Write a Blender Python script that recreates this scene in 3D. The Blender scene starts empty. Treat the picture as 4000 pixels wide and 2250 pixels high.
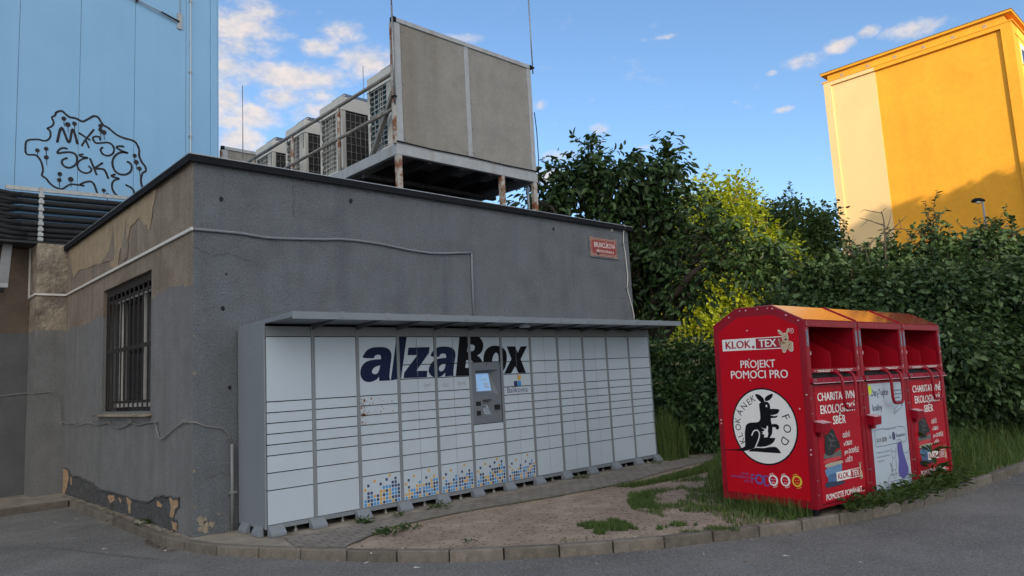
import bpy, bmesh, math, random, json
import numpy as np
from mathutils import Vector, Matrix
PI = math.pi; R = math.radians
S = bpy.context.scene
COL = S.collection
# ------------------------------------------------------------------ camera
cam_d = bpy.data.cameras.new('camera'); cam = bpy.data.objects.new('camera', cam_d); COL.objects.link(cam)
CAM = Vector((-3.1, -8.943, 1.62))
_y, _p, _r = R(46.8485), R(7.2277), R(-3.1033)
FW = Vector((math.cos(_p)*math.cos(_y), math.cos(_p)*math.sin(_y), math.sin(_p)))
_r0 = Vector((math.sin(_y), -math.cos(_y), 0)); _u0 = _r0.cross(FW)
RT = math.cos(_r)*_r0 + math.sin(_r)*_u0; UP = RT.cross(FW)
cam.matrix_world = Matrix(((RT.x, UP.x, -FW.x, CAM.x), (RT.y, UP.y, -FW.y, CAM.y), (RT.z, UP.z, -FW.z, CAM.z), (0, 0, 0, 1)))
cam_d.sensor_fit = 'HORIZONTAL'; cam_d.sensor_width = 36; cam_d.lens = 25.379
cam_d.clip_start = 0.1; cam_d.clip_end = 3000
S.camera = cam
S.render.resolution_x, S.render.resolution_y = 1024, 576
S.view_settings.view_transform = 'Standard'; S.view_settings.look = 'None'
S.view_settings.gamma = 1.0; S.view_settings.use_curve_mapping = False
S.view_settings.exposure = 1.1
S.cycles.max_bounces = 8; S.cycles.transparent_max_bounces = 6
# ------------------------------------------------------------------ sun and sky
SUN_EL = R(15.0); SUN_AZ = R(236.0)            # azimuth measured from +X, counter-clockwise
SDIR = Vector((math.cos(SUN_EL)*math.cos(SUN_AZ), math.cos(SUN_EL)*math.sin(SUN_AZ), math.sin(SUN_EL)))
sun_d = bpy.data.lights.new('sun', 'SUN'); sun_d.energy = 2.45; sun_d.angle = R(0.8); sun_d.color = (1.0, 0.80, 0.55)
sun = bpy.data.objects.new('sun', sun_d); COL.objects.link(sun)
sun.rotation_euler = SDIR.to_track_quat('Z', 'Y').to_euler(); sun.location = (-30, -30, 60)
W = bpy.data.worlds.new('World'); S.world = W; W.use_nodes = True
nt = W.node_tree; nt.nodes.clear(); NL = nt.links
def wn(t, **k):
    n = nt.nodes.new(t)
    for a, b in k.items(): setattr(n, a, b)
    return n
def wmath(op, a, b=None, c=None):
    n = wn('ShaderNodeMath', operation=op)
    for i, v in enumerate((a, b, c)):
        if v is None: continue
        if isinstance(v, (int, float)): n.inputs[i].default_value = v
        else: NL.new(v, n.inputs[i])
    return n.outputs[0]
wout = wn('ShaderNodeOutputWorld'); wbg = wn('ShaderNodeBackground'); NL.new(wbg.outputs[0], wout.inputs[0])
wbg.inputs[1].default_value = 0.099
sky = wn('ShaderNodeTexSky', sky_type='NISHITA'); sky.sun_disc = False
sky.sun_elevation = SUN_EL; sky.sun_rotation = R(90) - SUN_AZ; sky.altitude = 300; sky.air_density = 1.0; sky.dust_density = 0.8; sky.ozone_density = 2.0
tint = wn('ShaderNodeMix', data_type='RGBA', blend_type='MULTIPLY'); tint.inputs[0].default_value = 1
NL.new(sky.outputs[0], tint.inputs[6]); tint.inputs[7].default_value = (0.86, 0.96, 1.06, 1)
tc = wn('ShaderNodeTexCoord')
def vdot(vec):
    n = wn('ShaderNodeVectorMath', operation='DOT_PRODUCT'); NL.new(tc.outputs['Generated'], n.inputs[0]); n.inputs[1].default_value = vec
    return n.outputs['Value']
def fbm(scale, detail, rough, warp=(1, 1, 1), off=(0, 0, 0), dist=0.0):
    mp = wn('ShaderNodeMapping'); NL.new(tc.outputs['Generated'], mp.inputs[0]); mp.inputs['Scale'].default_value = warp; mp.inputs['Location'].default_value = off
    n = wn('ShaderNodeTexNoise'); NL.new(mp.outputs[0], n.inputs['Vector']); n.inputs['Scale'].default_value = scale
    n.inputs['Detail'].default_value = detail; n.inputs['Roughness'].default_value = rough; n.inputs['Distortion'].default_value = dist
    return n.outputs[0]
# clouds stand in fixed directions of the sky: (azimuth from +X deg, elevation deg, half-width az, half-height el, density)
CLOUDS = [(67.97, 26.6, 3.56, 1.54, 1.0), (67.38, 25.11, 2.97, 1.16, 1.0), (63.89, 23.44, 5.38, 1.2, 1.25), (66.2, 23.81, 2.37, 1.08, 1.1), (61.3, 25.59, 1.56, 0.74, 0.9), (57.64, 24.89, 2.76, 1.21, 1.15), (64.4, 21.87, 2.1, 1.22, 0.95), (68.64, 21.48, 1.69, 1.51, 1), (66.7, 20.51, 2.83, 1.0, 0.85), (67.83, 18.55, 2.05, 1.34, 1.35), (61.56, 22.29, 2.04, 0.94, 0.7), (66.35, 27.78, 2.31, 0.82, 0.7), (68.63, 23.95, 1.88, 1.69, 0.95), (59.83, 26.69, 1.79, 0.86, 0.6), (62.57, 20.95, 2.49, 1.13, 0.7), (68.28, 20.07, 1.92, 1.32, 0.8), (50.47, 26.36, 1.81, 0.42, 0.5), (20.46, 22.19, 1.06, 0.56, 1.0), (23.14, 21.69, 1.54, 0.61, 1.0), (15.6, 22.04, 2.21, 0.71, 0.95), (18.52, 22.66, 0.71, 0.48, 0.8), (24.89, 18.66, 0.8, 0.24, 0.7), (42.63, 17.27, 1.66, 0.49, 0.75), (43.38, 15.8, 1.67, 0.87, 1.25), (38.94, 19.08, 0.82, 0.4, 0.6), (43.67, 21.27, 0.7, 0.48, 0.7), (32.99, 14.85, 0.95, 0.57, 0.8), (33.94, 25.15, 1.34, 0.21, 0.5), (25.48, 21.31, 0.43, 0.22, 0.7), (35.43, 17.36, 0.88, 0.26, 0.6), (39.33, 18.05, 0.62, 0.24, 0.5), (9.62, 20.09, 0.53, 0.64, 0.9)]
n1 = fbm(20.0, 9, 0.62, (1, 1, 2.0), (3.1, 0.4, 1.7), 0.25)
n2 = fbm(60.0, 6, 0.6, (1, 1, 1.6), (0.3, 5.0, 2.0), 0.1)
nz = wmath('ADD', wmath('MULTIPLY', n1, 1.0), wmath('MULTIPLY', n2, 0.35))
tot = None; low = None
for az, el, wa, we, dn in CLOUDS:
    c = Vector((math.cos(R(el))*math.cos(R(az)), math.cos(R(el))*math.sin(R(az)), math.sin(R(el))))
    t1 = Vector((-math.sin(R(az)), math.cos(R(az)), 0)); t2 = c.cross(t1)
    a = wmath('MULTIPLY', vdot(t1), 1/math.tan(R(wa))); b = wmath('MULTIPLY', vdot(t2), 1/math.tan(R(we)))
    d = wmath('ADD', wmath('MULTIPLY', a, a), wmath('MULTIPLY', b, b))
    front = wmath('GREATER_THAN', vdot(c), 0.2)
    m = wmath('MULTIPLY', wmath('MULTIPLY', wmath('MAXIMUM', wmath('SUBTRACT', 1.0, wmath('POWER', d, 0.8)), -0.9), front), dn)
    tot = m if tot is None else wmath('MAXIMUM', tot, m)
dens = wmath('ADD', wmath('MULTIPLY', tot, 0.70), wmath('MULTIPLY', wmath('SUBTRACT', nz, 0.60), 1.9))
# bright broken cloud added to the unseen sky towards the sun, fills the shaded yard
back = wmath('SUBTRACT', wmath('MULTIPLY', vdot(Vector((SDIR.x, SDIR.y, 0.35)).normalized()), 1.0), 0.25)
dens2 = wmath('ADD', wmath('MULTIPLY', back, 1.0), wmath('MULTIPLY', wmath('SUBTRACT', nz, 0.66), 1.3))
def mask(v, hi):
    m_ = wn('ShaderNodeMapRange', interpolation_type='SMOOTHSTEP'); NL.new(v, m_.inputs[0])
    m_.inputs[1].default_value = 0.0; m_.inputs[2].default_value = 1.0; m_.inputs[4].default_value = hi
    return m_.outputs[0]
mk = mask(dens, 0.86); mk2 = mask(dens2, 0.9)
shade = wn('ShaderNodeMapRange'); NL.new(wmath('ADD', wmath('MULTIPLY', n2, 0.9), wmath('MULTIPLY', n1, 0.5)), shade.inputs[0])
shade.inputs[1].default_value = 0.45; shade.inputs[2].default_value = 0.95
ccol = wn('ShaderNodeMix', data_type='RGBA'); NL.new(shade.outputs[0], ccol.inputs[0])
BACK_FILL = (12.5, 11.6, 10.3, 1)   # cloud brightness added out of view to lift the shaded yard
CL_A = (3.0, 2.95, 3.05, 1); CL_B = (4.9, 4.2, 3.65, 1)
ccol.inputs[6].default_value = CL_A; ccol.inputs[7].default_value = CL_B
wmix = wn('ShaderNodeMix', data_type='RGBA'); NL.new(mk, wmix.inputs[0]); NL.new(tint.outputs[2], wmix.inputs[6]); NL.new(ccol.outputs[2], wmix.inputs[7])
wm2 = wn('ShaderNodeMix', data_type='RGBA'); NL.new(mk2, wm2.inputs[0]); NL.new(wmix.outputs[2], wm2.inputs[6]); wm2.inputs[7].default_value = BACK_FILL
NL.new(wm2.outputs[2], wbg.inputs[0])
# ------------------------------------------------------------------ materials
MATS = {}
def mat(name, col, rough=0.7, var=0.0, vscale=6.0, bump=0.0, bscale=40.0, metal=0.0, spec=0.5, coat=0.0, grime=None, streak=None, col2=None, det=6, bdist=0.01, blotch=None, objvar=0.0, fine=None):
    """Procedural surface: base colour with noise variation, optional second colour blotches, vertical streaks, bump."""
    m = bpy.data.materials.new(name); m.use_nodes = True; t = m.node_tree; N = t.nodes; L = t.links
    b = N['Principled BSDF']; b.inputs['Roughness'].default_value = rough; b.inputs['Metallic'].default_value = metal
    b.inputs['Specular IOR Level'].default_value = spec; b.inputs['Coat Weight'].default_value = coat
    b.inputs['Coat Roughness'].default_value = 0.12
    tcn = N.new('ShaderNodeTexCoord'); co = tcn.outputs['Object']
    def noise(scale, detail=det, stretch=None, rg=0.6, off=0.0):
        v = co
        if stretch or off:
            mp = N.new('ShaderNodeMapping'); L.new(co, mp.inputs[0]); mp.inputs['Scale'].default_value = stretch or (1, 1, 1); mp.inputs['Location'].default_value = (off, off*.7, off*.3); v = mp.outputs[0]
        n = N.new('ShaderNodeTexNoise'); L.new(v, n.inputs['Vector']); n.inputs['Scale'].default_value = scale; n.inputs['Detail'].default_value = detail; n.inputs['Roughness'].default_value = rg
        return n.outputs[0]
    def ramp(f, a, bb):
        r = N.new('ShaderNodeMapRange'); L.new(f, r.inputs[0]); r.inputs[1].default_value = a; r.inputs[2].default_value = bb; return r.outputs[0]
    def mix(f, c1, c2, bt='MIX'):
        x = N.new('ShaderNodeMix'); x.data_type = 'RGBA'; x.blend_type = bt
        if isinstance(f, float): x.inputs[0].default_value = f
        else: L.new(f, x.inputs[0])
        for i, c in ((6, c1), (7, c2)):
            if isinstance(c, tuple): x.inputs[i].default_value = (*c[:3], 1)
            else: L.new(c, x.inputs[i])
        return x.outputs[2]
    c = tuple(col); out = c
    if var:
        lo = tuple(max(0, v*(1-var)) for v in c); hi = tuple(min(1, v*(1+var)) for v in c)
        out = mix(ramp(noise(vscale), 0.3, 0.7), lo, hi)
    if col2: out = mix(ramp(noise(vscale*0.45, 8, None, .65, 3.3), 0.48, 0.62), out, tuple(col2))
    if blotch:   # (colour, scale, threshold lo, hi)
        out = mix(ramp(noise(blotch[1], 8, None, .62, 7.7), blotch[2], blotch[3]), out, tuple(blotch[0]))
    if streak:   # (colour, amount, scale)
        f = ramp(noise(streak[2], 5, (1, 1, 0.06), .6, 1.3), 0.5, 0.75)
        mm = N.new('ShaderNodeMath'); mm.operation = 'MULTIPLY'; L.new(f, mm.inputs[0]); mm.inputs[1].default_value = streak[1]
        out = mix(mm.outputs[0], out, tuple(streak[0]))
    if fine:     # grain: shading of small pits put into the colour  (amount, scale)
        out = mix(ramp(noise(fine[1], 3, None, .55, 5.1), .32, .68), (1-fine[0],)*3, (1+fine[0],)*3, 'MIX') if False else mix(1.0, out, mix(ramp(noise(fine[1], 3, None, .55, 5.1), .32, .68), (1-fine[0],)*3, (1.0,)*3), 'MULTIPLY')
    if objvar:
        oi = N.new('ShaderNodeObjectInfo'); rr = N.new('ShaderNodeMapRange'); L.new(oi.outputs['Random'], rr.inputs[0]); rr.inputs[3].default_value = 1-objvar; rr.inputs[4].default_value = 1+objvar*.3
        cb = N.new('ShaderNodeCombineColor'); [L.new(rr.outputs[0], cb.inputs[k]) for k in range(3)]
        out = mix(1.0, out, cb.outputs[0], 'MULTIPLY')
    if isinstance(out, tuple): b.inputs['Base Color'].default_value = (*out, 1)
    else: L.new(out, b.inputs['Base Color'])
    if bump:
        bp = N.new('ShaderNodeBump'); bp.inputs['Strength'].default_value = bump; bp.inputs['Distance'].default_value = bdist
        L.new(noise(bscale, 4), bp.inputs['Height']); L.new(bp.outputs[0], b.inputs['Normal'])
    MATS[name] = m
    return m
def leafmat(name, c1, c2, trans=0.35, rough=0.5, dry=None):
    m = bpy.data.materials.new(name); m.use_nodes = True; t = m.node_tree; N = t.nodes; L = t.links
    b = N['Principled BSDF']; b.inputs['Roughness'].default_value = rough; b.inputs['Specular IOR Level'].default_value = 0.35
    g = N.new('ShaderNodeNewGeometry'); r = N.new('ShaderNodeValToRGB'); L.new(g.outputs['Random Per Island'], r.inputs[0])
    r.color_ramp.elements[0].color = (*c1, 1); r.color_ramp.elements[1].color = (*c2, 1)
    if dry:
        e = r.color_ramp.elements.new(0.96); e.color = (*c2, 1); r.color_ramp.elements[-1].color = (*dry, 1); r.color_ramp.elements[-1].position = 0.985
    L.new(r.outputs[0], b.inputs['Base Color'])
    tr = N.new('ShaderNodeBsdfTranslucent'); x = N.new('ShaderNodeMix'); x.data_type = 'RGBA'; x.blend_type = 'MULTIPLY'; x.inputs[0].default_value = 1
    L.new(r.outputs[0], x.inputs[6]); x.inputs[7].default_value = (1.5, 1.35, 0.45, 1); L.new(x.outputs[2], tr.inputs[0])
    ms = N.new('ShaderNodeMixShader'); ms.inputs[0].default_value = trans; L.new(b.outputs[0], ms.inputs[1]); L.new(tr.outputs[0], ms.inputs[2])
    L.new(ms.outputs[0], N['Material Output'].inputs[0]); MATS[name] = m
    return m
def emit(name, col, st):
    m = bpy.data.materials.new(name); m.use_nodes = True; b = m.node_tree.nodes['Principled BSDF']
    b.inputs['Base Color'].default_value = (*col, 1); b.inputs['Emission Color'].default_value = (*col, 1); b.inputs['Emission Strength'].default_value = st
    b.inputs['Roughness'].default_value = 0.15; MATS[name] = m
    return m
# ------------------------------------------------------------------ mesh building
def wm(o):
    return (wm(o.parent) @ o.matrix_basis) if o.parent is not None else o.matrix_basis.copy()
class MB:
    def __init__(s): s.v = []; s.f = []; s.m = []
    def add(s, vs, fs, m=0):
        k = len(s.v); s.v += [tuple(v) for v in vs]; s.f += [tuple(i+k for i in f) for f in fs]; s.m += [m]*len(fs); return s
    def box(s, x0, x1, y0, y1, z0, z1, m=0):
        return s.add([(x0,y0,z0),(x1,y0,z0),(x1,y1,z0),(x0,y1,z0),(x0,y0,z1),(x1,y0,z1),(x1,y1,z1),(x0,y1,z1)], [(0,3,2,1),(4,5,6,7),(0,1,5,4),(1,2,6,5),(2,3,7,6),(3,0,4,7)], m)
    def hexa(s, p, m=0):   # 8 points, bottom 4 then top 4
        return s.add(p, [(0,3,2,1),(4,5,6,7),(0,1,5,4),(1,2,6,5),(2,3,7,6),(3,0,4,7)], m)
    def bar(s, p, q, w, h, m=0, up=(0,0,1)):
        p, q = Vector(p), Vector(q); d = (q-p).normalized(); u = Vector(up)
        if abs(d.dot(u)) > .98: u = Vector((0, 1, 0))
        a = d.cross(u).normalized(); b = a.cross(d).normalized(); a *= w/2; b *= h/2
        return s.hexa([p-a-b, p+a-b, p+a+b, p-a+b, q-a-b, q+a-b, q+a+b, q-a+b], m)
    def tube(s, pts, r, n=8, m=0, cap=True):
        pts = [Vector(p) for p in pts]; k = len(s.v); rs = r if isinstance(r, (list, tuple)) else [r]*len(pts)
        prev = None
        for i, p in enumerate(pts):
            d = (pts[min(i+1, len(pts)-1)] - pts[max(i-1, 0)])
            d = d.normalized() if d.length > 1e-9 else Vector((0, 0, 1))
            if prev is None:
                u = Vector((0, 0, 1)) if abs(d.z) < .9 else Vector((1, 0, 0)); a = d.cross(u).normalized()
            else:
                a = (prev - d*prev.dot(d)); a = a.normalized() if a.length > 1e-6 else d.orthogonal().normalized()
            prev = a; b = d.cross(a)
            for j in range(n):
                t = 2*PI*j/n; s.v.append(tuple(p + a*(rs[i]*math.cos(t)) + b*(rs[i]*math.sin(t))))
        for i in range(len(pts)-1):
            for j in range(n):
                s.f.append((k+i*n+j, k+i*n+(j+1) % n, k+(i+1)*n+(j+1) % n, k+(i+1)*n+j)); s.m.append(m)
        if cap:
            s.f.append(tuple(k+j for j in range(n))[::-1]); s.m.append(m); e = k+(len(pts)-1)*n
            s.f.append(tuple(e+j for j in range(n))); s.m.append(m)
        return s
    def prism(s, poly, fn, d0, d1, m=0):   # fn(a, b, d) -> point; poly is a list of (a, b)
        n = len(poly); k = len(s.v)
        s.v += [tuple(fn(a, b, d0)) for a, b in poly] + [tuple(fn(a, b, d1)) for a, b in poly]
        s.f += [tuple(range(k, k+n))[::-1], tuple(range(k+n, k+2*n))]; s.m += [m, m]
        for i in range(n):
            j = (i+1) % n; s.f.append((k+i, k+j, k+n+j, k+n+i)); s.m.append(m)
        return s
    def sheet(s, flat, fn, d, m=0):        # flat = (verts2d, faces)
        k = len(s.v); ly = flat[2] if len(flat) > 2 else [0]*len(flat[0]); s.v += [tuple(fn(a, b, d-.00016*q)) for (a, b), q in zip(flat[0], ly)]; s.f += [tuple(i+k for i in f) for f in flat[1]]; s.m += [m]*len(flat[1]); return s
    def build(s, name, mats, parent=None, bevel=0.0, smooth=False, seg=2):
        if not isinstance(mats, (list, tuple)): mats = [mats]
        me = bpy.data.meshes.new(name)
        inv = wm(parent).inverted() if parent is not None and not s.__dict__.get('local') else None
        v = [inv @ Vector(p) for p in s.v] if inv is not None else s.v
        me.from_pydata([tuple(p) for p in v], [], s.f); me.update()
        for m in mats: me.materials.append(m if not isinstance(m, str) else MATS[m])
        if len(mats) > 1: me.polygons.foreach_set('material_index', s.m)
        bm = bmesh.new(); bm.from_mesh(me)
        if not s.__dict__.get('noflip'): bmesh.ops.recalc_face_normals(bm, faces=bm.faces)
        bm.to_mesh(me); bm.free()
        if smooth: me.polygons.foreach_set('use_smooth', [True]*len(me.polygons))
        o = bpy.data.objects.new(name, me); COL.objects.link(o)
        if parent is not None: o.parent = parent
        if bevel:
            b = o.modifiers.new('bevel', 'BEVEL'); b.width = bevel; b.segments = seg; b.limit_method = 'ANGLE'; b.angle_limit = R(40); b.harden_normals = False
        return o
def LMB():
    s = MB(); s.local = True; return s
def empty(name, loc=(0,0,0), rot=None):
    o = bpy.data.objects.new(name, None); COL.objects.link(o); o.empty_display_size = 0.1
    if rot is not None: o.matrix_world = Matrix.Translation(loc) @ rot.to_4x4()
    else: o.matrix_world = Matrix.Translation(loc)
    return o
def tag(o, label=None, cat=None, group=None, kind=None):
    for k, v in (('label', label), ('category', cat), ('group', group), ('kind', kind)):
        if v: o[k] = v
    return o
def thing(name, label, cat, loc=(0,0,0), group=None, rot=None): return tag(empty(name, loc, rot), label, cat, group)
def copy_tree(o, parent=None):
    c = o.copy(); COL.objects.link(c)
    if parent is not None: c.parent = parent
    for ch in list(o.children): copy_tree(ch, c)
    return c
# flat shapes ---------------------------------------------------------------
def _curve_flat(cu):
    o = bpy.data.objects.new('tmp', cu); COL.objects.link(o)
    me = bpy.data.meshes.new_from_object(o.evaluated_get(bpy.context.evaluated_depsgraph_get()))
    vs = [(v.co.x, v.co.y) for v in me.vertices]; fs = [tuple(p.vertices) for p in me.polygons]
    bpy.data.objects.remove(o); bpy.data.curves.remove(cu); bpy.data.meshes.remove(me)
    return vs, fs
_tc = {}
def text_flat(body, bold=0.0, shear=0.0, space=1.0, line=1.0, align='LEFT'):
    key = (body, bold, shear, space, line, align)
    if key not in _tc:
        cu = bpy.data.curves.new('t', 'FONT'); cu.body = body; cu.shear = shear; cu.space_character = space; cu.space_line = line; cu.align_x = align
        cu.resolution_u = 3; cu.fill_mode = 'FRONT'
        v, f = _curve_flat(cu); lay = [0]*len(v)
        if bold > 0:      # heavier strokes: the letters laid three times, a hair apart
            n = len(v); v0, f0 = v, f
            for q, (dx, dy) in enumerate(((bold, bold*.35), (-bold, -bold*.35)), 1):
                v = v+[(a+dx, b+dy) for a, b in v0]; f = f+[tuple(i+n*q for i in t) for t in f0]; lay = lay+[q]*n
        _tc[key] = (v, f, lay)
    return _tc[key]
def fit(flat, x0, x1, y0, y1, cap=None, flip=False):
    """Scale flat text into a box; y range is that of the capitals (0 .. 0.682 em) when cap is set, else of the whole shape."""
    xs = [v[0] for v in flat[0]]; ys = [v[1] for v in flat[0]]
    a, b = min(xs), max(xs); c, d = (0, 0.682) if cap else (min(ys), max(ys))
    return [(x0+(x-a)/(b-a)*(x1-x0), y0+(y-c)/(d-c)*(y1-y0)) for x, y in flat[0]], flat[1], (flat[2] if len(flat) > 2 else [0]*len(flat[0]))
def polys_flat(polys):
    cu = bpy.data.curves.new('p', 'CURVE'); cu.dimensions = '2D'; cu.fill_mode = 'BOTH'
    for p in polys:
        sp = cu.splines.new('POLY'); sp.points.add(len(p)-1); sp.use_cyclic_u = True
        for i, (x, y) in enumerate(p): sp.points[i].co = (x, y, 0, 1)
    return _curve_flat(cu)
def scribble(x0, x1, y0, y1, seed=0):
    """print too small to read: a row of short word-like dashes"""
    r = random.Random(seed); v, f = [], []; x = x0
    while x < x1-1e-6:
        w = min((y1-y0)*r.uniform(1.6, 4.5), x1-x); k = len(v); h = r.uniform(.0, .25)*(y1-y0); v += rect(x, x+w, y0+h*.3, y1-h); f.append((k, k+1, k+2, k+3)); x += w+(y1-y0)*.7
    return v, f
def circ(cx, cy, rx, ry=None, n=32): 
    ry = ry or rx
    return [(cx+rx*math.cos(2*PI*i/n), cy+ry*math.sin(2*PI*i/n)) for i in range(n)]
def rect(x0, x1, y0, y1): return [(x0, y0), (x1, y0), (x1, y1), (x0, y1)]
def quad(x0, x1, y0, y1): return rect(x0, x1, y0, y1), [(0, 1, 2, 3)]
def smooth_line(p, k=5):
    q = []; n = len(p)
    for i in range(n-1):
        p0 = Vector(p[max(i-1, 0)]); p1 = Vector(p[i]); p2 = Vector(p[i+1]); p3 = Vector(p[min(i+2, n-1)])
        for j in range(k):
            t = j/k; q.append(tuple(0.5*((2*p1)+(p2-p0)*t+(2*p0-5*p1+4*p2-p3)*t*t+(3*p1-p0-3*p2+p3)*t**3)))
    q.append(tuple(p[-1])); return q
def stroke_flat(p, w, rnd=True, wob=0.0, rng=random):
    vs, fs = [], []; n = len(p)
    for i in range(n):
        a = Vector(p[max(i-1, 0)]); b = Vector(p[min(i+1, n-1)]); d = (b-a)
        d = d.normalized() if d.length > 1e-9 else Vector((1, 0)); nn = Vector((-d.y, d.x)); ww = w/2*(1+wob*rng.uniform(-1, 1)); c = Vector(p[i])
        vs += [tuple(c+nn*ww), tuple(c-nn*ww)]
    fs = [(2*i, 2*i+1, 2*i+3, 2*i+2) for i in range(n-1)]
    if rnd:
        for c in (p[0], p[-1]):
            k = len(vs); vs += circ(c[0], c[1], w/2, n=12); fs.append(tuple(range(k, k+12)))
    return vs, fs
def clip_flat(flat, x0, x1, y0, y1):
    bm = bmesh.new(); vv = [bm.verts.new((x, y, 0)) for x, y in flat[0]]
    for f in flat[1]:
        try: bm.faces.new([vv[i] for i in f])
        except ValueError: pass
    for co, no in (((x0,0,0),(-1,0,0)),((x1,0,0),(1,0,0)),((0,y0,0),(0,-1,0)),((0,y1,0),(0,1,0))):
        bmesh.ops.bisect_plane(bm, geom=bm.verts[:]+bm.edges[:]+bm.faces[:], plane_co=co, plane_no=no, clear_outer=True)
    bm.verts.index_update(); r = [(v.co.x, v.co.y) for v in bm.verts], [tuple(v.index for v in f.verts) for f in bm.faces]
    bm.free(); return r
# foliage -------------------------------------------------------------------
def np_mesh(name, V, F, mats, parent=None, mi=None, smooth=False):
    """V (n,3) float array, F list of (m,k) int arrays."""
    me = bpy.data.meshes.new(name); nl = sum(f.size for f in F); nf = sum(len(f) for f in F)
    if parent is not None:
        inv = np.array(wm(parent).inverted()); V = V @ inv[:3, :3].T + inv[:3, 3]
    me.vertices.add(len(V)); me.vertices.foreach_set('co', np.ascontiguousarray(V, dtype=np.float32).ravel())
    me.loops.add(nl); me.polygons.add(nf)
    me.loops.foreach_set('vertex_index', np.concatenate([f.ravel() for f in F]).astype(np.int32))
    st = []; k = 0
    for f in F:
        st.append(k + np.arange(len(f))*f.shape[1]); k += f.size
    me.polygons.foreach_set('loop_start', np.concatenate(st).astype(np.int32))
    for m in (mats if isinstance(mats, (list, tuple)) else [mats]): me.materials.append(MATS[m] if isinstance(m, str) else m)
    if mi is not None: me.polygons.foreach_set('material_index', np.asarray(mi, dtype=np.int32))
    me.update(calc_edges=True); me.validate()
    o = bpy.data.objects.new(name, me); COL.objects.link(o)
    if parent is not None: o.parent = parent
    return o
def unit(a): return a/np.maximum(np.linalg.norm(a, axis=-1, keepdims=True), 1e-9)
def leaf_arrays(P, D, Nn, size, width, fold, droop, rng):
    """Folded six-point leaves at P growing along D with face normal Nn."""
    n = len(P); D = unit(D); T = unit(np.cross(D, Nn)); Nn = np.cross(T, D)
    s = (size*rng.uniform(0.45, 1.3, n))[:, None]; w = s*width
    base = P; tip = P + D*s - Nn*s*droop
    m1 = P + D*s*0.33; m2 = P + D*s*0.68 - Nn*s*droop*0.4
    l1 = m1 + T*w*0.5 + Nn*w*fold; r1 = m1 - T*w*0.5 + Nn*w*fold
    l2 = m2 + T*w*0.38 + Nn*w*fold*.8; r2 = m2 - T*w*0.38 + Nn*w*fold*.8
    V = np.stack([base, l1, l2, tip, r2, r1], 1).reshape(-1, 3)
    k = np.arange(n)[:, None]*6
    F = np.concatenate([k+np.array([[0, 1, 2, 3]]), k+np.array([[0, 3, 4, 5]])], 0)
    return V, F
def cluster_points(lobes, n, rng, shell=0.55):
    """Random points in ellipsoid lobes (cx,cy,cz,rx,ry,rz), denser toward the surface."""
    w = np.array([l[3]*l[4]*l[5] for l in lobes])**0.75; idx = rng.choice(len(lobes), n, p=w/w.sum())
    L = np.array(lobes)[idx]; d = unit(rng.normal(size=(n, 3))); r = shell + (1-shell)*rng.random((n, 1))**0.7
    r *= rng.uniform(0.86, 1.14, (n, 1))
    return L[:, :3] + d*r*L[:, 3:], d
def crown_arrays(lobes, nc, per, rad, size, rng, width=0.5, fold=0.18, droop=0.12, shell=0.5, up=0.5, hang=0.25):
    C, out = cluster_points(lobes, nc, rng, shell)
    k = rng.integers(max(1, int(per*0.5)), int(per*1.5)+1, nc)
    ci = np.repeat(np.arange(nc), k); n = len(ci)
    off = rng.normal(size=(n, 3))*rad*np.array([1, 1, 0.7])
    P = C[ci] + off
    D = unit(off)*0.8 + out[ci]*0.5 + rng.normal(size=(n, 3))*0.35 + np.array([0, 0, -hang])
    Nn = rng.normal(size=(n, 3))*0.55 + np.array([0, 0, up]) + out[ci]*0.45
    V, F = leaf_arrays(P, D, Nn, size, width, fold, droop, rng)
    return V, F, C
def limb(mb, a, b, r0, r1, rng, n=6, wob=0.08, sag=0.0, m=0, sides=7):
    a, b = np.array(a, float), np.array(b, float); L = np.linalg.norm(b-a); pts = []; rs = []
    off = np.zeros(3)
    for i in range(n+1):
        t = i/n; off = off + (rng.normal(size=3)*wob*L/n if 0 < i < n else 0)
        pts.append(tuple(a+(b-a)*t+off*(1-t*0.3 if i < n else 0)+np.array([0, 0, sag*L*math.sin(PI*t)]))); rs.append(r0+(r1-r0)*t)
    mb.tube(pts, rs, sides, m); return pts
def grass_arrays(P, h, w, rng, lean=0.5, seg=2):
    """Tapering bent blades (two quads + tip triangle folded into quads)."""
    n = len(P); a = rng.uniform(0, 2*PI, n); hh = (h*rng.uniform(0.5, 1.3, n))[:, None]; ww = (w*rng.uniform(0.7, 1.3, n))[:, None]
    d = np.stack([np.cos(a), np.sin(a), np.zeros(n)], 1); b = rng.uniform(0, 2*PI, n); ld = np.stack([np.cos(b), np.sin(b), np.zeros(n)], 1)
    ln = (lean*rng.random(n))[:, None]*hh; up = np.array([0, 0, 1.0])
    p0 = P; p1 = P + up*hh*0.5 + ld*ln*0.3; p2 = P + up*hh*(1-0.25*ln/np.maximum(hh, 1e-6)) + ld*ln
    V = np.stack([p0-d*ww/2, p0+d*ww/2, p1+d*ww*0.4, p1-d*ww*0.4, p2], 1).reshape(-1, 3)
    k = np.arange(n)[:, None]*5
    return V, k+np.array([[0, 1, 2, 3]]), k+np.array([[3, 2, 4]])
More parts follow.
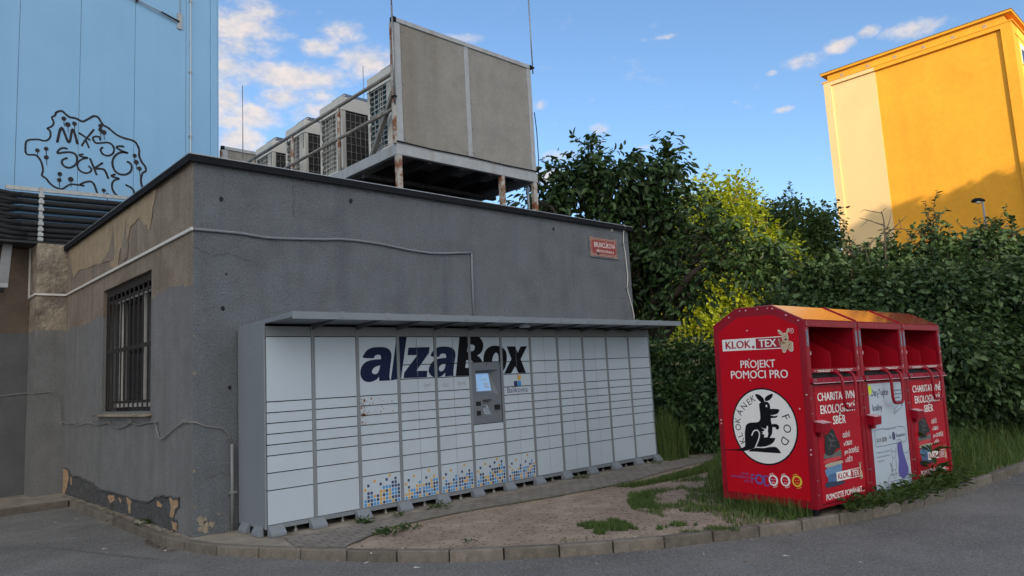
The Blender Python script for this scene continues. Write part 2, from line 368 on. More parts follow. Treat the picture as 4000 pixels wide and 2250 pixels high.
DATA = json.loads(r'''{"alza":{"blue":[[[1.846,2.003],[1.838,2.016],[1.848,2.032],[1.862,2.049],[1.873,2.066],[1.888,2.084],[1.906,2.099],[1.928,2.112],[1.954,2.123],[1.982,2.131],[2.013,2.136],[2.047,2.138],[2.08,2.139],[2.115,2.139],[2.148,2.138],[2.179,2.134],[2.205,2.126],[2.227,2.117],[2.245,2.105],[2.259,2.09],[2.269,2.074],[2.276,2.057],[2.28,2.038],[2.28,2.018],[2.277,1.995],[2.272,1.965],[2.266,1.933],[2.259,1.901],[2.254,1.868],[2.249,1.836],[2.244,1.807],[2.24,1.782],[2.237,1.761],[2.236,1.741],[2.24,1.723],[2.245,1.707],[2.249,1.696],[2.196,1.696],[2.125,1.696],[2.075,1.696],[2.076,1.715],[2.078,1.739],[2.079,1.757],[2.071,1.747],[2.059,1.733],[2.043,1.721],[2.024,1.71],[2.001,1.701],[1.978,1.694],[1.952,1.69],[1.927,1.688],[1.903,1.69],[1.88,1.695],[1.858,1.704],[1.84,1.715],[1.825,1.73],[1.814,1.748],[1.805,1.767],[1.8,1.785],[1.799,1.803],[1.8,1.821],[1.803,1.843],[1.81,1.864],[1.819,1.885],[1.833,1.905],[1.849,1.923],[1.869,1.938],[1.892,1.951],[1.917,1.959],[1.944,1.966],[1.973,1.971],[2.002,1.974],[2.031,1.977],[2.062,1.978],[2.092,1.978],[2.112,1.978],[2.114,1.986],[2.116,1.997],[2.116,2.008],[2.113,2.017],[2.109,2.025],[2.103,2.031],[2.094,2.035],[2.083,2.038],[2.071,2.038],[2.058,2.038],[2.045,2.035],[2.032,2.03],[2.02,2.018],[2.009,2.003],[2.002,1.993],[1.954,1.994],[1.89,1.997]],[[2.095,1.896],[2.083,1.896],[2.066,1.893],[2.049,1.888],[2.032,1.882],[2.014,1.875],[2.0,1.866],[1.988,1.854],[1.979,1.841],[1.974,1.83],[1.972,1.819],[1.974,1.81],[1.979,1.802],[1.988,1.795],[2.001,1.789],[2.013,1.787],[2.026,1.787],[2.039,1.789],[2.051,1.795],[2.062,1.805],[2.07,1.818],[2.078,1.831],[2.083,1.844],[2.087,1.856],[2.09,1.868],[2.094,1.879],[2.097,1.89]],[[2.369,2.273],[2.533,2.273],[2.419,1.716],[2.255,1.694]],[[2.552,2.127],[2.91,2.132],[2.894,2.048],[2.67,1.808],[2.857,1.805],[2.843,1.717],[2.459,1.718],[2.473,1.792],[2.695,2.022],[2.535,2.026]],[[2.926,2.003],[2.92,2.018],[2.932,2.038],[2.947,2.057],[2.962,2.074],[2.979,2.09],[2.999,2.103],[3.023,2.115],[3.048,2.124],[3.075,2.13],[3.106,2.135],[3.138,2.137],[3.17,2.137],[3.204,2.135],[3.236,2.132],[3.266,2.127],[3.293,2.118],[3.316,2.107],[3.335,2.092],[3.349,2.073],[3.357,2.05],[3.361,2.025],[3.36,2.0],[3.354,1.974],[3.346,1.944],[3.338,1.907],[3.329,1.868],[3.321,1.833],[3.315,1.801],[3.31,1.774],[3.307,1.752],[3.307,1.736],[3.309,1.726],[3.311,1.72],[3.264,1.718],[3.203,1.717],[3.158,1.715],[3.159,1.733],[3.161,1.756],[3.161,1.772],[3.151,1.761],[3.136,1.747],[3.118,1.734],[3.095,1.724],[3.069,1.716],[3.042,1.712],[3.012,1.709],[2.982,1.71],[2.955,1.715],[2.931,1.726],[2.911,1.741],[2.896,1.756],[2.885,1.772],[2.878,1.788],[2.876,1.806],[2.881,1.829],[2.89,1.852],[2.902,1.874],[2.916,1.894],[2.933,1.912],[2.953,1.928],[2.977,1.941],[3.002,1.952],[3.029,1.961],[3.059,1.967],[3.089,1.971],[3.118,1.974],[3.146,1.976],[3.172,1.976],[3.19,1.976],[3.191,1.983],[3.193,1.993],[3.193,2.003],[3.19,2.013],[3.185,2.023],[3.178,2.03],[3.167,2.035],[3.154,2.037],[3.14,2.037],[3.125,2.037],[3.109,2.035],[3.095,2.03],[3.084,2.018],[3.075,2.003],[3.068,1.992],[3.024,1.993],[2.966,1.995]],[[3.177,1.897],[3.164,1.9],[3.145,1.896],[3.126,1.891],[3.107,1.884],[3.089,1.875],[3.074,1.865],[3.064,1.854],[3.057,1.842],[3.054,1.831],[3.054,1.819],[3.059,1.809],[3.065,1.8],[3.073,1.794],[3.084,1.79],[3.096,1.789],[3.108,1.791],[3.122,1.796],[3.134,1.803],[3.145,1.814],[3.154,1.827],[3.161,1.842],[3.17,1.862],[3.177,1.883]]],"black":[[[3.447,2.274],[3.54,2.278],[3.667,2.282],[3.767,2.282],[3.814,2.274],[3.833,2.261],[3.848,2.245],[3.868,2.224],[3.883,2.2],[3.892,2.176],[3.894,2.151],[3.891,2.126],[3.883,2.102],[3.873,2.079],[3.859,2.058],[3.842,2.039],[3.815,2.022],[3.785,2.008],[3.763,1.998],[3.776,1.992],[3.793,1.982],[3.81,1.971],[3.824,1.959],[3.838,1.945],[3.849,1.928],[3.859,1.907],[3.866,1.884],[3.868,1.859],[3.862,1.831],[3.851,1.802],[3.832,1.776],[3.803,1.754],[3.768,1.736],[3.733,1.722],[3.703,1.715],[3.673,1.713],[3.624,1.713],[3.531,1.713],[3.425,1.714],[3.349,1.714],[3.379,1.883],[3.418,2.109]],[[3.599,2.162],[3.619,2.163],[3.647,2.163],[3.671,2.162],[3.69,2.158],[3.706,2.153],[3.718,2.146],[3.725,2.136],[3.728,2.126],[3.727,2.114],[3.721,2.099],[3.711,2.084],[3.7,2.072],[3.686,2.067],[3.67,2.065],[3.652,2.063],[3.624,2.06],[3.595,2.057],[3.574,2.055],[3.582,2.088],[3.592,2.131]],[[3.554,1.935],[3.577,1.935],[3.61,1.935],[3.637,1.933],[3.655,1.926],[3.669,1.917],[3.679,1.906],[3.686,1.893],[3.689,1.878],[3.687,1.864],[3.679,1.849],[3.665,1.835],[3.644,1.826],[3.606,1.823],[3.562,1.825],[3.53,1.827],[3.537,1.86],[3.547,1.903]],[[3.88,1.912],[3.881,1.945],[3.886,1.977],[3.895,2.007],[3.908,2.034],[3.923,2.059],[3.942,2.08],[3.966,2.099],[3.993,2.115],[4.023,2.127],[4.056,2.136],[4.091,2.141],[4.124,2.142],[4.154,2.141],[4.182,2.137],[4.21,2.131],[4.24,2.122],[4.27,2.111],[4.295,2.098],[4.316,2.082],[4.331,2.064],[4.343,2.043],[4.35,2.016],[4.352,1.986],[4.351,1.956],[4.347,1.922],[4.339,1.889],[4.33,1.858],[4.318,1.831],[4.304,1.806],[4.288,1.784],[4.27,1.763],[4.251,1.746],[4.226,1.732],[4.19,1.72],[4.15,1.712],[4.109,1.709],[4.065,1.714],[4.021,1.725],[3.983,1.74],[3.951,1.762],[3.924,1.788],[3.904,1.816],[3.89,1.847],[3.883,1.88]],[[4.051,1.903],[4.055,1.926],[4.062,1.95],[4.069,1.972],[4.079,1.991],[4.09,2.006],[4.101,2.019],[4.113,2.029],[4.126,2.035],[4.138,2.037],[4.151,2.033],[4.163,2.025],[4.173,2.013],[4.179,1.995],[4.182,1.973],[4.183,1.948],[4.181,1.916],[4.176,1.882],[4.169,1.852],[4.157,1.825],[4.143,1.803],[4.129,1.789],[4.112,1.786],[4.094,1.791],[4.079,1.801],[4.067,1.814],[4.057,1.832],[4.05,1.849],[4.047,1.867],[4.048,1.884]],[[4.361,2.128],[4.538,2.126],[4.584,2.028],[4.657,2.125],[4.794,2.128],[4.642,1.928],[4.738,1.713],[4.58,1.715],[4.516,1.821],[4.423,1.715],[4.28,1.717],[4.446,1.937]]]},"kang":[[[0.649,1.205],[0.638,1.207],[0.623,1.205],[0.608,1.201],[0.594,1.196],[0.582,1.188],[0.571,1.18],[0.562,1.172],[0.554,1.165],[0.548,1.156],[0.544,1.144],[0.542,1.132],[0.539,1.123],[0.552,1.119],[0.569,1.113],[0.582,1.109],[0.593,1.121],[0.61,1.135],[0.623,1.15],[0.632,1.161],[0.639,1.171],[0.644,1.18],[0.649,1.19],[0.652,1.199]],[[0.431,1.21],[0.429,1.2],[0.433,1.185],[0.441,1.171],[0.45,1.16],[0.462,1.15],[0.474,1.141],[0.488,1.135],[0.501,1.13],[0.513,1.127],[0.523,1.129],[0.531,1.132],[0.536,1.135],[0.535,1.143],[0.533,1.154],[0.527,1.165],[0.516,1.176],[0.502,1.187],[0.486,1.195],[0.466,1.203],[0.445,1.21]],[[0.599,1.106],[0.582,1.113],[0.561,1.118],[0.542,1.121],[0.525,1.122],[0.51,1.121],[0.498,1.117],[0.488,1.109],[0.481,1.099],[0.475,1.088],[0.473,1.071],[0.473,1.054],[0.473,1.042],[0.458,1.043],[0.437,1.044],[0.416,1.044],[0.396,1.043],[0.378,1.041],[0.365,1.039],[0.361,1.032],[0.363,1.024],[0.368,1.016],[0.375,1.005],[0.387,0.995],[0.399,0.988],[0.414,0.983],[0.429,0.979],[0.444,0.977],[0.458,0.975],[0.47,0.974],[0.479,0.974],[0.467,0.97],[0.451,0.967],[0.434,0.964],[0.417,0.966],[0.4,0.97],[0.388,0.972],[0.39,0.967],[0.391,0.96],[0.397,0.954],[0.406,0.949],[0.417,0.945],[0.43,0.943],[0.445,0.942],[0.46,0.942],[0.471,0.941],[0.473,0.932],[0.475,0.92],[0.475,0.908],[0.473,0.895],[0.47,0.882],[0.468,0.874],[0.453,0.877],[0.432,0.879],[0.414,0.878],[0.4,0.874],[0.39,0.866],[0.383,0.858],[0.38,0.849],[0.38,0.841],[0.382,0.834],[0.386,0.827],[0.393,0.822],[0.4,0.819],[0.407,0.819],[0.414,0.819],[0.419,0.822],[0.422,0.829],[0.422,0.836],[0.422,0.842],[0.434,0.842],[0.45,0.843],[0.462,0.843],[0.463,0.832],[0.464,0.816],[0.466,0.801],[0.469,0.788],[0.472,0.775],[0.477,0.762],[0.486,0.748],[0.497,0.733],[0.504,0.723],[0.483,0.724],[0.456,0.725],[0.436,0.726],[0.439,0.717],[0.443,0.704],[0.451,0.692],[0.461,0.679],[0.475,0.667],[0.491,0.656],[0.512,0.645],[0.534,0.636],[0.559,0.627],[0.589,0.622],[0.621,0.617],[0.649,0.613],[0.669,0.611],[0.684,0.61],[0.694,0.608],[0.706,0.603],[0.723,0.595],[0.741,0.587],[0.761,0.58],[0.781,0.573],[0.801,0.567],[0.818,0.563],[0.836,0.559],[0.859,0.557],[0.894,0.556],[0.935,0.556],[0.977,0.556],[1.026,0.555],[1.074,0.554],[1.109,0.554],[1.109,0.556],[1.109,0.559],[1.108,0.561],[1.07,0.563],[1.019,0.567],[0.975,0.57],[0.945,0.573],[0.922,0.577],[0.901,0.581],[0.879,0.588],[0.86,0.596],[0.844,0.604],[0.834,0.61],[0.829,0.618],[0.826,0.627],[0.825,0.641],[0.824,0.658],[0.824,0.677],[0.824,0.702],[0.822,0.73],[0.82,0.757],[0.816,0.786],[0.809,0.815],[0.803,0.837],[0.795,0.852],[0.786,0.862],[0.776,0.869],[0.765,0.875],[0.753,0.879],[0.736,0.883],[0.708,0.885],[0.676,0.887],[0.65,0.89],[0.634,0.896],[0.624,0.902],[0.617,0.911],[0.61,0.923],[0.607,0.937],[0.606,0.952],[0.605,0.971],[0.606,0.991],[0.606,1.012],[0.608,1.033],[0.609,1.053],[0.609,1.071],[0.609,1.085],[0.606,1.096]],[[0.788,0.557],[0.782,0.564],[0.773,0.572],[0.759,0.579],[0.737,0.589],[0.711,0.597],[0.683,0.604],[0.654,0.605],[0.624,0.606],[0.594,0.607],[0.562,0.612],[0.532,0.619],[0.504,0.624],[0.479,0.627],[0.458,0.628],[0.439,0.627],[0.425,0.621],[0.414,0.613],[0.403,0.603],[0.393,0.589],[0.384,0.574],[0.379,0.563],[0.399,0.562],[0.429,0.561],[0.466,0.561],[0.517,0.56],[0.574,0.56],[0.631,0.56],[0.69,0.56],[0.747,0.558]]],"kangw":[[[0.606,0.835],[0.594,0.831],[0.579,0.826],[0.566,0.822],[0.557,0.82],[0.551,0.82],[0.546,0.82],[0.539,0.832],[0.53,0.848],[0.524,0.859],[0.521,0.854],[0.517,0.847],[0.516,0.838],[0.518,0.826],[0.521,0.812],[0.523,0.799],[0.522,0.789],[0.52,0.78],[0.519,0.77],[0.523,0.755],[0.528,0.74],[0.533,0.729],[0.547,0.728],[0.566,0.725],[0.579,0.724],[0.575,0.732],[0.57,0.744],[0.57,0.753],[0.578,0.759],[0.591,0.763],[0.601,0.764],[0.594,0.769],[0.585,0.773],[0.58,0.777],[0.585,0.781],[0.593,0.783],[0.6,0.785],[0.586,0.79],[0.569,0.797],[0.561,0.805],[0.572,0.816],[0.591,0.827]]],"kline":[[0.729,0.743],[0.709,0.781],[0.68,0.801],[0.651,0.801],[0.631,0.775],[0.632,0.741],[0.648,0.695],[0.674,0.645],[0.694,0.612],[0.604,0.611],[0.515,0.63],[0.47,0.647]],"klet":[["K",0.861,0.673],["L",0.884,0.736],["O",0.903,0.826],["K",0.903,0.906],["Á",0.869,0.998],["N",0.806,1.066],["E",0.738,1.116],["K",0.685,1.155],["F",0.29,0.956],["O",0.284,0.833],["D",0.327,0.693]],"kc":[0.574,0.846],"ck":[[[0.308,1.906],[0.301,1.907],[0.292,1.904],[0.284,1.901],[0.276,1.895],[0.269,1.888],[0.262,1.881],[0.258,1.875],[0.256,1.87],[0.254,1.866],[0.247,1.867],[0.237,1.87],[0.228,1.871],[0.223,1.87],[0.219,1.868],[0.216,1.867],[0.214,1.875],[0.211,1.885],[0.208,1.895],[0.201,1.904],[0.193,1.913],[0.187,1.918],[0.183,1.917],[0.182,1.914],[0.181,1.908],[0.181,1.901],[0.182,1.892],[0.184,1.883],[0.19,1.874],[0.197,1.865],[0.201,1.857],[0.2,1.848],[0.195,1.839],[0.192,1.831],[0.193,1.82],[0.195,1.809],[0.197,1.801],[0.2,1.795],[0.204,1.79],[0.206,1.787],[0.197,1.786],[0.184,1.786],[0.172,1.783],[0.162,1.778],[0.152,1.771],[0.146,1.766],[0.145,1.765],[0.146,1.764],[0.147,1.761],[0.147,1.75],[0.147,1.737],[0.147,1.723],[0.148,1.708],[0.149,1.694],[0.152,1.683],[0.157,1.677],[0.163,1.674],[0.169,1.674],[0.177,1.675],[0.185,1.678],[0.193,1.682],[0.2,1.691],[0.207,1.702],[0.213,1.709],[0.217,1.709],[0.221,1.704],[0.224,1.698],[0.228,1.69],[0.231,1.68],[0.235,1.673],[0.242,1.668],[0.249,1.666],[0.255,1.665],[0.261,1.667],[0.267,1.67],[0.271,1.677],[0.272,1.69],[0.272,1.705],[0.274,1.718],[0.278,1.726],[0.283,1.73],[0.287,1.736],[0.292,1.744],[0.297,1.754],[0.301,1.766],[0.304,1.784],[0.307,1.804],[0.307,1.816],[0.302,1.814],[0.296,1.804],[0.29,1.794],[0.284,1.788],[0.279,1.781],[0.274,1.777],[0.269,1.779],[0.264,1.784],[0.26,1.787],[0.265,1.797],[0.269,1.811],[0.272,1.823],[0.271,1.835],[0.27,1.845],[0.269,1.852],[0.276,1.855],[0.285,1.858],[0.293,1.862],[0.299,1.869],[0.302,1.876],[0.306,1.884],[0.308,1.893],[0.31,1.901]]],"ckd":[[[0.304,1.807],[0.301,1.805],[0.295,1.796],[0.289,1.789],[0.285,1.785],[0.281,1.78],[0.278,1.774],[0.277,1.763],[0.277,1.75],[0.278,1.742],[0.282,1.742],[0.287,1.745],[0.293,1.751],[0.297,1.757],[0.299,1.766],[0.302,1.775],[0.303,1.787],[0.305,1.8]],[[0.268,1.779],[0.258,1.78],[0.246,1.778],[0.236,1.776],[0.232,1.772],[0.23,1.767],[0.231,1.763],[0.236,1.759],[0.244,1.756],[0.251,1.754],[0.258,1.755],[0.265,1.758],[0.27,1.762],[0.272,1.768],[0.271,1.775]],[[0.195,1.737],[0.191,1.746],[0.185,1.753],[0.18,1.757],[0.175,1.758],[0.17,1.757],[0.168,1.753],[0.173,1.747],[0.18,1.738],[0.186,1.729],[0.189,1.717],[0.189,1.704],[0.191,1.696],[0.193,1.696],[0.195,1.701],[0.197,1.708],[0.198,1.717],[0.197,1.728]]],"ckn":[[[0.237,1.807],[0.234,1.81],[0.229,1.813],[0.224,1.814],[0.217,1.813],[0.211,1.81],[0.207,1.808],[0.208,1.804],[0.211,1.799],[0.215,1.795],[0.22,1.794],[0.226,1.793],[0.231,1.794],[0.234,1.798],[0.237,1.803]],[[0.242,1.836],[0.241,1.837],[0.239,1.84],[0.237,1.84],[0.235,1.839],[0.234,1.837],[0.233,1.835],[0.234,1.833],[0.236,1.832],[0.238,1.831],[0.24,1.831],[0.241,1.834]],[[0.227,1.838],[0.226,1.84],[0.224,1.842],[0.222,1.842],[0.22,1.841],[0.219,1.839],[0.218,1.837],[0.219,1.835],[0.221,1.833],[0.223,1.833],[0.225,1.834],[0.226,1.836]]],"boot":[[[0.248,0.764],[0.266,0.762],[0.291,0.76],[0.315,0.765],[0.334,0.78],[0.352,0.8],[0.372,0.813],[0.394,0.818],[0.417,0.815],[0.437,0.805],[0.454,0.783],[0.468,0.755],[0.483,0.727],[0.504,0.703],[0.526,0.681],[0.542,0.66],[0.553,0.637],[0.557,0.616],[0.55,0.6],[0.525,0.594],[0.489,0.595],[0.461,0.592],[0.448,0.581],[0.443,0.568],[0.429,0.556],[0.4,0.546],[0.362,0.537],[0.326,0.535],[0.293,0.537],[0.262,0.546],[0.24,0.556],[0.228,0.57],[0.224,0.586],[0.224,0.613],[0.231,0.662],[0.241,0.722]]],"lace":[[[0.311,0.74],[0.372,0.661],[0.312,0.593]],[[0.39,0.772],[0.427,0.694],[0.343,0.64]],[[0.341,0.775],[0.445,0.73]],[[0.316,0.703],[0.462,0.68]],[[0.331,0.641],[0.454,0.624]]],"cloth":[["grey",[[0.209,0.56],[0.244,0.555],[0.295,0.54],[0.351,0.535],[0.419,0.548],[0.492,0.568],[0.547,0.579],[0.571,0.572],[0.575,0.557],[0.574,0.539],[0.574,0.517],[0.569,0.493],[0.548,0.48],[0.503,0.483],[0.443,0.496],[0.384,0.507],[0.32,0.508],[0.257,0.505],[0.212,0.507],[0.193,0.524],[0.193,0.546]]],["red2",[[0.191,0.481],[0.198,0.486],[0.212,0.491],[0.247,0.496],[0.329,0.502],[0.433,0.508],[0.51,0.51],[0.543,0.503],[0.549,0.492],[0.531,0.48],[0.48,0.473],[0.406,0.467],[0.339,0.463],[0.281,0.46],[0.229,0.459],[0.193,0.461],[0.18,0.467],[0.183,0.474]]],["cream2",[[0.227,0.449],[0.322,0.457],[0.454,0.46],[0.553,0.46],[0.596,0.451],[0.604,0.438],[0.572,0.427],[0.473,0.419],[0.342,0.414],[0.246,0.413],[0.204,0.423],[0.197,0.437]]],["denim",[[0.201,0.392],[0.22,0.4],[0.249,0.407],[0.295,0.412],[0.377,0.419],[0.474,0.425],[0.546,0.424],[0.57,0.408],[0.566,0.386],[0.557,0.367],[0.554,0.353],[0.548,0.342],[0.531,0.334],[0.501,0.334],[0.462,0.336],[0.418,0.336],[0.361,0.326],[0.3,0.314],[0.254,0.31],[0.229,0.318],[0.219,0.333],[0.211,0.348],[0.201,0.364],[0.196,0.379]]],["blue2",[[0.252,0.326],[0.303,0.339],[0.374,0.344],[0.426,0.34],[0.444,0.315],[0.442,0.28],[0.422,0.255],[0.375,0.243],[0.314,0.242],[0.268,0.249],[0.245,0.271],[0.238,0.302]]],["navy",[[0.204,0.262],[0.258,0.263],[0.332,0.257],[0.404,0.25],[0.472,0.246],[0.536,0.242],[0.579,0.237],[0.602,0.227],[0.603,0.216],[0.566,0.209],[0.456,0.203],[0.314,0.201],[0.213,0.206],[0.178,0.223],[0.18,0.247]]]],"aub":[[[0.835,0.548],[0.856,0.546],[0.876,0.538],[0.893,0.522],[0.903,0.495],[0.91,0.46],[0.919,0.423],[0.937,0.384],[0.956,0.344],[0.975,0.305],[0.994,0.269],[1.012,0.234],[1.021,0.204],[1.02,0.18],[1.01,0.161],[0.989,0.145],[0.954,0.125],[0.909,0.109],[0.868,0.102],[0.828,0.108],[0.792,0.123],[0.765,0.141],[0.75,0.163],[0.744,0.189],[0.743,0.218],[0.751,0.252],[0.764,0.289],[0.772,0.326],[0.772,0.364],[0.766,0.402],[0.764,0.437],[0.764,0.469],[0.767,0.496],[0.775,0.518],[0.791,0.534],[0.813,0.544]]],"plines":[[[0.75,0.52],[0.775,0.567],[0.84,0.576],[0.899,0.549],[0.902,0.522]],[[0.947,0.399],[1.028,0.399],[1.087,0.443],[1.092,0.393],[1.007,0.303]],[[0.72,0.153],[0.84,0.12]],[[0.903,0.119],[1.062,0.151]],[[0.599,0.417],[0.597,0.498],[0.64,0.44],[0.695,0.436],[0.736,0.487],[0.717,0.42],[0.681,0.368],[0.625,0.367],[0.599,0.417]],[[0.623,0.36],[0.587,0.302],[0.592,0.234],[0.663,0.22],[0.703,0.264],[0.689,0.347]],[[0.592,0.234],[0.585,0.167],[0.642,0.121]],[[0.672,0.219],[0.663,0.132]],[[0.589,0.262],[0.532,0.328],[0.549,0.266],[0.592,0.207]],[[0.454,0.048],[0.46,0.147],[0.505,0.149],[0.51,0.175],[0.726,0.179]],[[0.494,0.097],[0.71,0.1],[1.11,0.096]],[[0.51,0.175],[0.55,0.178],[0.558,0.218],[0.595,0.22]],[[0.749,0.067],[1.118,0.06]],[[0.204,0.051],[0.198,0.092],[0.24,0.119],[0.26,0.071],[0.203,0.045]],[[0.446,0.732],[0.232,0.725],[0.216,0.717],[0.216,0.535],[0.238,0.53],[0.992,0.535],[1.036,0.559],[1.036,0.665],[0.997,0.714],[0.809,0.732]],[[0.763,0.936],[0.966,1.025],[1.031,1.025],[0.996,0.966],[0.813,0.905],[0.763,0.936]],[[0.966,1.025],[0.996,0.966]],[[0.774,0.914],[0.733,0.898]],[[0.803,0.902],[0.762,0.884]],[[0.982,1.024],[1.012,0.979]]],"graf":[[0.034,[[-0.163,7.379],[-0.127,7.416],[-0.055,7.44],[0.008,7.387],[0.083,7.344],[0.183,7.343],[0.284,7.305],[0.335,7.315],[0.41,7.377],[0.505,7.457],[0.576,7.458],[0.63,7.385],[0.683,7.305],[0.776,7.263],[0.924,7.155],[1.059,7.105],[1.264,7.075],[1.334,7.003],[1.377,6.886],[1.378,6.762],[1.435,6.632],[1.499,6.549],[1.51,6.457],[1.452,6.401],[1.418,6.288],[1.426,6.165],[1.462,6.063],[1.525,6.01]]],[0.028,[[-0.163,7.379],[-0.18,7.316],[-0.227,7.277],[-0.195,7.167],[-0.229,7.087],[-0.3,7.029],[-0.257,6.994],[-0.243,6.895],[-0.271,6.817],[-0.341,6.768],[-0.447,6.776],[-0.586,6.742],[-0.643,6.689],[-0.651,6.574],[-0.643,6.476],[-0.602,6.441],[-0.486,6.455],[-0.414,6.389],[-0.371,6.282],[-0.353,6.171],[-0.365,6.062],[-0.3,6.016],[-0.226,5.92],[-0.129,5.855],[-0.021,5.842],[0.039,5.894],[0.124,5.957],[0.235,5.966],[0.353,5.962]]],[0.031,[[0.29,5.975],[0.358,6.029],[0.465,6.067],[0.523,6.039],[0.563,5.948],[0.617,5.778]]],[0.039,[[-0.124,6.795],[-0.057,7.093],[0.075,6.811],[0.134,7.102],[0.224,6.824]]],[0.031,[[0.251,7.044],[0.443,6.94]]],[0.031,[[0.51,7.164],[0.367,6.926],[0.306,6.795]]],[0.028,[[0.38,6.898],[0.431,6.774]]],[0.031,[[0.634,6.977],[0.622,7.028],[0.564,7.036],[0.506,7.005],[0.507,6.953],[0.56,6.895],[0.676,6.922],[0.781,6.944],[0.861,6.906],[0.895,6.814],[0.863,6.716],[0.778,6.664],[0.693,6.679],[0.65,6.739],[0.652,6.792],[0.678,6.819]]],[0.034,[[1.068,6.914],[0.994,6.908],[0.941,6.868],[1.049,6.811],[1.151,6.791],[1.05,6.788],[0.956,6.733],[0.885,6.629],[0.867,6.505],[0.908,6.375],[1.002,6.307],[1.123,6.318],[1.21,6.394],[1.236,6.505],[1.201,6.576],[1.154,6.596]]],[0.031,[[0.041,6.68],[-0.026,6.682],[-0.092,6.633],[-0.115,6.557],[-0.024,6.587],[0.098,6.617],[0.185,6.596],[0.224,6.514],[0.214,6.409],[0.153,6.326],[0.08,6.292],[-0.0,6.315],[-0.038,6.381],[-0.021,6.442],[0.045,6.483]]],[0.028,[[0.322,6.613],[0.26,6.587],[0.311,6.559],[0.412,6.554],[0.324,6.517],[0.256,6.446],[0.233,6.354],[0.279,6.266],[0.367,6.229],[0.449,6.257],[0.486,6.322],[0.44,6.381]]],[0.031,[[0.457,6.54],[0.53,6.359],[0.577,6.232]]],[0.034,[[0.677,6.488],[0.556,6.363],[0.646,6.363],[0.724,6.346],[0.792,6.191]]],[0.031,[[0.916,6.286],[0.851,6.238],[0.997,6.208],[0.911,6.164],[0.866,6.067],[0.888,5.935],[0.982,5.828],[1.116,5.801],[1.251,5.842],[1.291,5.931],[1.249,6.032],[1.133,6.091]]]],"gdot":[[-0.024,7.291],[0.047,7.181],[0.163,7.224],[0.634,7.272],[0.633,7.192],[0.699,7.149],[-0.456,6.553],[-0.311,6.611],[-0.304,6.437],[-0.068,6.138],[-0.075,6.014],[0.121,6.059],[1.289,6.754],[1.322,6.615],[1.385,6.487],[0.713,5.918],[0.782,5.823]]}''')
rng = np.random.default_rng(7); random.seed(5)
mat('asphalt', (0.185,0.180,0.172), .92, .22, 1.2, .9, 130, bdist=.012, blotch=((.135,.132,.128), .5, .5, .66), spec=.3)
def add_speckle(m, scale, thr, col):
    t = MATS[m].node_tree; N = t.nodes; L = t.links; b = N['Principled BSDF']; src = b.inputs['Base Color'].links[0].from_socket
    tcn = N.new('ShaderNodeTexCoord'); v = N.new('ShaderNodeTexVoronoi'); L.new(tcn.outputs['Object'], v.inputs['Vector']); v.inputs['Scale'].default_value = scale
    r = N.new('ShaderNodeSeparateColor'); L.new(v.outputs['Color'], r.inputs[0])
    g = N.new('ShaderNodeMath'); g.operation = 'GREATER_THAN'; L.new(r.outputs[0], g.inputs[0]); g.inputs[1].default_value = thr
    x = N.new('ShaderNodeMix'); x.data_type = 'RGBA'; L.new(g.outputs[0], x.inputs[0]); L.new(src, x.inputs[6]); x.inputs[7].default_value = (*col, 1); L.new(x.outputs[2], b.inputs['Base Color'])
add_speckle('asphalt', 95, .84, (.265,.26,.25)); add_speckle('asphalt', 90, .92, (.11,.108,.105))
mat('soil', (.335,.265,.20), .95, .3, 3.0, .9, 60, col2=(.265,.20,.15), bdist=.02)
add_speckle('soil', 55, .9, (.36,.29,.235)); add_speckle('soil', 38, .93, (.13,.085,.06))
mat('kerbstone', (.20,.175,.147), .9, .25, 5, .7, 60, streak=((.11,.095,.08), .55, 9), blotch=((.13,.115,.095), 3, .5, .68), objvar=.28, fine=(.25, 70))
mat('concrete', (.27,.24,.20), .92, .25, 4, .6, 70, blotch=((.16,.14,.115), 2.2, .5, .65))
mat('joint', (.09,.08,.065), .95)
mat('stucco_blue', (.172,.189,.209), .92, .16, 2.2, 1.0, 42, bdist=.03, streak=((.115,.13,.155), .6, 3.2), blotch=((.19,.21,.235), .9, .5, .7), fine=(.33, 42))
mat('stucco_taupe', (.31,.255,.205), .95, .2, 3, 1.0, 45, bdist=.025, streak=((.19,.155,.125), .8, 4.5), blotch=((.24,.19,.15), 1.3, .46, .62), fine=(.32, 45))
mat('stucco_grey', (.20,.202,.206), .92, .14, 2.5, .9, 50, bdist=.02, streak=((.15,.15,.15), .7, 5), fine=(.22, 45))
mat('plaster_bare', (.33,.255,.17), .95, .18, 5, .7, 45, bdist=.02, streak=((.24,.19,.13), .5, 9))
mat('recess_shade_brown', (.12,.092,.07), .95, .3, 2, .6, 40, bdist=.02, blotch=((.07,.055,.045), 1.2, .5, .7))  # shade below the overhang put into the wall colour
mat('recess_shade_grey', (.10,.103,.108), .95, .2, 2, .6, 40, bdist=.02)  # grey wall paint darkened for the shade of the overhang
mat('plaster_old', (.31,.265,.205), .95, .3, 4, 1.0, 11, bdist=.06, blotch=((.07,.065,.06), 1.8, .52, .72))
mat('peeled', (.085,.087,.092), .95, .4, 9, 1.0, 26, bdist=.05)
mat('brick_bare', (.46,.31,.19), .95, .3, 14, 1.0, 30, bdist=.04)
mat('dark_hole', (.012,.012,.014), .9)
mat('roof_edge', (.014,.015,.018), .85, .2, 3, spec=.15)
mat('zinc', (.33,.35,.37), .45, .15, 6, metal=.5)
mat('bitumen', (.06,.06,.062), .9, .3, 2, .5, 40)
mat('blue_clad', (0.250,0.475,0.720), .5, .045, 0.8, streak=((.21,.41,.63), .35, 2.5), spec=.3)
mat('blue_gap', (.07,.14,.22), .7)
mat('paint_black', (.012,.014,.022), .75)
mat('white_trim', (.62,.61,.58), .5, .1, 8)
mat('pvc_grey', (.2,.205,.215), .5, .1, 8)
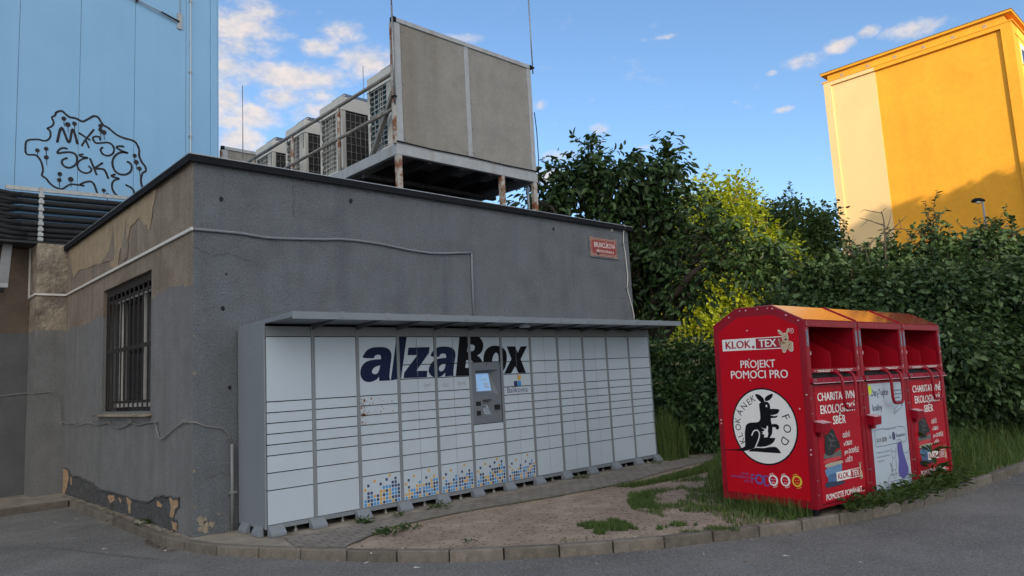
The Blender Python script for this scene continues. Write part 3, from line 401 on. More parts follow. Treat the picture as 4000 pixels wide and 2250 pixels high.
mat('insul', (.012,.013,.016), .8, .3, 12, .5, 30)
mat('galv', (.30,.315,.32), .4, .2, 12, metal=.6)
mat('cable_grey', (.21,.207,.2), .6)
mat('locker_grey', (.20,.222,.252), .45, .06, 2)
mat('locker_dark', (.085,.09,.1), .5)
mat('locker_white', (.475,.555,.64), .38, .03, 1.2, blotch=((.44,.52,.60), 1.1, .5, .75), objvar=.05)
mat('ink_navy', (.008,.015,.055), .7, spec=.2); mat('ink_black', (.004,.004,.007), .7, spec=.2)
mat('ink_grey', (.25,.26,.28), .5)
mat('sq_navy', (.02,.04,.13), .45); mat('sq_blue', (.045,.27,.62), .45); mat('sq_gold', (.62,.36,.06), .45)
mat('rust', (.3,.11,.03), .9, .4, 30)
mat('panel_grey', (.30,.29,.27), .8, .12, 3, .5, 40, streak=((.215,.185,.15), .9, 1.5), bdist=.012, fine=(.14, 30))
mat('steel_pale', (.38,.40,.42), .55, .12, 6, streak=((.26,.21,.16), .6, 7))
mat('steel_rusty', (.42,.40,.37), .7, .15, 8, blotch=((.2,.075,.03), 5, .47, .56))
mat('under_dark', (.03,.032,.036), .8, .3, 4)
mat('ac_case', (0.620,0.600,0.550), .5, .05, 2, streak=((.5,.48,.43), .4, 5))
mat('fin_dark', (.035,.033,.03), .7, .4, 18); mat('fin_teal', (.02,.06,.08), .6, .4, 18); mat('fin_grey', (.2,.195,.18), .7, .3, 16)
mat('grille_wire', (.5,.49,.46), .5)
mat('rail', (.2,.195,.185), .6, .2, 9, blotch=((.3,.28,.25), 6, .5, .62))
mat('gold_paint', (.80,.375,.026), .85, .09, .35, .3, 6, fine=(.08, 3), streak=((.74,.30,.02), .5, .8), bdist=.03)
mat('gold_side', (0.860,0.500,0.060), .85, .04, .5)
mat('cream_paint', (.76,.545,.27), .85, .04, .5)
mat('roof_cap', (.2,.18,.17), .6)
mat('vent', (.4,.3,.2), .7); mat('win_white', (.8,.79,.76), .4)
mat('glass_dark', (.02,.024,.03), .12, spec=.6)
mat('red_sticker', (.52,.002,.013), .5, .05, 2, spec=.15, streak=((.46,.002,.012), .6, 5))
mat('red_frame', (.29,.003,.016), .35, .1, 3, spec=.3, blotch=((.23,.003,.013), 4, .5, .7))
mat('red_roof', (.36,.006,.015), .16, .12, 5, spec=.8, coat=.7, streak=((.3,.006,.014), .5, 6))
mat('red_door', (.42,.006,.02), .45, .06, 3, spec=.2, streak=((.36,.006,.018), .6, 7))
mat('dark_red', (.32,.004,.018), .5, spec=.2)
mat('worn_edge', (.62,.38,.42), .5, .3, 30)
mat('ink_white', (.82,.80,.78), .45); mat('ink_red', (.36,.006,.02), .45); mat('roo_tan', (.52,.40,.27), .5); mat('roo_brown', (.25,.14,.06), .5)
mat('ink_purple', (.10,.085,.33), .5); mat('ink_line', (.07,.08,.17), .5); mat('ink_yellow', (.8,.55,.05), .5); mat('sticker_lime', (.62,.75,.03), .5)
mat('cl_grey', (.13,.13,.125), .6, .4, 60); mat('cl_red', (.55,.05,.06), .6, .2, 40); mat('cl_cream', (.42,.38,.3), .6, .2, 50); mat('cl_denim', (.12,.25,.42), .6, .4, 40); mat('cl_blue', (.07,.14,.30), .6, .5, 70); mat('cl_navy', (.02,.04,.08), .6, .3, 40); mat('cl_boot', (.016,.016,.018), .5, .4, 40)
mat('sticker_blue', (.16,.19,.24), .5, .5, 60)
mat('sign_red', (.28,.035,.022), .3, .15, 10, blotch=((.16,.03,.025), 8, .55, .7))
mat('bark', (.055,.043,.034), .95, .4, 8, .9, 30, bdist=.03); mat('bark_pale', (.28,.22,.14), .9, .3, 8, .6, 30); mat('twig', (.07,.055,.045), .9, .3, 10)
mat('window_rust', (.022,.017,.016), .85, .4, 20, .5, 40)
mat('litter', (.6,.58,.55), .8)
mat('shade_slab_wall', (.6,.57,.52), .9, .1, 1)  # pale face of the unseen slabs added for shade
mat('lamp_metal', (.25,.25,.26), .5); mat('lamp_glass', (.6,.6,.56), .3)
emit('screen', (.16,.28,.46), .38)
mat('terminal_grey', (.15,.17,.195), .5, .05, 3)
mat('conduit_paint', (.185,.20,.225), .75, .12, 6)
# glass with depth for the street sign etc. is not needed
leafmat('leaf_cherry', (.022,.046,.017), (.075,.135,.040), .16, .42)
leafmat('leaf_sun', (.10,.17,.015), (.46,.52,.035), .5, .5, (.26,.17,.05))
leafmat('leaf_dark', (.035,.065,.022), (.075,.125,.035), .28, .55)
leafmat('leaf_elder', (.032,.075,.03), (.085,.15,.055), .28, .5)
leafmat('leaf_lilac', (.020,.045,.018), (.105,.175,.065), .15, .45)
leafmat('flower_dry', (.13,.095,.07), (.22,.17,.13), .2, .8)
leafmat('flower_cream', (.3,.33,.2), (.5,.5,.36), .3, .7)
leafmat('blade', (.038,.078,.02), (.13,.20,.055), .3, .5, (.3,.25,.12))
leafmat('weed', (.032,.07,.02), (.075,.125,.035), .3, .5)
# paver pattern
def paver_mat():
    m = mat('pavers', (.235,.215,.19), .9, .2, 3, 0); t = m.node_tree; N = t.nodes; L = t.links; b = N['Principled BSDF']; src = b.inputs['Base Color'].links[0].from_socket
    tcn = N.new('ShaderNodeTexCoord'); br = N.new('ShaderNodeTexBrick'); L.new(tcn.outputs['Object'], br.inputs['Vector']); br.inputs['Scale'].default_value = 1
    br.inputs['Brick Width'].default_value = .21; br.inputs['Row Height'].default_value = .105; br.inputs['Mortar Size'].default_value = .007; br.inputs['Mortar Smooth'].default_value = .3
    br.inputs['Color1'].default_value = (1, 1, 1, 1); br.inputs['Color2'].default_value = (.84, .82, .8, 1); br.inputs['Mortar'].default_value = (.25, .23, .21, 1)
    x = N.new('ShaderNodeMix'); x.data_type = 'RGBA'; x.blend_type = 'MULTIPLY'; x.inputs[0].default_value = 1; L.new(src, x.inputs[6]); L.new(br.outputs['Color'], x.inputs[7]); L.new(x.outputs[2], b.inputs['Base Color'])
    bp = N.new('ShaderNodeBump'); bp.inputs['Strength'].default_value = .5; bp.inputs['Distance'].default_value = .008; bp.invert = True; L.new(br.outputs['Fac'], bp.inputs['Height']); L.new(bp.outputs[0], b.inputs['Normal'])
paver_mat()
# ------------------------------------------------------------------ ground
ZR = -0.095
rd = MB(); gx = [-300,-80,-30,-12,-6,-2,2,6,12,20,40,90,200,450,900]; gy = [-300,-90,-40,-22,-14,-9,-6,-3,0,3,7,14,40,120,400,900]
rd.v = [(x, y, ZR) for y in gy for x in gx]; nx = len(gx)
rd.f = [(j*nx+i, j*nx+i+1, (j+1)*nx+i+1, (j+1)*nx+i) for j in range(len(gy)-1) for i in range(nx-1)]; rd.m = [0]*len(rd.f)
tag(rd.build('road', 'asphalt'), kind='structure')
KERB = [(-.159,5.346),(-.195,3.7),(-.205,2.05),(-.208,.411),(-.148,-.138),(-.013,-.739),(.233,-1.256),(.467,-1.745),(.724,-2.225),(.997,-2.704),(1.301,-3.155),(1.676,-3.53),(2.061,-3.902),(2.478,-4.225),(2.898,-4.529),(3.38,-4.772),(3.836,-5.02),(4.305,-5.245),(4.79,-5.43),(5.28,-5.585),(5.775,-5.702),(6.264,-5.79),(6.77,-5.86),(7.29,-5.905),(7.81,-5.935),(8.33,-5.975),(8.86,-6.01),(9.39,-6.04),(9.92,-6.07),(10.45,-6.10),(10.98,-6.13),(11.5,-6.16),(12.03,-6.19),(12.56,-6.22)]
KW = .105
def offset_line(pts, d):
    out = []
    for i, p in enumerate(pts):
        a = Vector(pts[max(i-1, 0)]); b = Vector(pts[min(i+1, len(pts)-1)]); t = (b-a).normalized(); n = Vector((-t.y, t.x)); out.append((p[0]+n.x*d, p[1]+n.y*d))
    return out
KIN = offset_line(KERB, KW)      # inner edge (towards the building)
def poly_sheet(pts, z): return MB().add([(x, y, z) for x, y in pts], [tuple(range(len(pts)))])
from mathutils.geometry import tessellate_polygon
vg = MB()
for ring in ([(-.055, 40.), (-.055, 5.42)] + [(x, y) for x, y in KIN[1:]] + [(13.4,-6.15),(60,-8.9),(60,40)], [(-30,5.42),(-.055,5.42),(-.055,40),(-30,40)], [(60,-8.9),(400,-20),(400,400),(60,400)], [(-30,40),(60,40),(60,400),(-30,400)]):
    vg.add([(x, y, -.004) for x, y in ring], [tuple(t) for t in tessellate_polygon([[Vector((x, y, 0)) for x, y in ring]])])
tag(vg.build('verge_ground', 'soil'), kind='structure')
# plateau below the old wall, strip along the left wall, light concrete at the corner
tag(poly_sheet([(-30,5.44),(-.10,5.44),(-.06,.9),(.0,.9),(.0,6.67),(-.49,6.67),(-.49,7.3),(-30,7.3)], .003).build('pavement', 'concrete'), kind='structure')
corner = [(-.115,.9),(-.10,.45),(-.045,-.11),(.085,-.69),(.325,-1.2),(.50,-1.55),(.62,-1.05),(9.0,-1.0),(9.0,-.004),(-.004,-.004),(-.004,.9)]
tag(poly_sheet(corner, .003).build('concrete_apron', 'concrete'), kind='structure')
path = [(.50,-1.56),(.565,-1.68),(.80,-2.06),(.95,-1.95),(1.588,-1.60),(2.2,-1.56),(2.75,-1.57),(3.5,-1.70),(4.3,-1.84),(5.25,-1.92),(6.1,-1.85),(6.92,-1.72),(8.34,-1.63),(10.5,-1.5),(10.5,-1.02),(.625,-1.06)]
tag(poly_sheet(path, .007).build('path', 'pavers'), kind='structure')
# edging board step of the paved path, seen as a dark line
eb = MB()
ed = [(.98,-1.955),(1.588,-1.607),(2.2,-1.567),(2.75,-1.577),(3.5,-1.707),(4.3,-1.847)]
for a, b in zip(ed, ed[1:]): eb.bar((a[0],a[1],-.004), (b[0],b[1],-.004), .03, .03)
tag(eb.build('path_edging', 'joint'), 'dark narrow edging strip along the paved path beside bare soil', 'edging')
# kerb stones
def kerb_stone(a, b, ai, bi, label, group, z1=0.012):
    g = .006; a, b, ai, bi = map(Vector, (a, b, ai, bi)); t = (b-a).normalized()*g; ti = (bi-ai).normalized()*g
    j = random.uniform(-.006, .006); zz = z1+random.uniform(-.004, .004)
    a, b, ai, bi = a+t, b-t, ai+ti, bi-ti; c = (a+b+ai+bi)/4
    mb = MB(); n = Vector((-(b-a).y, (b-a).x)).normalized()*j
    P = [a+n, b+n, bi+n, ai+n]
    mb.hexa([(p.x-c.x, p.y-c.y, -.30-.0) for p in P] + [(p.x-c.x, p.y-c.y, zz) for p in P])
    o = mb.build('kerb_stone', 'kerbstone', bevel=.012); o.location = (c.x, c.y, 0)
    return tag(o, label, 'kerb stone', group)
for i in range(len(KERB)-1):
    if i < 3:
        n = 3
        for k in range(n):
            l = lambda P, t: (P[i][0]+(P[i+1][0]-P[i][0])*t, P[i][1]+(P[i+1][1]-P[i][1])*t)
            kerb_stone(l(KERB, k/n), l(KERB, (k+1)/n), l(KIN, k/n), l(KIN, (k+1)/n), 'worn kerb stone in the straight row under the barred window wall', 'kerb stones along the left wall')
    else:
        kerb_stone(KERB[i], KERB[i+1], KIN[i], KIN[i+1], 'grey concrete kerb stone in the curved row bordering the asphalt road', 'kerb stones along the curved road edge')
for k in range(6):
    x1 = -.165-k*1.0; kerb_stone((x1-1.0, 5.28), (x1, 5.34), (x1-1.0, 5.40), (x1, 5.45), 'dirty kerb stone in the short row before the old pilaster', 'kerb stones before the pilaster')
for k in range(14):
    x0 = 12.56+k*1.9; kerb_stone((x0, -6.22-k*.11), (x0+1.9, -6.33-k*.11), (x0, -6.115-k*.11), (x0+1.9, -6.225-k*.11), 'grey concrete kerb stone in the curved row bordering the asphalt road', 'kerb stones along the curved road edge')
# ------------------------------------------------------------------ grey utility building
BL, BW, BH = 8.605, 6.67, 4.53
bld = thing('grey_building', 'low flat-roofed utility building with dark blue-grey stucco front and stained taupe side', 'building', (0,0,0))
# front wall (with two-tone side): walls 0.3 thick, window opening in the left wall
wy0, wy1, wz0, wz1 = 1.60, 4.06, 1.46, 3.40
ZP = 2.97
w = MB(); w.box(0, BL, 0, .3, -.3, BH); w.box(BL-.3, BL, .3, BW, -.3, BH); w.box(.3, BL-.3, BW-.3, BW, -.3, BH); w.build('wall', 'stucco_blue', bld)
def wall_cells(y0, y1, z0, z1):
    # the left wall as butted blocks around the window opening; jagged paint line handled by the upper block's lower edge
    mb = MB(); ys = [y0, wy0, wy1, y1]; zs = sorted({z0, z1, *[z for z in (wz0, wz1) if z0 < z < z1]})
    for i in range(3):
        for j in range(len(zs)-1):
            if i == 1 and zs[j] >= wz0-1e-6 and zs[j+1] <= wz1+1e-6: continue
            mb.box(0.0, .3, ys[i], ys[i+1], zs[j], zs[j+1])
    return mb
wall_cells(.3, BW-.3, -.3, ZP).build('wall', 'stucco_grey', bld)
wall_cells(.3, BW-.3, ZP, BH).build('wall', 'stucco_taupe', bld)
MB().box(-.0035, .0, .0, .3, -.3, ZP).build('wall', 'stucco_grey', bld); MB().box(-.0035, 0, .0, .3, ZP, BH).build('wall', 'stucco_taupe', bld)
MB().box(-.0035, .0, BW-.3, BW, -.3, ZP).build('wall', 'stucco_grey', bld); MB().box(-.0035, 0, BW-.3, BW, ZP, BH).build('wall', 'stucco_taupe', bld)
for p in bld.children: p.name = 'wall'
# uneven upper edge of the grey paint
pe = MB(); top = []; y = .02
while y < BW-.05:
    top.append((y, ZP + .02 + .035*math.sin(y*2.1) + random.uniform(-.015, .02))); y += .12
seg1 = [p for p in top if p[0] < wy0-.01]; seg2 = [p for p in top if p[0] > wy1+.01]
for sg, a, b in ((seg1, .006, wy0-.003), (seg2, wy1+.003, BW-.006)):
    pl_ = [(a, ZP-.08), (b, ZP-.08), (b, sg[-1][1])] + sg[::-1] + [(a, sg[0][1])]
    MB().prism(pl_, lambda u, v, d: (d, u, v), -.0014, -.0).build('paint_edge', 'stucco_grey', bld)
fx = lambda u, v, d: (d, u, v)
# bare plaster where the render has come off below the roof
pp = MB(); up = [(6.565,4.50),(6.30,4.15),(6.118,3.905),(5.95,3.93),(5.752,3.989),(5.4,3.97),(5.044,3.939),(4.7,3.93),(4.391,3.90),(4.05,3.88),(3.715,3.888),(3.6,3.751),(3.44,3.69),(3.283,3.663),(3.189,3.804),(3.096,3.943),(2.95,3.91),(2.833,3.917),(2.70,4.07),(2.592,4.195),(2.4,4.21),(2.169,4.223),(2.0,4.12),(1.819,4.045),(1.75,3.99),(1.678,3.964),(1.58,4.14),(1.499,4.332),(1.45,4.40),(1.393,4.50)]
jj = []
for a, b in zip(up, up[1:]):
    for t in (0, .5): jj.append((a[0]+(b[0]-a[0])*t+random.uniform(-.02,.02), a[1]+(b[1]-a[1])*t+random.uniform(-.018,.018)))
jj.append(up[-1]); pp.prism([(a, min(b, 4.515)) for a, b in jj], fx, -.009, -.0045)
pp.build('bare_plaster', 'plaster_bare', bld)
tg = MB()
for pts in ([(3.05,3.93),(2.93,4.12),(2.84,4.36),(2.80,4.10),(2.70,3.95),(2.72,3.75),(2.95,3.72)], [(4.2,3.9),(3.75,4.02),(3.6,4.22),(3.55,4.4),(3.45,4.15),(3.42,3.93),(3.5,3.82)]):
    tg.prism([(a+random.uniform(-.01,.01), b) for a, b in pts], fx, -.0125, -.0095)
tg.build('render_flake', 'stucco_taupe', bld)
# peeled plinth: rough dark core with broken rim and tan brick showing
def jag(pts, k, amp):
    out = []
    for a, b in zip(pts, pts[1:]):
        for j in range(k):
            t = j/k; out.append((a[0]+(b[0]-a[0])*t+random.uniform(-amp, amp), a[1]+(b[1]-a[1])*t+random.uniform(-amp, amp)))
    return out+[pts[-1]]
pk = [(6.55,.47),(6.30,.46),(6.116,.432),(5.938,.34),(5.6,.37),(5.09,.364),(4.502,.329),(4.129,.26),(3.5,.27),(2.966,.268),(2.234,.253),(1.573,.268),(1.328,.364),(1.033,.406),(.70,.40),(.425,.417),(.45,.30),(.636,.185),(.474,.113),(.526,.012)]
pm = MB(); pm.prism(jag(pk, 3, .016)+[(6.55,.012)], fx, -.007, -.0045); pm.build('peeled_plinth', 'peeled', bld)
rim = MB(); rp = jag(pk[:17], 4, .014); rim.tube([(-.012, a, b) for a, b in rp], [.012+random.uniform(-.004,.006) for _ in rp], 5); rim.build('broken_rim', 'peeled', bld)
bb = MB()
for pts in ([(6.55,.46),(6.25,.44),(6.15,.3),(6.3,.12),(6.45,.02),(6.55,.02)], [(6.02,.34),(5.9,.33),(5.93,.2),(6.0,.25)], [(2.62,.25),(2.36,.25),(2.42,.16),(2.40,.05),(2.48,.04),(2.52,.14)], [(3.6,.2),(3.25,.24),(3.2,.15),(3.45,.1)], [(.80,.40),(.47,.40),(.44,.34),(.58,.27),(.60,.2),(.68,.16),(.76,.17),(.72,.29)], [(.68,.13),(.50,.11),(.52,.02),(.63,.02)], [(1.25,.31),(1.06,.29),(1.12,.24),(1.25,.25)], [(3.0,.2),(2.86,.22),(2.9,.15)]):
    bb.prism(jag(pts, 3, .014), fx, -.0125, -.0075)
bb.build('bare_brick', 'brick_bare', bld)
cr = MB()
for _ in range(70):
    y_ = random.uniform(.2, 6.4); s_ = random.uniform(.012, .035); cr.hexa([(-.03-random.random()*.07+dx*s_, y_+dy*s_, .0+dz*s_*.8) for dz in (0,1) for dx, dy in ((-1,-1),(1,-.8),(.8,1),(-.9,.7))])
tag(cr.build('rubble', 'concrete'), 'crumbled plaster bits lying along the foot of the peeled wall', 'rubble', kind='stuff')
# drilled holes in the front
hb = MB()
for x, z, r_ in ((.339,4.075,.035),(2.194,4.299,.04),(6.404,4.322,.035),(.354,2.687,.035),(.438,1.71,.03),(2.6,2.2,.02),(.40,3.12,.015)):
    hb.prism([(x+a*(.8+.4*random.random()), z+b*(.8+.4*random.random())) for a, b in circ(0,0,r_*.75,r_*.95,11)], lambda u, v, d: (u, d, v), -.0045, .0)
hb.build('drill_hole', 'dark_hole', bld)
cr_ = MB(); r9 = random.Random(4)
for pts in ([(5.1,.0),(5.2,.6),(5.05,1.2)], [(.0,3.42),(.25,3.35),(.45,3.38),(.8,3.30)], [(7.6,3.12),(8.0,3.10),(8.55,3.13)], [(6.9,4.5),(6.93,4.1),(6.85,3.6),(6.9,3.1)], [(1.3,4.5),(1.34,4.2),(1.28,3.9)], [(.10,.62),(.30,.70),(.53,.66)]):
    q_ = []
    for a, b in zip(pts, pts[1:]):
        for t in (0,.2,.4,.6,.8): q_.append((a[0]+(b[0]-a[0])*t+r9.uniform(-.02,.02), a[1]+(b[1]-a[1])*t+r9.uniform(-.02,.02)))
    cr_.sheet(stroke_flat(q_, .007, False, .6), lambda u, v, d: (u, d, v), -.0042)
cr_.build('hairline_crack', 'joint', bld)
ch_ = MB()
for x, z, r_ in ((.10,.18,.05),(.13,.09,.06),(.22,.12,.035),(.30,.22,.02),(.02,1.9,.02),(.015,2.35,.015),(.012,.75,.02),(.02,.35,.025)):
    ch_.prism([(max(.001, x+a*r9.uniform(.4,1.4)), z+b*r9.uniform(.5,1.5)) for a, b in circ(0,0,r_,n=9)], lambda u, v, d: (u, d, v), -.0042, -.0)
ch_.build('paint_chip', 'plaster_old', bld)
# roof
rf = MB(); rf.box(-.055, BL+.055, -.055, BW+.02, BH+.001, BH+.045); roof = rf.build('roof', 'bitumen', bld)
fl = MB(); fl.box(-.07, BL+.07, -.072, -.056, BH-.035, BH+.05); fl.box(-.072, -.056, -.056, BW+.02, BH-.035, BH+.05); fl.box(BL+.056, BL+.072, -.056, BW+.02, BH-.05, BH+.05)
fl.build('flashing', 'roof_edge', roof)
fe = MB(); fe.bar((-.075,-.064,BH+.056),(BL+.075,-.064,BH+.056),.03,.012); fe.bar((-.064,-.05,BH+.056),(-.064,BW,BH+.056),.03,.012); fe.build('drip_edge', 'zinc', roof)
# window: reveal, frame, panes, rusty bars, sill
wf = MB()
for (a, b, c, d) in ((wy0, wy1, wz0+.06, wz0+.13), (wy0, wy1, wz1-.22, wz1-.15), ): wf.box(.17, .2, a+.05, b-.05, c, d)
for yy in (2.50, 3.72): wf.box(.175, .215, yy, yy+.075, wz0+.132, wz1-.222)
win = wf.build('window', 'white_trim', bld)
MB().box(.224, .23, wy0, wy1, wz0, wz1).build('pane', 'glass_dark', win)
MB().box(.24, .29, wy0, wy1, wz0, wz1).build('blind', 'dark_hole', win)
gr = MB(); nb = 11
for k in range(nb):
    yy = wy0+.12+k*(wy1-wy0-.24)/(nb-1); gr.box(.055, .065, yy-.026, yy+.026, wz0+.03, wz1-.12)
gr.box(.045, .054, wy0+.02, wy1-.02, 2.36, 2.42); gr.box(.066, .074, wy0+.02, wy1-.02, wz0+.12, wz0+.16); gr.box(.066, .074, wy0+.02, wy1-.02, wz1-.24, wz1-.19)
gr.box(.05, .08, wy0+.003, wy0+.035, wz0+.02, wz1-.02); gr.box(.05, .08, wy1-.035, wy1-.003, wz0+.02, wz1-.02); gr.box(.05, .08, wy0+.036, wy1-.036, wz1-.12, wz1-.003)
gr.build('window_bars', 'window_rust', bld)
sl = MB(); sl.hexa([(-.10,wy0-.06,1.395),(.3,wy0-.06,1.43),(.3,wy1+.18,1.43),(-.10,wy1+.18,1.395),(-.10,wy0-.06,1.42),(.3,wy0-.06,1.458),(.3,wy1+.18,1.458),(-.10,wy1+.18,1.42)]); sl.build('window_sill', 'plaster_old', bld)
# cable trunking along both walls
tr = thing('cable_trunking', 'white flat cable trunking running along the taupe side wall under the roof', 'cable trunking', (-.02,3,3.65))
t_ = MB(); t_.box(-.034, -.0095, -.03, BW-.025, 3.633, 3.675); t_.box(-.49, -.035, BW-.030, BW-.004, 3.634, 3.674); t_.box(-.522, -.4925, BW-.03, 7.27, 3.634, 3.674); t_.bar((-.507,7.285,3.63),(-.507,7.285,4.62),.03,.03); t_.build('trunking', 'white_trim', tr, bevel=.004)
fc = [(.0,3.652),(.559,3.657),(.9,3.632),(1.203,3.646),(1.728,3.684),(2.0,3.715),(2.294,3.719),(2.695,3.702),(3.188,3.654),(3.561,3.640),(3.873,3.66),(4.12,3.69),(4.40,3.712)]
q = MB(); q.tube([(x, -.019, z) for x, z in fc], .019, 8); q.tube([(4.40,-.019,3.712),(4.392,-.019,3.2),(4.387,-.019,2.46)], .018, 8)
tag(q.build('cable_conduit', 'conduit_paint', smooth=True), 'grey sagging conduit crossing the blue-grey front wall and dropping behind the locker roof', 'conduit')
# thin cable along the wall on clips
cb = thing('wall_cable', 'thin grey cable drooping between clips below the barred window', 'cable', (-.02,3,1.3))
sd_ = [(6.675,1.286),(6.3,1.262),(5.806,1.283),(5.6,1.236),(5.371,1.242),(5.0,1.28),(4.622,1.29),(4.3,1.26),(4.019,1.266),(3.7,1.29),(3.503,1.297),(3.25,1.24),(3.015,1.219),(2.7,1.25),(2.383,1.311),(2.2,1.285),(1.998,1.278),(1.6,1.31),(1.292,1.327),(1.25,1.22),(1.166,1.116),(1.05,1.11),(.932,1.131),(.55,1.25),(.226,1.332)]
c1 = MB(); c1.tube([(-.022, y, z) for y, z in sd_] + [(-.02,.02,1.325),(.026,-.02,1.322),(.131,-.02,1.27),(.345,-.02,1.225),(.41,-.02,1.15),(.449,-.02,1.02)], .0085, 6)
c1.tube([(-.02,BW-.0,1.286),(-.05,BW-.02,1.45),(-.10,BW-.02,1.75),(-.22,BW-.02,1.86),(-.50,BW-.02,1.84),(-.51,7.28,1.86),(-1.2,7.28,1.80),(-3,7.28,1.72)], .0075, 6); c1.build('cable', 'cable_grey', cb, smooth=True)
for y, z in ((6.675,1.29),(5.806,1.286),(4.622,1.293),(3.503,1.3),(2.383,1.314),(1.292,1.33),(.226,1.335)): MB().box(-.04, -.001, y-.045, y+.045, z-.016, z+.022).build('clip', 'cable_grey', cb)
pipe = thing('conduit_pipe', 'thin upright blue-grey pipe on the front wall left of the locker', 'pipe', (.449,-.03,0))
MB().tube([(.449,-.035,1.03),(.449,-.035,.0)], .021, 10).build('tube', 'pvc_grey', pipe, smooth=True); MB().box(.40, .50, -.06, -.012, .44, .47).build('clamp', 'galv', pipe)
# street sign
sx0, sx1, sz0, sz1 = 7.352, 8.218, 3.873, 4.302
sg = thing('street_sign', 'rusty red enamel street name plate high on the grey front wall', 'sign', (7.785,-.012,sz0))
MB().box(sx0, sx1, -.02, -.006, sz0, sz1).build('plate', 'stucco_blue', sg, bevel=.004)
fy = lambda u, v, d: (u, d, v)
face = MB(); face.sheet(quad(sx0+.035, sx1-.035, sz0+.035, sz1-.035), fy, -.0215); face.build('face', 'sign_red', sg)
ln = MB()
for i_, wd in ((.05, .012), (.075, .007)):
    for p_ in ([(sx0+i_,sz0+i_),(sx1-i_,sz0+i_),(sx1-i_,sz1-i_),(sx0+i_,sz1-i_),(sx0+i_,sz0+i_)],): ln.sheet(stroke_flat(p_, wd, False), fy, -.0225)
for cx, cz in ((sx0+.06,sz0+.06),(sx1-.06,sz0+.06),(sx0+.06,sz1-.06),(sx1-.06,sz1-.06)):
    ln.sheet(stroke_flat([(cx-.035,cz-.035),(cx+.035,cz-.035),(cx+.035,cz+.035),(cx-.035,cz+.035),(cx-.035,cz-.035)], .009, False), fy, -.0228)
ln.build('border', 'cl_cream', sg)
tx = MB(); tx.sheet(fit(text_flat('BRUNCLÍKOVA', .004), 7.50, 8.135, 4.085, 4.18, True), fy, -.0232); tx.sheet(fit(text_flat('BŘEVNOV-PRAHA 6', .0), 7.565, 8.085, 3.985, 4.035, True), fy, -.0232); tx.build('lettering', 'ink_white', sg)
rs = MB(); rs.sheet(polys_flat([[(7.60+a, 3.955+b) for a, b in circ(0,0,.035,.03,9)]]), fy, -.0236); rs.build('rust_spot', 'dark_hole', sg)
wr = thing('wall_wire', 'pale thin wire hanging down the right end of the grey front wall', 'wire', (8.43,-.02,4.5))
c2 = MB(); c2.tube([(8.40,-.075,4.60),(8.446,-.075,4.593),(8.43,-.03,4.45),(8.41,-.025,4.211),(8.443,-.025,4.056),(8.46,-.025,3.8),(8.472,-.025,3.551),(8.425,-.025,3.317),(8.49,-.025,3.099),(8.545,-.025,2.92),(8.575,-.025,2.78),(8.58,-.025,2.3)], .010, 6); c2.build('wire', 'white_trim', wr, smooth=True)
for x, z in ((8.41,4.211),(8.425,3.317)): MB().box(x-.035, x+.035, -.04, -.001, z-.015, z+.015).build('clip', 'galv', wr)
tag(MB().box(8.06,8.12,-.012,-.001,4.45,4.52).build('wall_tag', 'white_trim', bevel=.003), 'small white tag on the wall just under the roof edge', 'tag')
# ------------------------------------------------------------------ blue building with old base wall
YB = 7.2
bb_ = thing('blue_building', 'tall pale blue metal-clad building with black graffiti behind the grey building', 'building', (-2,YB,0))
cl = MB(); xs = [-7.2,-6.1,-5.05,-4.0,-2.94,-1.87,-.81,.24,1.27,2.33,2.87,3.03]; zt = 16.0
cl.box(-7.2, 3.02, YB+.02, 22, 4.66, zt-.02, 1)
for a, b in zip(xs, xs[1:]):
    cl.box(a+.004, b-.004, YB, YB+.019, 4.62, zt)
cl.box(3.0305, 3.06, YB+.0, 22, 4.62, zt)
cl.build('cladding', ['blue_clad', 'blue_gap'], bb_)
def bx(u, v, d): return (u, d, v)
gm = MB()
for wd, pts in DATA['graf']:
    for k_, (wd_, dd) in enumerate(((wd*1.15, YB-.004),)): gm.sheet(stroke_flat(smooth_line(pts, 6), wd*1.25, True, .10), bx, dd-.0004*len(gm.f)/200)
for x, z in DATA['gdot']:
    rr = random.uniform(.038,.05); gm.sheet((circ(x, z, rr, rr*1.05, 14), [tuple(range(14))]), bx, YB-.009); gm.sheet(stroke_flat([(x,z),(x+.005,z-.1),(x+.012,z-.15)], .012), bx, YB-.0085)
gm.build('graffiti', 'paint_black', bb_)
lw = MB(); lw.box(-12, -.49, 7.3, 7.6, 1.9+.0, 4.61); lw.build('base_wall', 'recess_shade_brown', bb_)
MB().box(-12, -.49, 7.296, 7.6, -.3, 2.985).build('base_wall', 'recess_shade_grey', bb_)
MB().box(-.49, -.002, BW, 7.6, 2.99, 4.615).build('pilaster', 'plaster_old', bb_); MB().box(-.49, -.002, BW-.003, 7.6, -.3, 2.989).build('pilaster', 'stucco_grey', bb_)
MB().box(-12, -.002, 6.72, 7.6, 4.617, 4.655).build('soffit', 'under_dark', bb_)
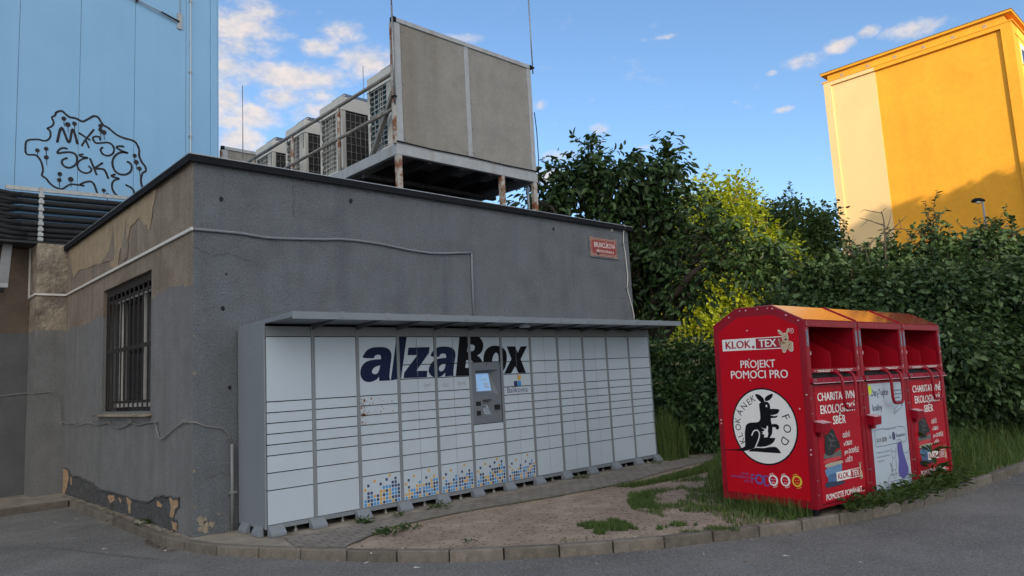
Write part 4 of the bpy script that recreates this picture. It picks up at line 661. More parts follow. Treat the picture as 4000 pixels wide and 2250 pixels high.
# lightning wire and tension cable on the cladding
lc = thing('lightning_wire', 'thin white lightning wire running straight down the blue cladding', 'wire', (2.40,YB-.05,6))
MB().tube([(2.405,YB-.04,16),(2.42,YB-.04,7.0),(2.425,YB-.04,5.0)], .012, 6).build('wire', 'white_trim', lc)
for z in (7.4, 8.9, 10.6, 12.3): MB().box(2.39, 2.45, YB-.05, YB-.001, z-.02, z+.02).build('clip', 'galv', lc)
tc_ = thing('tension_cable', 'thin steel cable stretched across the blue cladding to a perforated plate', 'cable', (2.2,YB-.02,9.8))
ka = Vector((-3.0,YB-.05,11.35)); kb_ = Vector((2.17,YB-.05,10.02))
MB().tube([ka, kb_], .010, 5).build('rope', 'rail', tc_); MB().tube([(-3.0,YB-.05,11.31),(2.1,YB-.05,10.0)], .007, 5).build('rope', 'rail', tc_)
MB().tube([(1.78,YB-.05,10.13),(1.95,YB-.05,10.08),(2.17,YB-.05,10.02)], .018, 6).build('turnbuckle', 'roof_edge', tc_)
MB().box(2.13, 2.24, YB-.03, YB-.001, 9.86, 10.23).build('anchor_plate', 'galv', tc_); MB().tube([(2.19,YB-.04,10.2),(2.19,YB-.04,16)], .007, 5).build('rope', 'rail', tc_)
for x in (.35, 1.29): MB().box(x-.015, x+.015, YB-.06, YB-.001, 11.36-(x+3)*.2572-.05, 11.36-(x+3)*.2572+.05).build('bracket', 'roof_edge', tc_)
# pipe rack crossing above the left wall
PY = 6.93
rk = thing('pipe_rack', 'galvanised angle rail with a stack of pipe clamps before the blue wall', 'pipe rack', (-.4,PY,4.7))
MB().bar((-.99,PY-.05,5.67),(1.22,PY-.05,5.735),.05,.075).build('rail', 'galv', rk); MB().box(-.46,-.40,PY-.10,PY-.085,4.62,5.74).build('post', 'galv', rk)
PZ = [5.56,5.44,5.30,5.15,5.02,4.91,4.81,4.72]
for z in PZ:
    MB().box(-.475,-.385,PY-.135,PY-.085,z-.03,z+.03).build('clamp', 'galv', rk)
ordn = ['topmost','second','third','fourth','fifth','sixth','seventh','lowest']
for i, z in enumerate(PZ):
    b = MB(); rr = .056 if i < 6 else .045
    b.tube([(-6, PY-.02, z-.03), (-1.6, PY-.02, z-.01+random.uniform(-.02,.02)), (-1.0, PY-.02, z-.045), (-.75, PY-.02, z-.0), (-.3, PY-.02, z), (.5, PY-.02, z+.02), (2.9, PY-.02, z+.09)], rr, 10)
    b.tube([(-6, PY-.06, z+.05), (-1.3, PY-.05, z+.045), (-.9, PY-.05, z+.0), (-.62, PY-.02, z+.004)], .045, 8)
    tag(b.build('insulated_pipe', 'insul', smooth=True), ordn[i]+' black insulated pipe in the stack running in front of the blue wall', 'pipe', 'black insulated pipes of the rack')
lp = thing('slanted_strut', 'pale grey slanted strut with a dark lamp end below the black pipes', 'strut', (-.97,6.9,4.2))
MB().hexa([(-1.07,6.86,3.86),(-.90,6.86,3.86),(-.90,6.90,3.86),(-1.07,6.90,3.86),(-.985,6.96,4.61),(-.84,6.96,4.61),(-.84,7.0,4.61),(-.985,7.0,4.61)]).build('strut', 'pvc_grey', lp); MB().box(-1.10,-.90,6.82,6.93,3.77,3.855).build('lamp_end', 'galv', lp, bevel=.01); MB().box(-1.09,-.96,6.83,6.92,3.69,3.765).build('fitting', 'dark_hole', lp, bevel=.02)
# ------------------------------------------------------------------ roof platform with the air-conditioning units
px0, px1, pyf, pyb = 3.11, 6.20, .12, 7.35
zb0, zb1 = 5.195, 5.37
plat = thing('roof_platform', 'steel roof platform on rusty stub posts above the grey building', 'platform', (4.6,.15,BH+.05))
f = MB(); f.box(px0, px1, pyf, pyf+.07, zb0, zb1); f.box(px0, px0+.07, pyf+.071, pyb, zb0, zb1); f.box(px1-.07, px1, pyf+.071, pyb, zb0, zb1); f.box(px0+.071, px1-.071, pyb-.07, pyb, zb0, zb1)
f.build('edge_beam', 'steel_pale', plat, bevel=.006)
f = MB(); 
for x in (3.75, 4.4, 5.05, 5.65): MB().box(x, x+.09, pyf+.075, pyb-.075, zb0-.03, zb1-.05).build('joist', 'under_dark', plat)
for y in (1.2, 2.6, 4.0, 5.4, 6.6): MB().box(px0+.08, px1-.08, y, y+.10, zb0-.10, zb0-.035).build('joist', 'under_dark', plat)
gt = MB()
x = px0+.075
while x < px1-.09:
    gt.box(x, x+.012, pyf+.08, pyb-.08, zb1-.03, zb1+.012); x += .034
y = pyf+.12
while y < pyb-.1:
    gt.box(px0+.072, px1-.072, y, y+.008, zb1-.012, zb1+.0125); y += .11
gt.build('grating', 'rail', plat)
MB().box(px0+.5, px1-.3, 1.0, pyb-.3, zb1-.049, zb1-.035).build('drip_tray', 'under_dark', plat)
for x, y in ((3.16,.155),(5.33,.155),(6.135,.155),(3.16,3.6),(6.135,3.6),(3.16,7.2),(6.135,7.2),(4.4,2.0),(4.75,3.4),(4.5,5.4)):
    MB().box(x-.045, x+.045, y-.03, y+.05, BH+.045, zb0-.001).build('post', 'steel_rusty', plat, bevel=.004)
# pipes and a vent box below the deck
dk = thing('duct_pipes', 'dark lagged pipes lying under the roof platform', 'pipes', (4,2.5,BH+.1))
d = MB(); d.tube([(3.3,4.5,BH+.32),(3.5,2.6,BH+.36),(3.6,1.3,BH+.34),(3.75,.85,BH+.26),(3.8,.8,BH+.05)], .10, 10); d.tube([(3.2,5.5,BH+.2),(3.9,2.9,BH+.22),(4.6,1.6,BH+.2),(4.7,1.5,BH+.06)], .09, 10); d.tube([(4.75,1.9,BH+.05),(4.75,1.9,zb0-.1)], .07, 10); d.tube([(4.45,1.5,BH+.05),(4.45,1.5,zb0-.1)], .04, 8); d.build('pipe', 'insul', dk, smooth=True)
# big front panel, two sheets in a pale frame
def screen(y, x0, x1, z0, z1, label, back=False):
    t = thing('screen_panel', label, 'panel', ((x0+x1)/2, y, z0))
    m = MB(); xm = (x0+x1)/2-.04; fw = .10
    for a, b in ((x0, x0+fw+.02), (xm-.045, xm+.045), (x1-fw, x1)): m.box(a, b, y, y+.05, z0, z1)
    m.box(x0-.02, x1+.02, y-.012, y+.062, z1+.001, z1+.075); m.box(x0+fw+.021, xm-.046, y+.01, y+.05, z0, z0+.03); m.box(xm+.046, x1-fw-.001, y+.01, y+.05, z0, z0+.03)
    m.build('frame', 'steel_pale', t, bevel=.004)
    MB().box(x0+fw+.021, xm-.046, y+.012, y+.045, z0+.031, z1).build('sheet', 'panel_grey', t); MB().box(xm+.046, x1-fw-.001, y+.012, y+.045, z0+.031, z1).build('sheet', 'panel_grey', t)
    c = MB(); c.box(x0-.024, x0+.045, y-.016, y+.066, z1-.0, z1+.079); c.box(x1-.03, x1+.024, y-.016, y+.066, z1, z1+.079); c.build('corner_cap', 'roof_edge', t)
    b = MB()
    for x in (x0+fw+.06, xm-.085, xm+.085, x1-fw-.05):
        for k in range(5): zz = z0+.12+k*(z1-z0-.24)/4; b.prism([(x+a, zz+c_) for a, c_ in circ(0,0,.013,n=8)], lambda u, v, d: (u, d, v), y+.002, y+.012)
    b.build('bolt', 'galv', t)
    rst = MB(); rst.box(x0-.045, x0-.001, y-.0, y+.06, z0, z1-.02); rst.build('edge_angle', 'steel_rusty', t)
    return t
scr = screen(pyf+.004, px0+.015, px1-.02, 5.373, 7.385, 'large two-sheet grey screen panel at the front of the roof platform')
screen(pyb+.02, px0+.1, px1-.02, 5.425, 7.30, 'far grey screen panel at the back end of the roof platform')
# low cable along the panel's lower edge
cw = MB(); cw.tube([(px0+.0,pyf-.012,5.40),(px0+.6,pyf-.014,5.385),(px0+1.5,pyf-.012,5.40),(px0+2.3,pyf-.013,5.387),(px1-.05,pyf-.012,5.40),(px1+.05,pyf-.02,5.37),(px1+.06,pyf-.0,5.33),(px1+.0,pyf-.01,5.33)], .012, 6)
cw.tube([(px1+.02,pyf,5.4),(px1+.05,pyf,5.7),(px1+.045,pyf,6.2),(px1+.012,pyf,6.55)], .009, 6)
tag(cw.build('loose_cable', 'roof_edge', smooth=True), 'thin dark cable clipped along the bottom of the big grey screen panel', 'cable')
# AC units
def ac_unit():
    t = thing('air_conditioner', 'x', 'air conditioner', (0,0,0)); w_, d_, h_ = 1.25, .82, 1.46
    m = LMB(); z0, z1 = .06, h_
    cs = .075
    for x, y in ((0,0),(w_-cs,0),(0,d_-cs),(w_-cs,d_-cs)): m.box(x, x+cs, y, y+cs, z0, z1-.26)
    m.box(0, w_, 0, d_, z1-.259, z1); m.box(0, w_, 0, d_, z0, z0+.07)
    m.box(.001, .03, cs+.001, .235, z0+.071, z1-.26); m.box(.03, w_-.03, .45, .48, z0+.071, z1-.26)
    m.build('casing', 'ac_case', t, bevel=.008)
    r = LMB(); r.box(-.003, w_+.003, -.003, d_+.003, z1-.262, z1-.254); r.box(-.004, .001, .05, .065, .9, 1.2); r.build('seam', 'roof_edge', t)
    sl = LMB()
    for k in range(7): sl.box(-.003, .0, d_-.105-.02*0, d_-.085, .18+k*.16, .18+k*.16+.11)
    sl.build('slot', 'dark_hole', t)
    # recessed coil faces: side (-x) and front (-y)
    c = LMB(); c.box(.035, .06, .236, d_-cs-.001, z0+.071, z1-.26); side = c.build('side_coil', 'fin_grey', t)
    c = LMB(); c.box(cs+.001, w_-cs-.001, .035, .06, z0+.071, z1-.26); front = c.build('front_coil', 'fin_dark', t)
    g = LMB()
    for k in range(5): y = .24+k*(d_-cs-.25)/4; g.box(.012, .022, y, y+.012, z0+.07, z1-.26)
    for k in range(13): z = z0+.09+k*(z1-z0-.37)/12; g.box(.008, .018, .236, d_-cs, z, z+.014)
    g.build('side_grille', 'grille_wire', t)
    g = LMB()
    for k in range(12): x = .08+k*(w_-.16)/11; g.box(x, x+.009, .010, .018, z0+.07, z1-.26)
    for k in range(8): z = z0+.10+k*(z1-z0-.40)/7; g.box(cs, w_-cs, .006, .014, z, z+.009)
    g.build('front_grille', 'rail', t)
    # fan guard: raised wire frustum on top
    fg = LMB(); a0, a1, b0, b1, hh = .08, w_-.08, .10, d_-.10, .155
    def rp(s, z): return [(a0+s, b0+s, z), (a1-s, b0+s, z), (a1-s, b1-s, z), (a0+s, b1-s, z)]
    for s, z in ((0, z1+.01), (.04, z1+.07), (.085, z1+.135), (.13, z1+hh)):
        p = rp(s, z); 
        for i in range(4): fg.tube([p[i], p[(i+1) % 4]], .009, 4)
    for i in range(15):
        u = i/14; xa = a0+.0+u*(a1-a0); xb = a0+.13+u*(a1-a0-.26); fg.tube([(xa,b0,z1+.01),(xb,b0+.13,z1+hh),(xb,b1-.13,z1+hh),(xa,b1,z1+.01)], .0075, 4)
    for i in range(9):
        u = i/8; ya = b0+u*(b1-b0); yb = b0+.13+u*(b1-b0-.26); fg.tube([(a0,ya,z1+.01),(a0+.13,yb,z1+hh),(a1-.13,yb,z1+hh),(a1,ya,z1+.01)], .0075, 4)
    fg.build('fan_guard', 'galv', t)
    s = LMB(); s.hexa([(a0-.02,b0-.02,z1),(a0+.01,b0-.02,z1),(a0+.01,b1+.02,z1),(a0-.02,b1+.02,z1),(a0+.10,b0+.11,z1+hh-.01),(a0+.125,b0+.11,z1+hh-.01),(a0+.125,b1-.11,z1+hh-.01),(a0+.10,b1-.11,z1+hh-.01)]); s.build('fan_cowl', 'ac_case', t)
    f_ = LMB(); f_.box(.05, .15, 0, d_, 0, .06); f_.box(w_-.15, w_-.05, 0, d_, 0, .06); f_.build('base_rail', 'rail', t)
    return t
ac = ac_unit()
labs = ['pale air-conditioning unit with teal coil right behind the big screen panel', 'second pale air-conditioning unit from the big screen panel, grey side coil', 'third pale air-conditioning unit from the big screen panel', 'farthest pale air-conditioning unit, low behind the roof edge']
acs = [ac] + [copy_tree(ac) for _ in range(3)]
for i, (o, y) in enumerate(zip(acs, (.42, 2.09, 3.51, 4.93))):
    o.location = (3.30, y, zb1+.014); tag(o, labs[i], 'air conditioner', 'air-conditioning units on the roof platform')
for ch in acs[0].children:
    if ch.name.startswith('side_coil'):
        ch.data = ch.data.copy(); ch.data.materials.clear(); ch.data.materials.append(MATS['fin_teal'])
# railing
rl = thing('guard_railing', 'grey tube railing sloping away along the left side of the roof platform', 'railing', (3.14,3.5,zb1))
m = MB(); m.tube([(3.15,.20,6.56),(3.15,7.3,6.56)], .032, 10); m.build('top_rail', 'rail', rl, smooth=True); m = MB(); m.tube([(3.15,.20,5.975),(3.15,7.3,5.975)], .03, 10); m.build('mid_rail', 'rail', rl, smooth=True)
for y in (1.95, 3.74, 5.5, 7.2): MB().tube([(3.155,y,zb1+.01),(3.155,y,6.53)], .03, 8).build('post', 'steel_rusty', rl, smooth=True)
MB().bar((3.22,1.02,zb1+.03),(3.16,.25,6.25),.07,.07).build('brace', 'rail', rl)
# lightning rods
def rod(x, y, z0, z1, label, r=.010):
    t = thing('lightning_rod', label, 'lightning rod', (x,y,z0), 'lightning rods on the roof'); MB().tube([(x,y,z0),(x,y,z0+(z1-z0)*.45)], r*1.35, 8).build('tube', 'galv', t, smooth=True); MB().tube([(x,y,z0+(z1-z0)*.45),(x,y,z1)], r, 8).build('tip', 'galv', t, smooth=True)
    MB().box(x-.03, x+.03, y-.02, y+.05, z0+.1, z0+.13).build('clamp', 'roof_edge', t)
rod(3.085, .10, 6.0, 9.6, 'tall thin lightning rod fixed to the left edge of the big screen panel', .012)
rod(6.215, .10, 7.3, 11.2, 'tall thin lightning rod rising from the right corner of the big screen panel', .009)
rod(3.205, 6.2, 5.4, 8.44, 'thin lightning rod beside the far end of the railing')
rod(7.44, 8.0, 6.0, 10.69, 'thin lightning rod seen above the air-conditioning units')
rod(6.9, 1.1, BH+.05, 6.45, 'short dark rod standing on the roof before the leafy tree', .018)
for c in bpy.data.objects:
    pass
# ------------------------------------------------------------------ yellow apartment block
yb = thing('yellow_apartment_block', 'tall yellow apartment block with a cream corner strip in evening sun', 'building', (60,7,0))
YX, Y0, Y1, ZH = 52.4, .92, 13.4, 23.27
m = MB()
m.box(YX+.25, YX+26, Y0+.001, Y1-.001, -.5, ZH)                        # core
m.box(YX, YX+.249, Y0, Y0+.64, -.5, ZH); m.box(YX, YX+.249, Y0+.641, 9.62, 22.98, ZH)
m.box(YX+.2, YX+.249, Y0+.641, 9.62, -.5, 22.979)
m.build('wall', 'gold_paint', yb)
m = MB(); m.box(YX, YX+.249, Y1-.55, Y1, -.5, ZH-.0); m.box(YX+.15, YX+.249, 9.621, Y1-.551, -.5, 22.979); m.box(YX, YX+.249, 9.621, Y1-.551, 22.98, ZH); m.build('cream_wall', 'cream_paint', yb)
m = MB(); m.box(YX+.05, YX+26, Y0+.35, Y1-.35, ZH+.09, 23.86); attic = m.build('attic_band', 'gold_paint', yb)
m = MB(); m.box(YX-.04, YX+26, Y0-.10, Y1+.10, ZH+.001, ZH+.089); m.build('ledge', 'gold_paint', yb)
m = MB(); m.box(YX-.16, YX+26.4, Y0-.12, Y1+.10, 23.861, 24.02); rf = m.build('roof', 'gold_paint', yb); MB().box(YX-.20, YX+26.5, Y0-.16, Y1+.14, 24.021, 24.06).build('roof_cap', 'roof_cap', rf)
for y in (11.94,10.02,8.11,6.19,4.31,2.41): MB().box(YX+.03, YX+.049, y-.12, y+.12, 23.38, 23.6).build('vent', 'vent', yb)
m = MB(); m.box(YX+1.3, YX+26, Y0-.012, Y0, -.5, ZH-.01); m.box(YX+.55, YX+26, Y0-.05, Y0-.0, 22.55, 22.62); m.build('side_render', 'gold_side', yb)
for fl in range(8):
    for k in range(6):
        x = YX+1.55+k*3.6; z = 20.75-fl*2.75
        wn_ = MB(); wn_.box(x-.06, x+1.66, Y0-.07, Y0-.013, z-.06, z); wn_.box(x, x+.08, Y0-.05, Y0-.013, z, z+1.4); wn_.box(x+1.52, x+1.6, Y0-.05, Y0-.013, z, z+1.4); wn_.box(x+.081, x+1.519, Y0-.05, Y0-.013, z+1.05, z+1.4)
        wo = wn_.build('window', 'win_white', yb); MB().box(x+.081, x+1.519, Y0-.025, Y0-.013, z+.0, z+1.049).build('pane', 'glass_dark', wo)
# ------------------------------------------------------------------ unseen blocks added behind the camera to keep the yard in evening shade
UD = Vector((math.cos(SUN_AZ), math.sin(SUN_AZ))); PD = Vector((-UD.y, UD.x))     # toward the sun, and across it
def across(x, y): return x*PD.x + y*PD.y
def slab(name, label, s0, s1, dist, depth, h):
    t = thing(name, label, 'building', (0,0,0)); m = MB(); c = []
    for a, b in ((s0, dist), (s1, dist), (s1, dist+depth), (s0, dist+depth)):
        p = PD*a + UD*b; c.append((p.x, p.y))
    m.hexa([(x, y, ZR-.2) for x, y in c] + [(x, y, h) for x, y in c]); m.build('wall', 'shade_slab_wall', t)
    n = (Vector(c[1])-Vector(c[0])); L_ = n.length; n.normalize(); o = -UD
    ww = MB()
    for i in range(int(L_/3.2)):
        for j in range(int(h/2.9)):
            a = Vector(c[0])+n*(1+i*3.2)+o*.02; b_ = a+n*1.6; z = 1.1+j*2.9
            ww.add([(a.x,a.y,z),(b_.x,b_.y,z),(b_.x,b_.y,z+1.4),(a.x,a.y,z+1.4)], [(0,1,2,3)])
    ww.build('window', 'glass_dark', t)
slab('shade_slab', 'long unseen slab added west of the yard to shade it', -20, 9.3, 95, 12, 41)
slab('shade_block_low', 'lower unseen block added to let a shaft of sun pass between the slabs', 9.31, 15.3, 95.5, 11, 30)
slab('shade_slab', 'unseen slab added south of the yard to shade its far side', 15.31, 33, 95, 12, 44)

# ------------------------------------------------------------------ parcel locker
LX, LP, DW, YF = .552, .6188, .566, -.794
lock = thing('parcel_locker', 'long white and grey parcel locker wall with navy and black lettering under a flat canopy', 'parcel locker', (4.2,-.42,0))
xe = LX + 12*LP - .035
m = MB()
m.box(LX-.03, LX-.008, YF+.0, -.045, .085, 2.41); m.box(xe+.001, xe+.022, YF, -.045, .085, 2.41)          # side panels
m.box(LX-.007, xe, -.075, -.045, .085, 2.40); m.box(LX-.007, xe, YF+.03, -.076, .085, .11)
m.build('cabinet', 'locker_grey', lock, bevel=.004)
ROW_A = [2.275, 1.515, 1.39, 1.268, 1.145, 1.022, .9, .705, .51, .125]
ROW_B = [2.275, 1.895, 1.705, 1.515, 1.393, 1.27, 1.15, 1.025, .9, .705, .51, .125]
alza = polys_flat(DATA['alza']['blue']); alzb = polys_flat(DATA['alza']['black'])
def grp(*fl):
    v, f = [], []
    for a in fl:
        k = len(v); v += a[0]; f += [tuple(i+k for i in q) for q in a[1]]
    return v, f
# inks: (material slot, flat shape)
INK = ['locker_white', 'ink_navy', 'ink_black', 'ink_grey', 'sq_navy', 'sq_blue', 'sq_gold', 'rust']
deco = [(1, alza), (2, alzb)]
deco += [(3, fit(text_flat('one'), 2.785, 2.862, 1.594, 1.622, None)), (3, polys_flat([circ(2.882,1.615,.015), circ(2.882,1.615,.009)])), (3, scribble(2.80, 2.862, 1.571, 1.579, 3)),
         (3, fit(text_flat('GLS.'), 3.10, 3.226, 1.572, 1.62, True)), (3, fit(text_flat('PPL', 0, .25), 3.405, 3.535, 1.590, 1.622, True)), (3, quad(3.378, 3.535, 1.572, 1.5755))]
for k in range(3): deco.append((3, quad(3.378+.004*k, 3.402+.003*k, 1.594+k*.010, 1.601+k*.010)))
deco += [(6, quad(4.556, 4.622, 1.612, 1.685)), (4, quad(4.470, 4.545, 1.522, 1.597)), (5, quad(4.556, 4.622, 1.522, 1.597)), (4, fit(text_flat('Balíkovna'), 4.328, 4.755, 1.425, 1.505, True))]
def mosaic(x0, w, n, heights, top, seed):
    r = random.Random(seed); s = w/n
    cols = {4: .42, 5: .30, 6: .28}
    for i in range(n):
        h = heights[i]; hs = list(range(h)) + top.get(i, [])
        for j in hs:
            c = r.choices((4, 5, 6), (.4, .32, .28))[0]
            if j == 0: c = (5, 6, 4, 5)[i % 4]
            if j >= h: c = 4 if j-h < 2 else 6
            deco.append((c, quad(x0+i*s+.006, x0+(i+1)*s-.006, .138+j*s*1.02, .138+(j+1)*s*1.02-.012)))
H12 = [2, 4, 4, 3, 3, 4, 5, 5, 5, 6, 6, 5]
for ci in (2, 5):
    mosaic(LX+ci*LP+.012, DW-.02, 12, H12, {0: [4], 1: [5], 2: [], 3: [6] if ci == 2 else [6], 5: [5], 7: [6], 8: [7], 10: [6]}, 11+ci)
for ci in (3, 4, 6):
    for h in (0, 1):
        mosaic(LX+ci*LP+.010+h*.285, .262, 6, [2, 4, 3, 3, 4, 5] if h == 0 else [4, 4, 4, 5, 6, 5], {0: [4] if h == 0 else [], 1: [5], 3: [6] if h == 0 else [], 4: [], 2: [] if h == 0 else [7]}, 30+ci*2+h)
for _ in range(150):    # rust specks on two narrow doors of the third column
    u = random.random(); x = LX+2*LP+.01+.5*random.random()**1.6 if u < .6 else LX+2*LP+.01+.06*random.random(); z = random.choice((1.39, 1.268, 1.31, 1.45, 1.18))+random.uniform(-.03, .03)
    r_ = random.choice((.002,.002,.003,.003,.004,.005,.009))*(1.6 if x < LX+2*LP+.08 else 1) ; deco.append((7, ([(x+a*random.uniform(.6,1.3), z+b*random.uniform(.6,1.3)) for a, b in circ(0,0,r_,n=7)], [tuple(range(7))])))
def bbox(fl):
    xs = [v[0] for v in fl[0]]; ys = [v[1] for v in fl[0]]; return min(xs), max(xs), min(ys), max(ys)
deco = [(s, f[:2], bbox(f)) for s, f in deco if f[0]]
def door(par, x0, x1, z0, z1):
    m = MB(); m.box(x0, x1, YF, YF+.018, z0, z1, 0); lev = 0
    for s, f, b in deco:
        if b[1] <= x0 or b[0] >= x1 or b[3] <= z0 or b[2] >= z1: continue
        c = f if (b[0] >= x0 and b[1] <= x1 and b[2] >= z0 and b[3] <= z1) else clip_flat(f, x0, x1, z0, z1)
        if c[1]: m.sheet(c, lambda u, v, d: (u, d, v), YF-.0012 - (.0006 if s == 7 else 0), s)
    m.noflip = True
    o = m.build('door', INK, par); return o
for i in range(12):
    x0 = LX+i*LP; x1 = x0+DW
    c = MB()
    if i == 5: c.box(x0-.004, x1+.004, YF+.020, YF+.05, .12, 1.008, 1); c.box(x0-.004, x1+.004, YF+.020, YF+.05, 1.898, 2.40, 1)
    else: c.box(x0-.004, x1+.004, YF+.020, YF+.05, .12, 2.40, 1)
    c.box(x0-.006, x1+.030 if i < 11 else x1+.012, YF-.002, YF+.0195, .112, .124)
    c.box(x1+.004, x1+LP-DW-.004 if i < 11 else x1+.016, YF-.006, YF+.045, .112, 2.40)
    c.box(x0-.003, x1+.003, YF+.001, YF+.0195, 2.279, 2.40); c.box(x0-.006, x1+.040 if i < 11 else x1+.012, YF-.004, YF+.03, .075, .1115)
    lc_ = c.build('locker_column', ['locker_grey', 'dark_hole'], lock, bevel=.0025)
    if i == 0: MB().box(x0-.0075, x0-.0045, YF-.004, YF+.05, .112, 2.40)
    rows = ROW_A if i < 3 else ROW_B
    if i == 5: rows = [2.275, 1.9]
    halves = 1 if i in (0, 1, 2, 5, 10, 11) else 2
    for a, b in zip(rows, rows[1:]):
        for h in range(halves):
            w_ = DW/halves; door(lc_, x0+h*w_+(.003 if h else 0), x0+(h+1)*w_-(.003 if halves == 2 and h == 0 else 0), b+.006, a-.006)
    if i == 5:
        rr = [1.005, .9, .705, .51, .125]
        for a, b in zip(rr, rr[1:]): door(lc_, x0, x1, b+.006, a-.006)
# terminal with recessed screen and keypad
tx0, tx1, tz0, tz1 = LX+5*LP-.004, LX+5*LP+DW-.02, 1.01, 1.896
t = MB(); sx_, sX, sz_, sZ = 3.715, 4.135, 1.412, 1.785; kx, kX, kz, kZ = 3.832, 4.008, 1.117, 1.352
cells = [(tx0, sx_, tz0, tz1), (sX, tx1, tz0, tz1), (sx_, sX, sZ, tz1), (sx_, sX, kZ, sz_), (sx_, sX, tz0, kz), (sx_, kx, kz, kZ), (kX, sX, kz, kZ)]
for a, b, c_, d in cells: t.box(a, b, YF-.004, YF+.016, c_, d)
dp = .11
t.add([(sx_,YF-.004,sZ),(sX,YF-.004,sZ),(sX-.06,YF+dp,sZ-.02),(sx_+.005,YF+dp,sZ-.02)], [(0,1,2,3)]); t.add([(sX,YF-.004,sz_),(sX,YF-.004,sZ),(sX-.06,YF+dp,sZ-.02),(sX-.06,YF+dp*.4,sz_+.04)], [(0,1,2,3)])
t.add([(sx_,YF-.004,sz_),(sx_,YF-.004,sZ),(sx_+.005,YF+dp,sZ-.02),(sx_+.005,YF+dp*.4,sz_+.04)], [(0,1,2,3)]); t.add([(sx_,YF-.004,sz_),(sX,YF-.004,sz_),(sX-.06,YF+dp*.4,sz_+.04),(sx_+.005,YF+dp*.4,sz_+.04)], [(0,1,2,3)])
t.add([(sx_+.005,YF+dp*.4,sz_+.04),(sX-.06,YF+dp*.4,sz_+.04),(sX-.06,YF+dp,sZ-.02),(sx_+.005,YF+dp,sZ-.02)], [(0,1,2,3)])
t.add([(kx,YF-.004,kZ),(kX,YF-.004,kZ),(kX-.04,YF+.075,kZ-.03),(kx+.004,YF+.075,kZ-.03)], [(0,1,2,3)]); t.add([(kX,YF-.004,kz),(kX,YF-.004,kZ),(kX-.04,YF+.075,kZ-.03)], [(0,1,2)]); t.add([(kx,YF-.004,kz),(kx,YF-.004,kZ),(kx+.004,YF+.075,kZ-.03)], [(0,1,2)])
t.add([(kx,YF-.004,kz),(kX,YF-.004,kz),(kX-.04,YF+.075,kZ-.03),(kx+.004,YF+.075,kZ-.03)], [(0,1,2,3)])
t.noflip = True; term = t.build('terminal', 'terminal_grey', lock)
def onscr(u, v, d=0):   # u,v in 0..1 on the tilted screen plane
    a = Vector((sx_+.005, YF+dp*.4-.003, sz_+.04)); b = Vector((sX-.06, YF+dp*.4-.003, sz_+.04)); c_ = Vector((sx_+.005, YF+dp-.003, sZ-.02)); return a+(b-a)*u+(c_-a)*v+Vector((0,-d,d*.2))
s_ = MB(); s_.add([onscr(.03,.08),onscr(.92,.08),onscr(.92,.9),onscr(.03,.9)], [(0,1,2,3)]); scn = s_.build('screen', 'screen', term)
s_ = MB()
for a, b, c_, d in ((.45,.78,.60,.63),(.45,.74,.55,.565),(.55,.82,.36,.44),(.58,.84,.22,.31),(.07,.2,.62,.66),(.07,.2,.55,.59),(.07,.2,.48,.52),(.07,.26,.38,.42),(.1,.22,.14,.26)): s_.add([onscr(a,c_,.003),onscr(b,c_,.003),onscr(b,d,.003),onscr(a,d,.003)], [(0,1,2,3)])
s_.build('screen_text', 'locker_white', scn)
def onkey(u, v, d=.002):
    a = Vector((kx+.004, YF-.002, kz+.002)); b = Vector((kX-.01, YF-.002, kz+.002)); c_ = Vector((kx+.006, YF+.074, kZ-.032)); return a+(b-a)*u+(c_-a)*v+Vector((0,-d,d))
k_ = MB(); k_.add([onkey(.18,.12),onkey(.78,.12),onkey(.70,.72),onkey(.12,.72)], [(0,1,2,3)]); kp = k_.build('keypad', 'locker_white', term)
k_ = MB(); k_.add([onkey(.2,.55,.004),onkey(.6,.55,.004),onkey(.56,.69,.004),onkey(.18,.69,.004)], [(0,1,2,3)])
for r in range(4):
    for c_ in range(3): u = .26+c_*.16; v = .16+r*.095; k_.add([onkey(u,v,.004),onkey(u+.12,v,.004),onkey(u+.12,v+.06,.004),onkey(u,v+.06,.004)], [(0,1,2,3)])
k_.build('key', 'locker_dark', kp)
MB().box(3.695,3.79,YF-.006,YF-.0045,1.268,1.33).build('scanner', 'dark_hole', term); MB().box(3.703,3.782,YF-.007,YF-.0045,1.13,1.20).build('card_slot', 'dark_hole', term); m = MB(); m.box(4.048,4.136,YF-.04,YF-.0045,1.195,1.268); m.build('card_reader', 'dark_hole', term, bevel=.008); MB().box(3.925,3.94,YF-.006,YF-.0042,1.855,1.875).build('camera_eye', 'dark_hole', term)
# canopy
cx0, cx1, cyf = .535, 7.985, -1.51
m = MB(); m.hexa([(cx0,cyf,2.437),(cx1,cyf,2.437),(cx1,-.04,2.422),(cx0,-.04,2.422),(cx0,cyf,2.500),(cx1,cyf,2.500),(cx1,-.04,2.452),(cx0,-.04,2.452)])
m.hexa([(cx0,cyf,2.418),(cx1,cyf,2.418),(cx1,cyf+.02,2.4365),(cx0,cyf+.02,2.4365),(cx0,cyf,2.4365),(cx1,cyf,2.4365),(cx1,cyf+.03,2.4367),(cx0,cyf+.03,2.4367)])
can = m.build('canopy', 'locker_grey', lock, bevel=.005)
jn = MB()
for i in range(1, 12):
    x = LX+i*LP-.02; MB().box(x-.03, x+.03, cyf-.006, cyf+.06, 2.434, 2.508).build('canopy_joint', 'locker_grey', can, bevel=.003)
bk = MB()
for i in range(0, 13):
    x = LX+i*LP-.026; 
    if i in (0, 12): continue
    MB().prism([(cyf+.12, 2.434), (YF-.002, 2.425), (YF-.002, 2.36)], lambda u, v, d: (d, u, v), x-.011, x+.011).build('canopy_bracket', 'locker_dark', can)
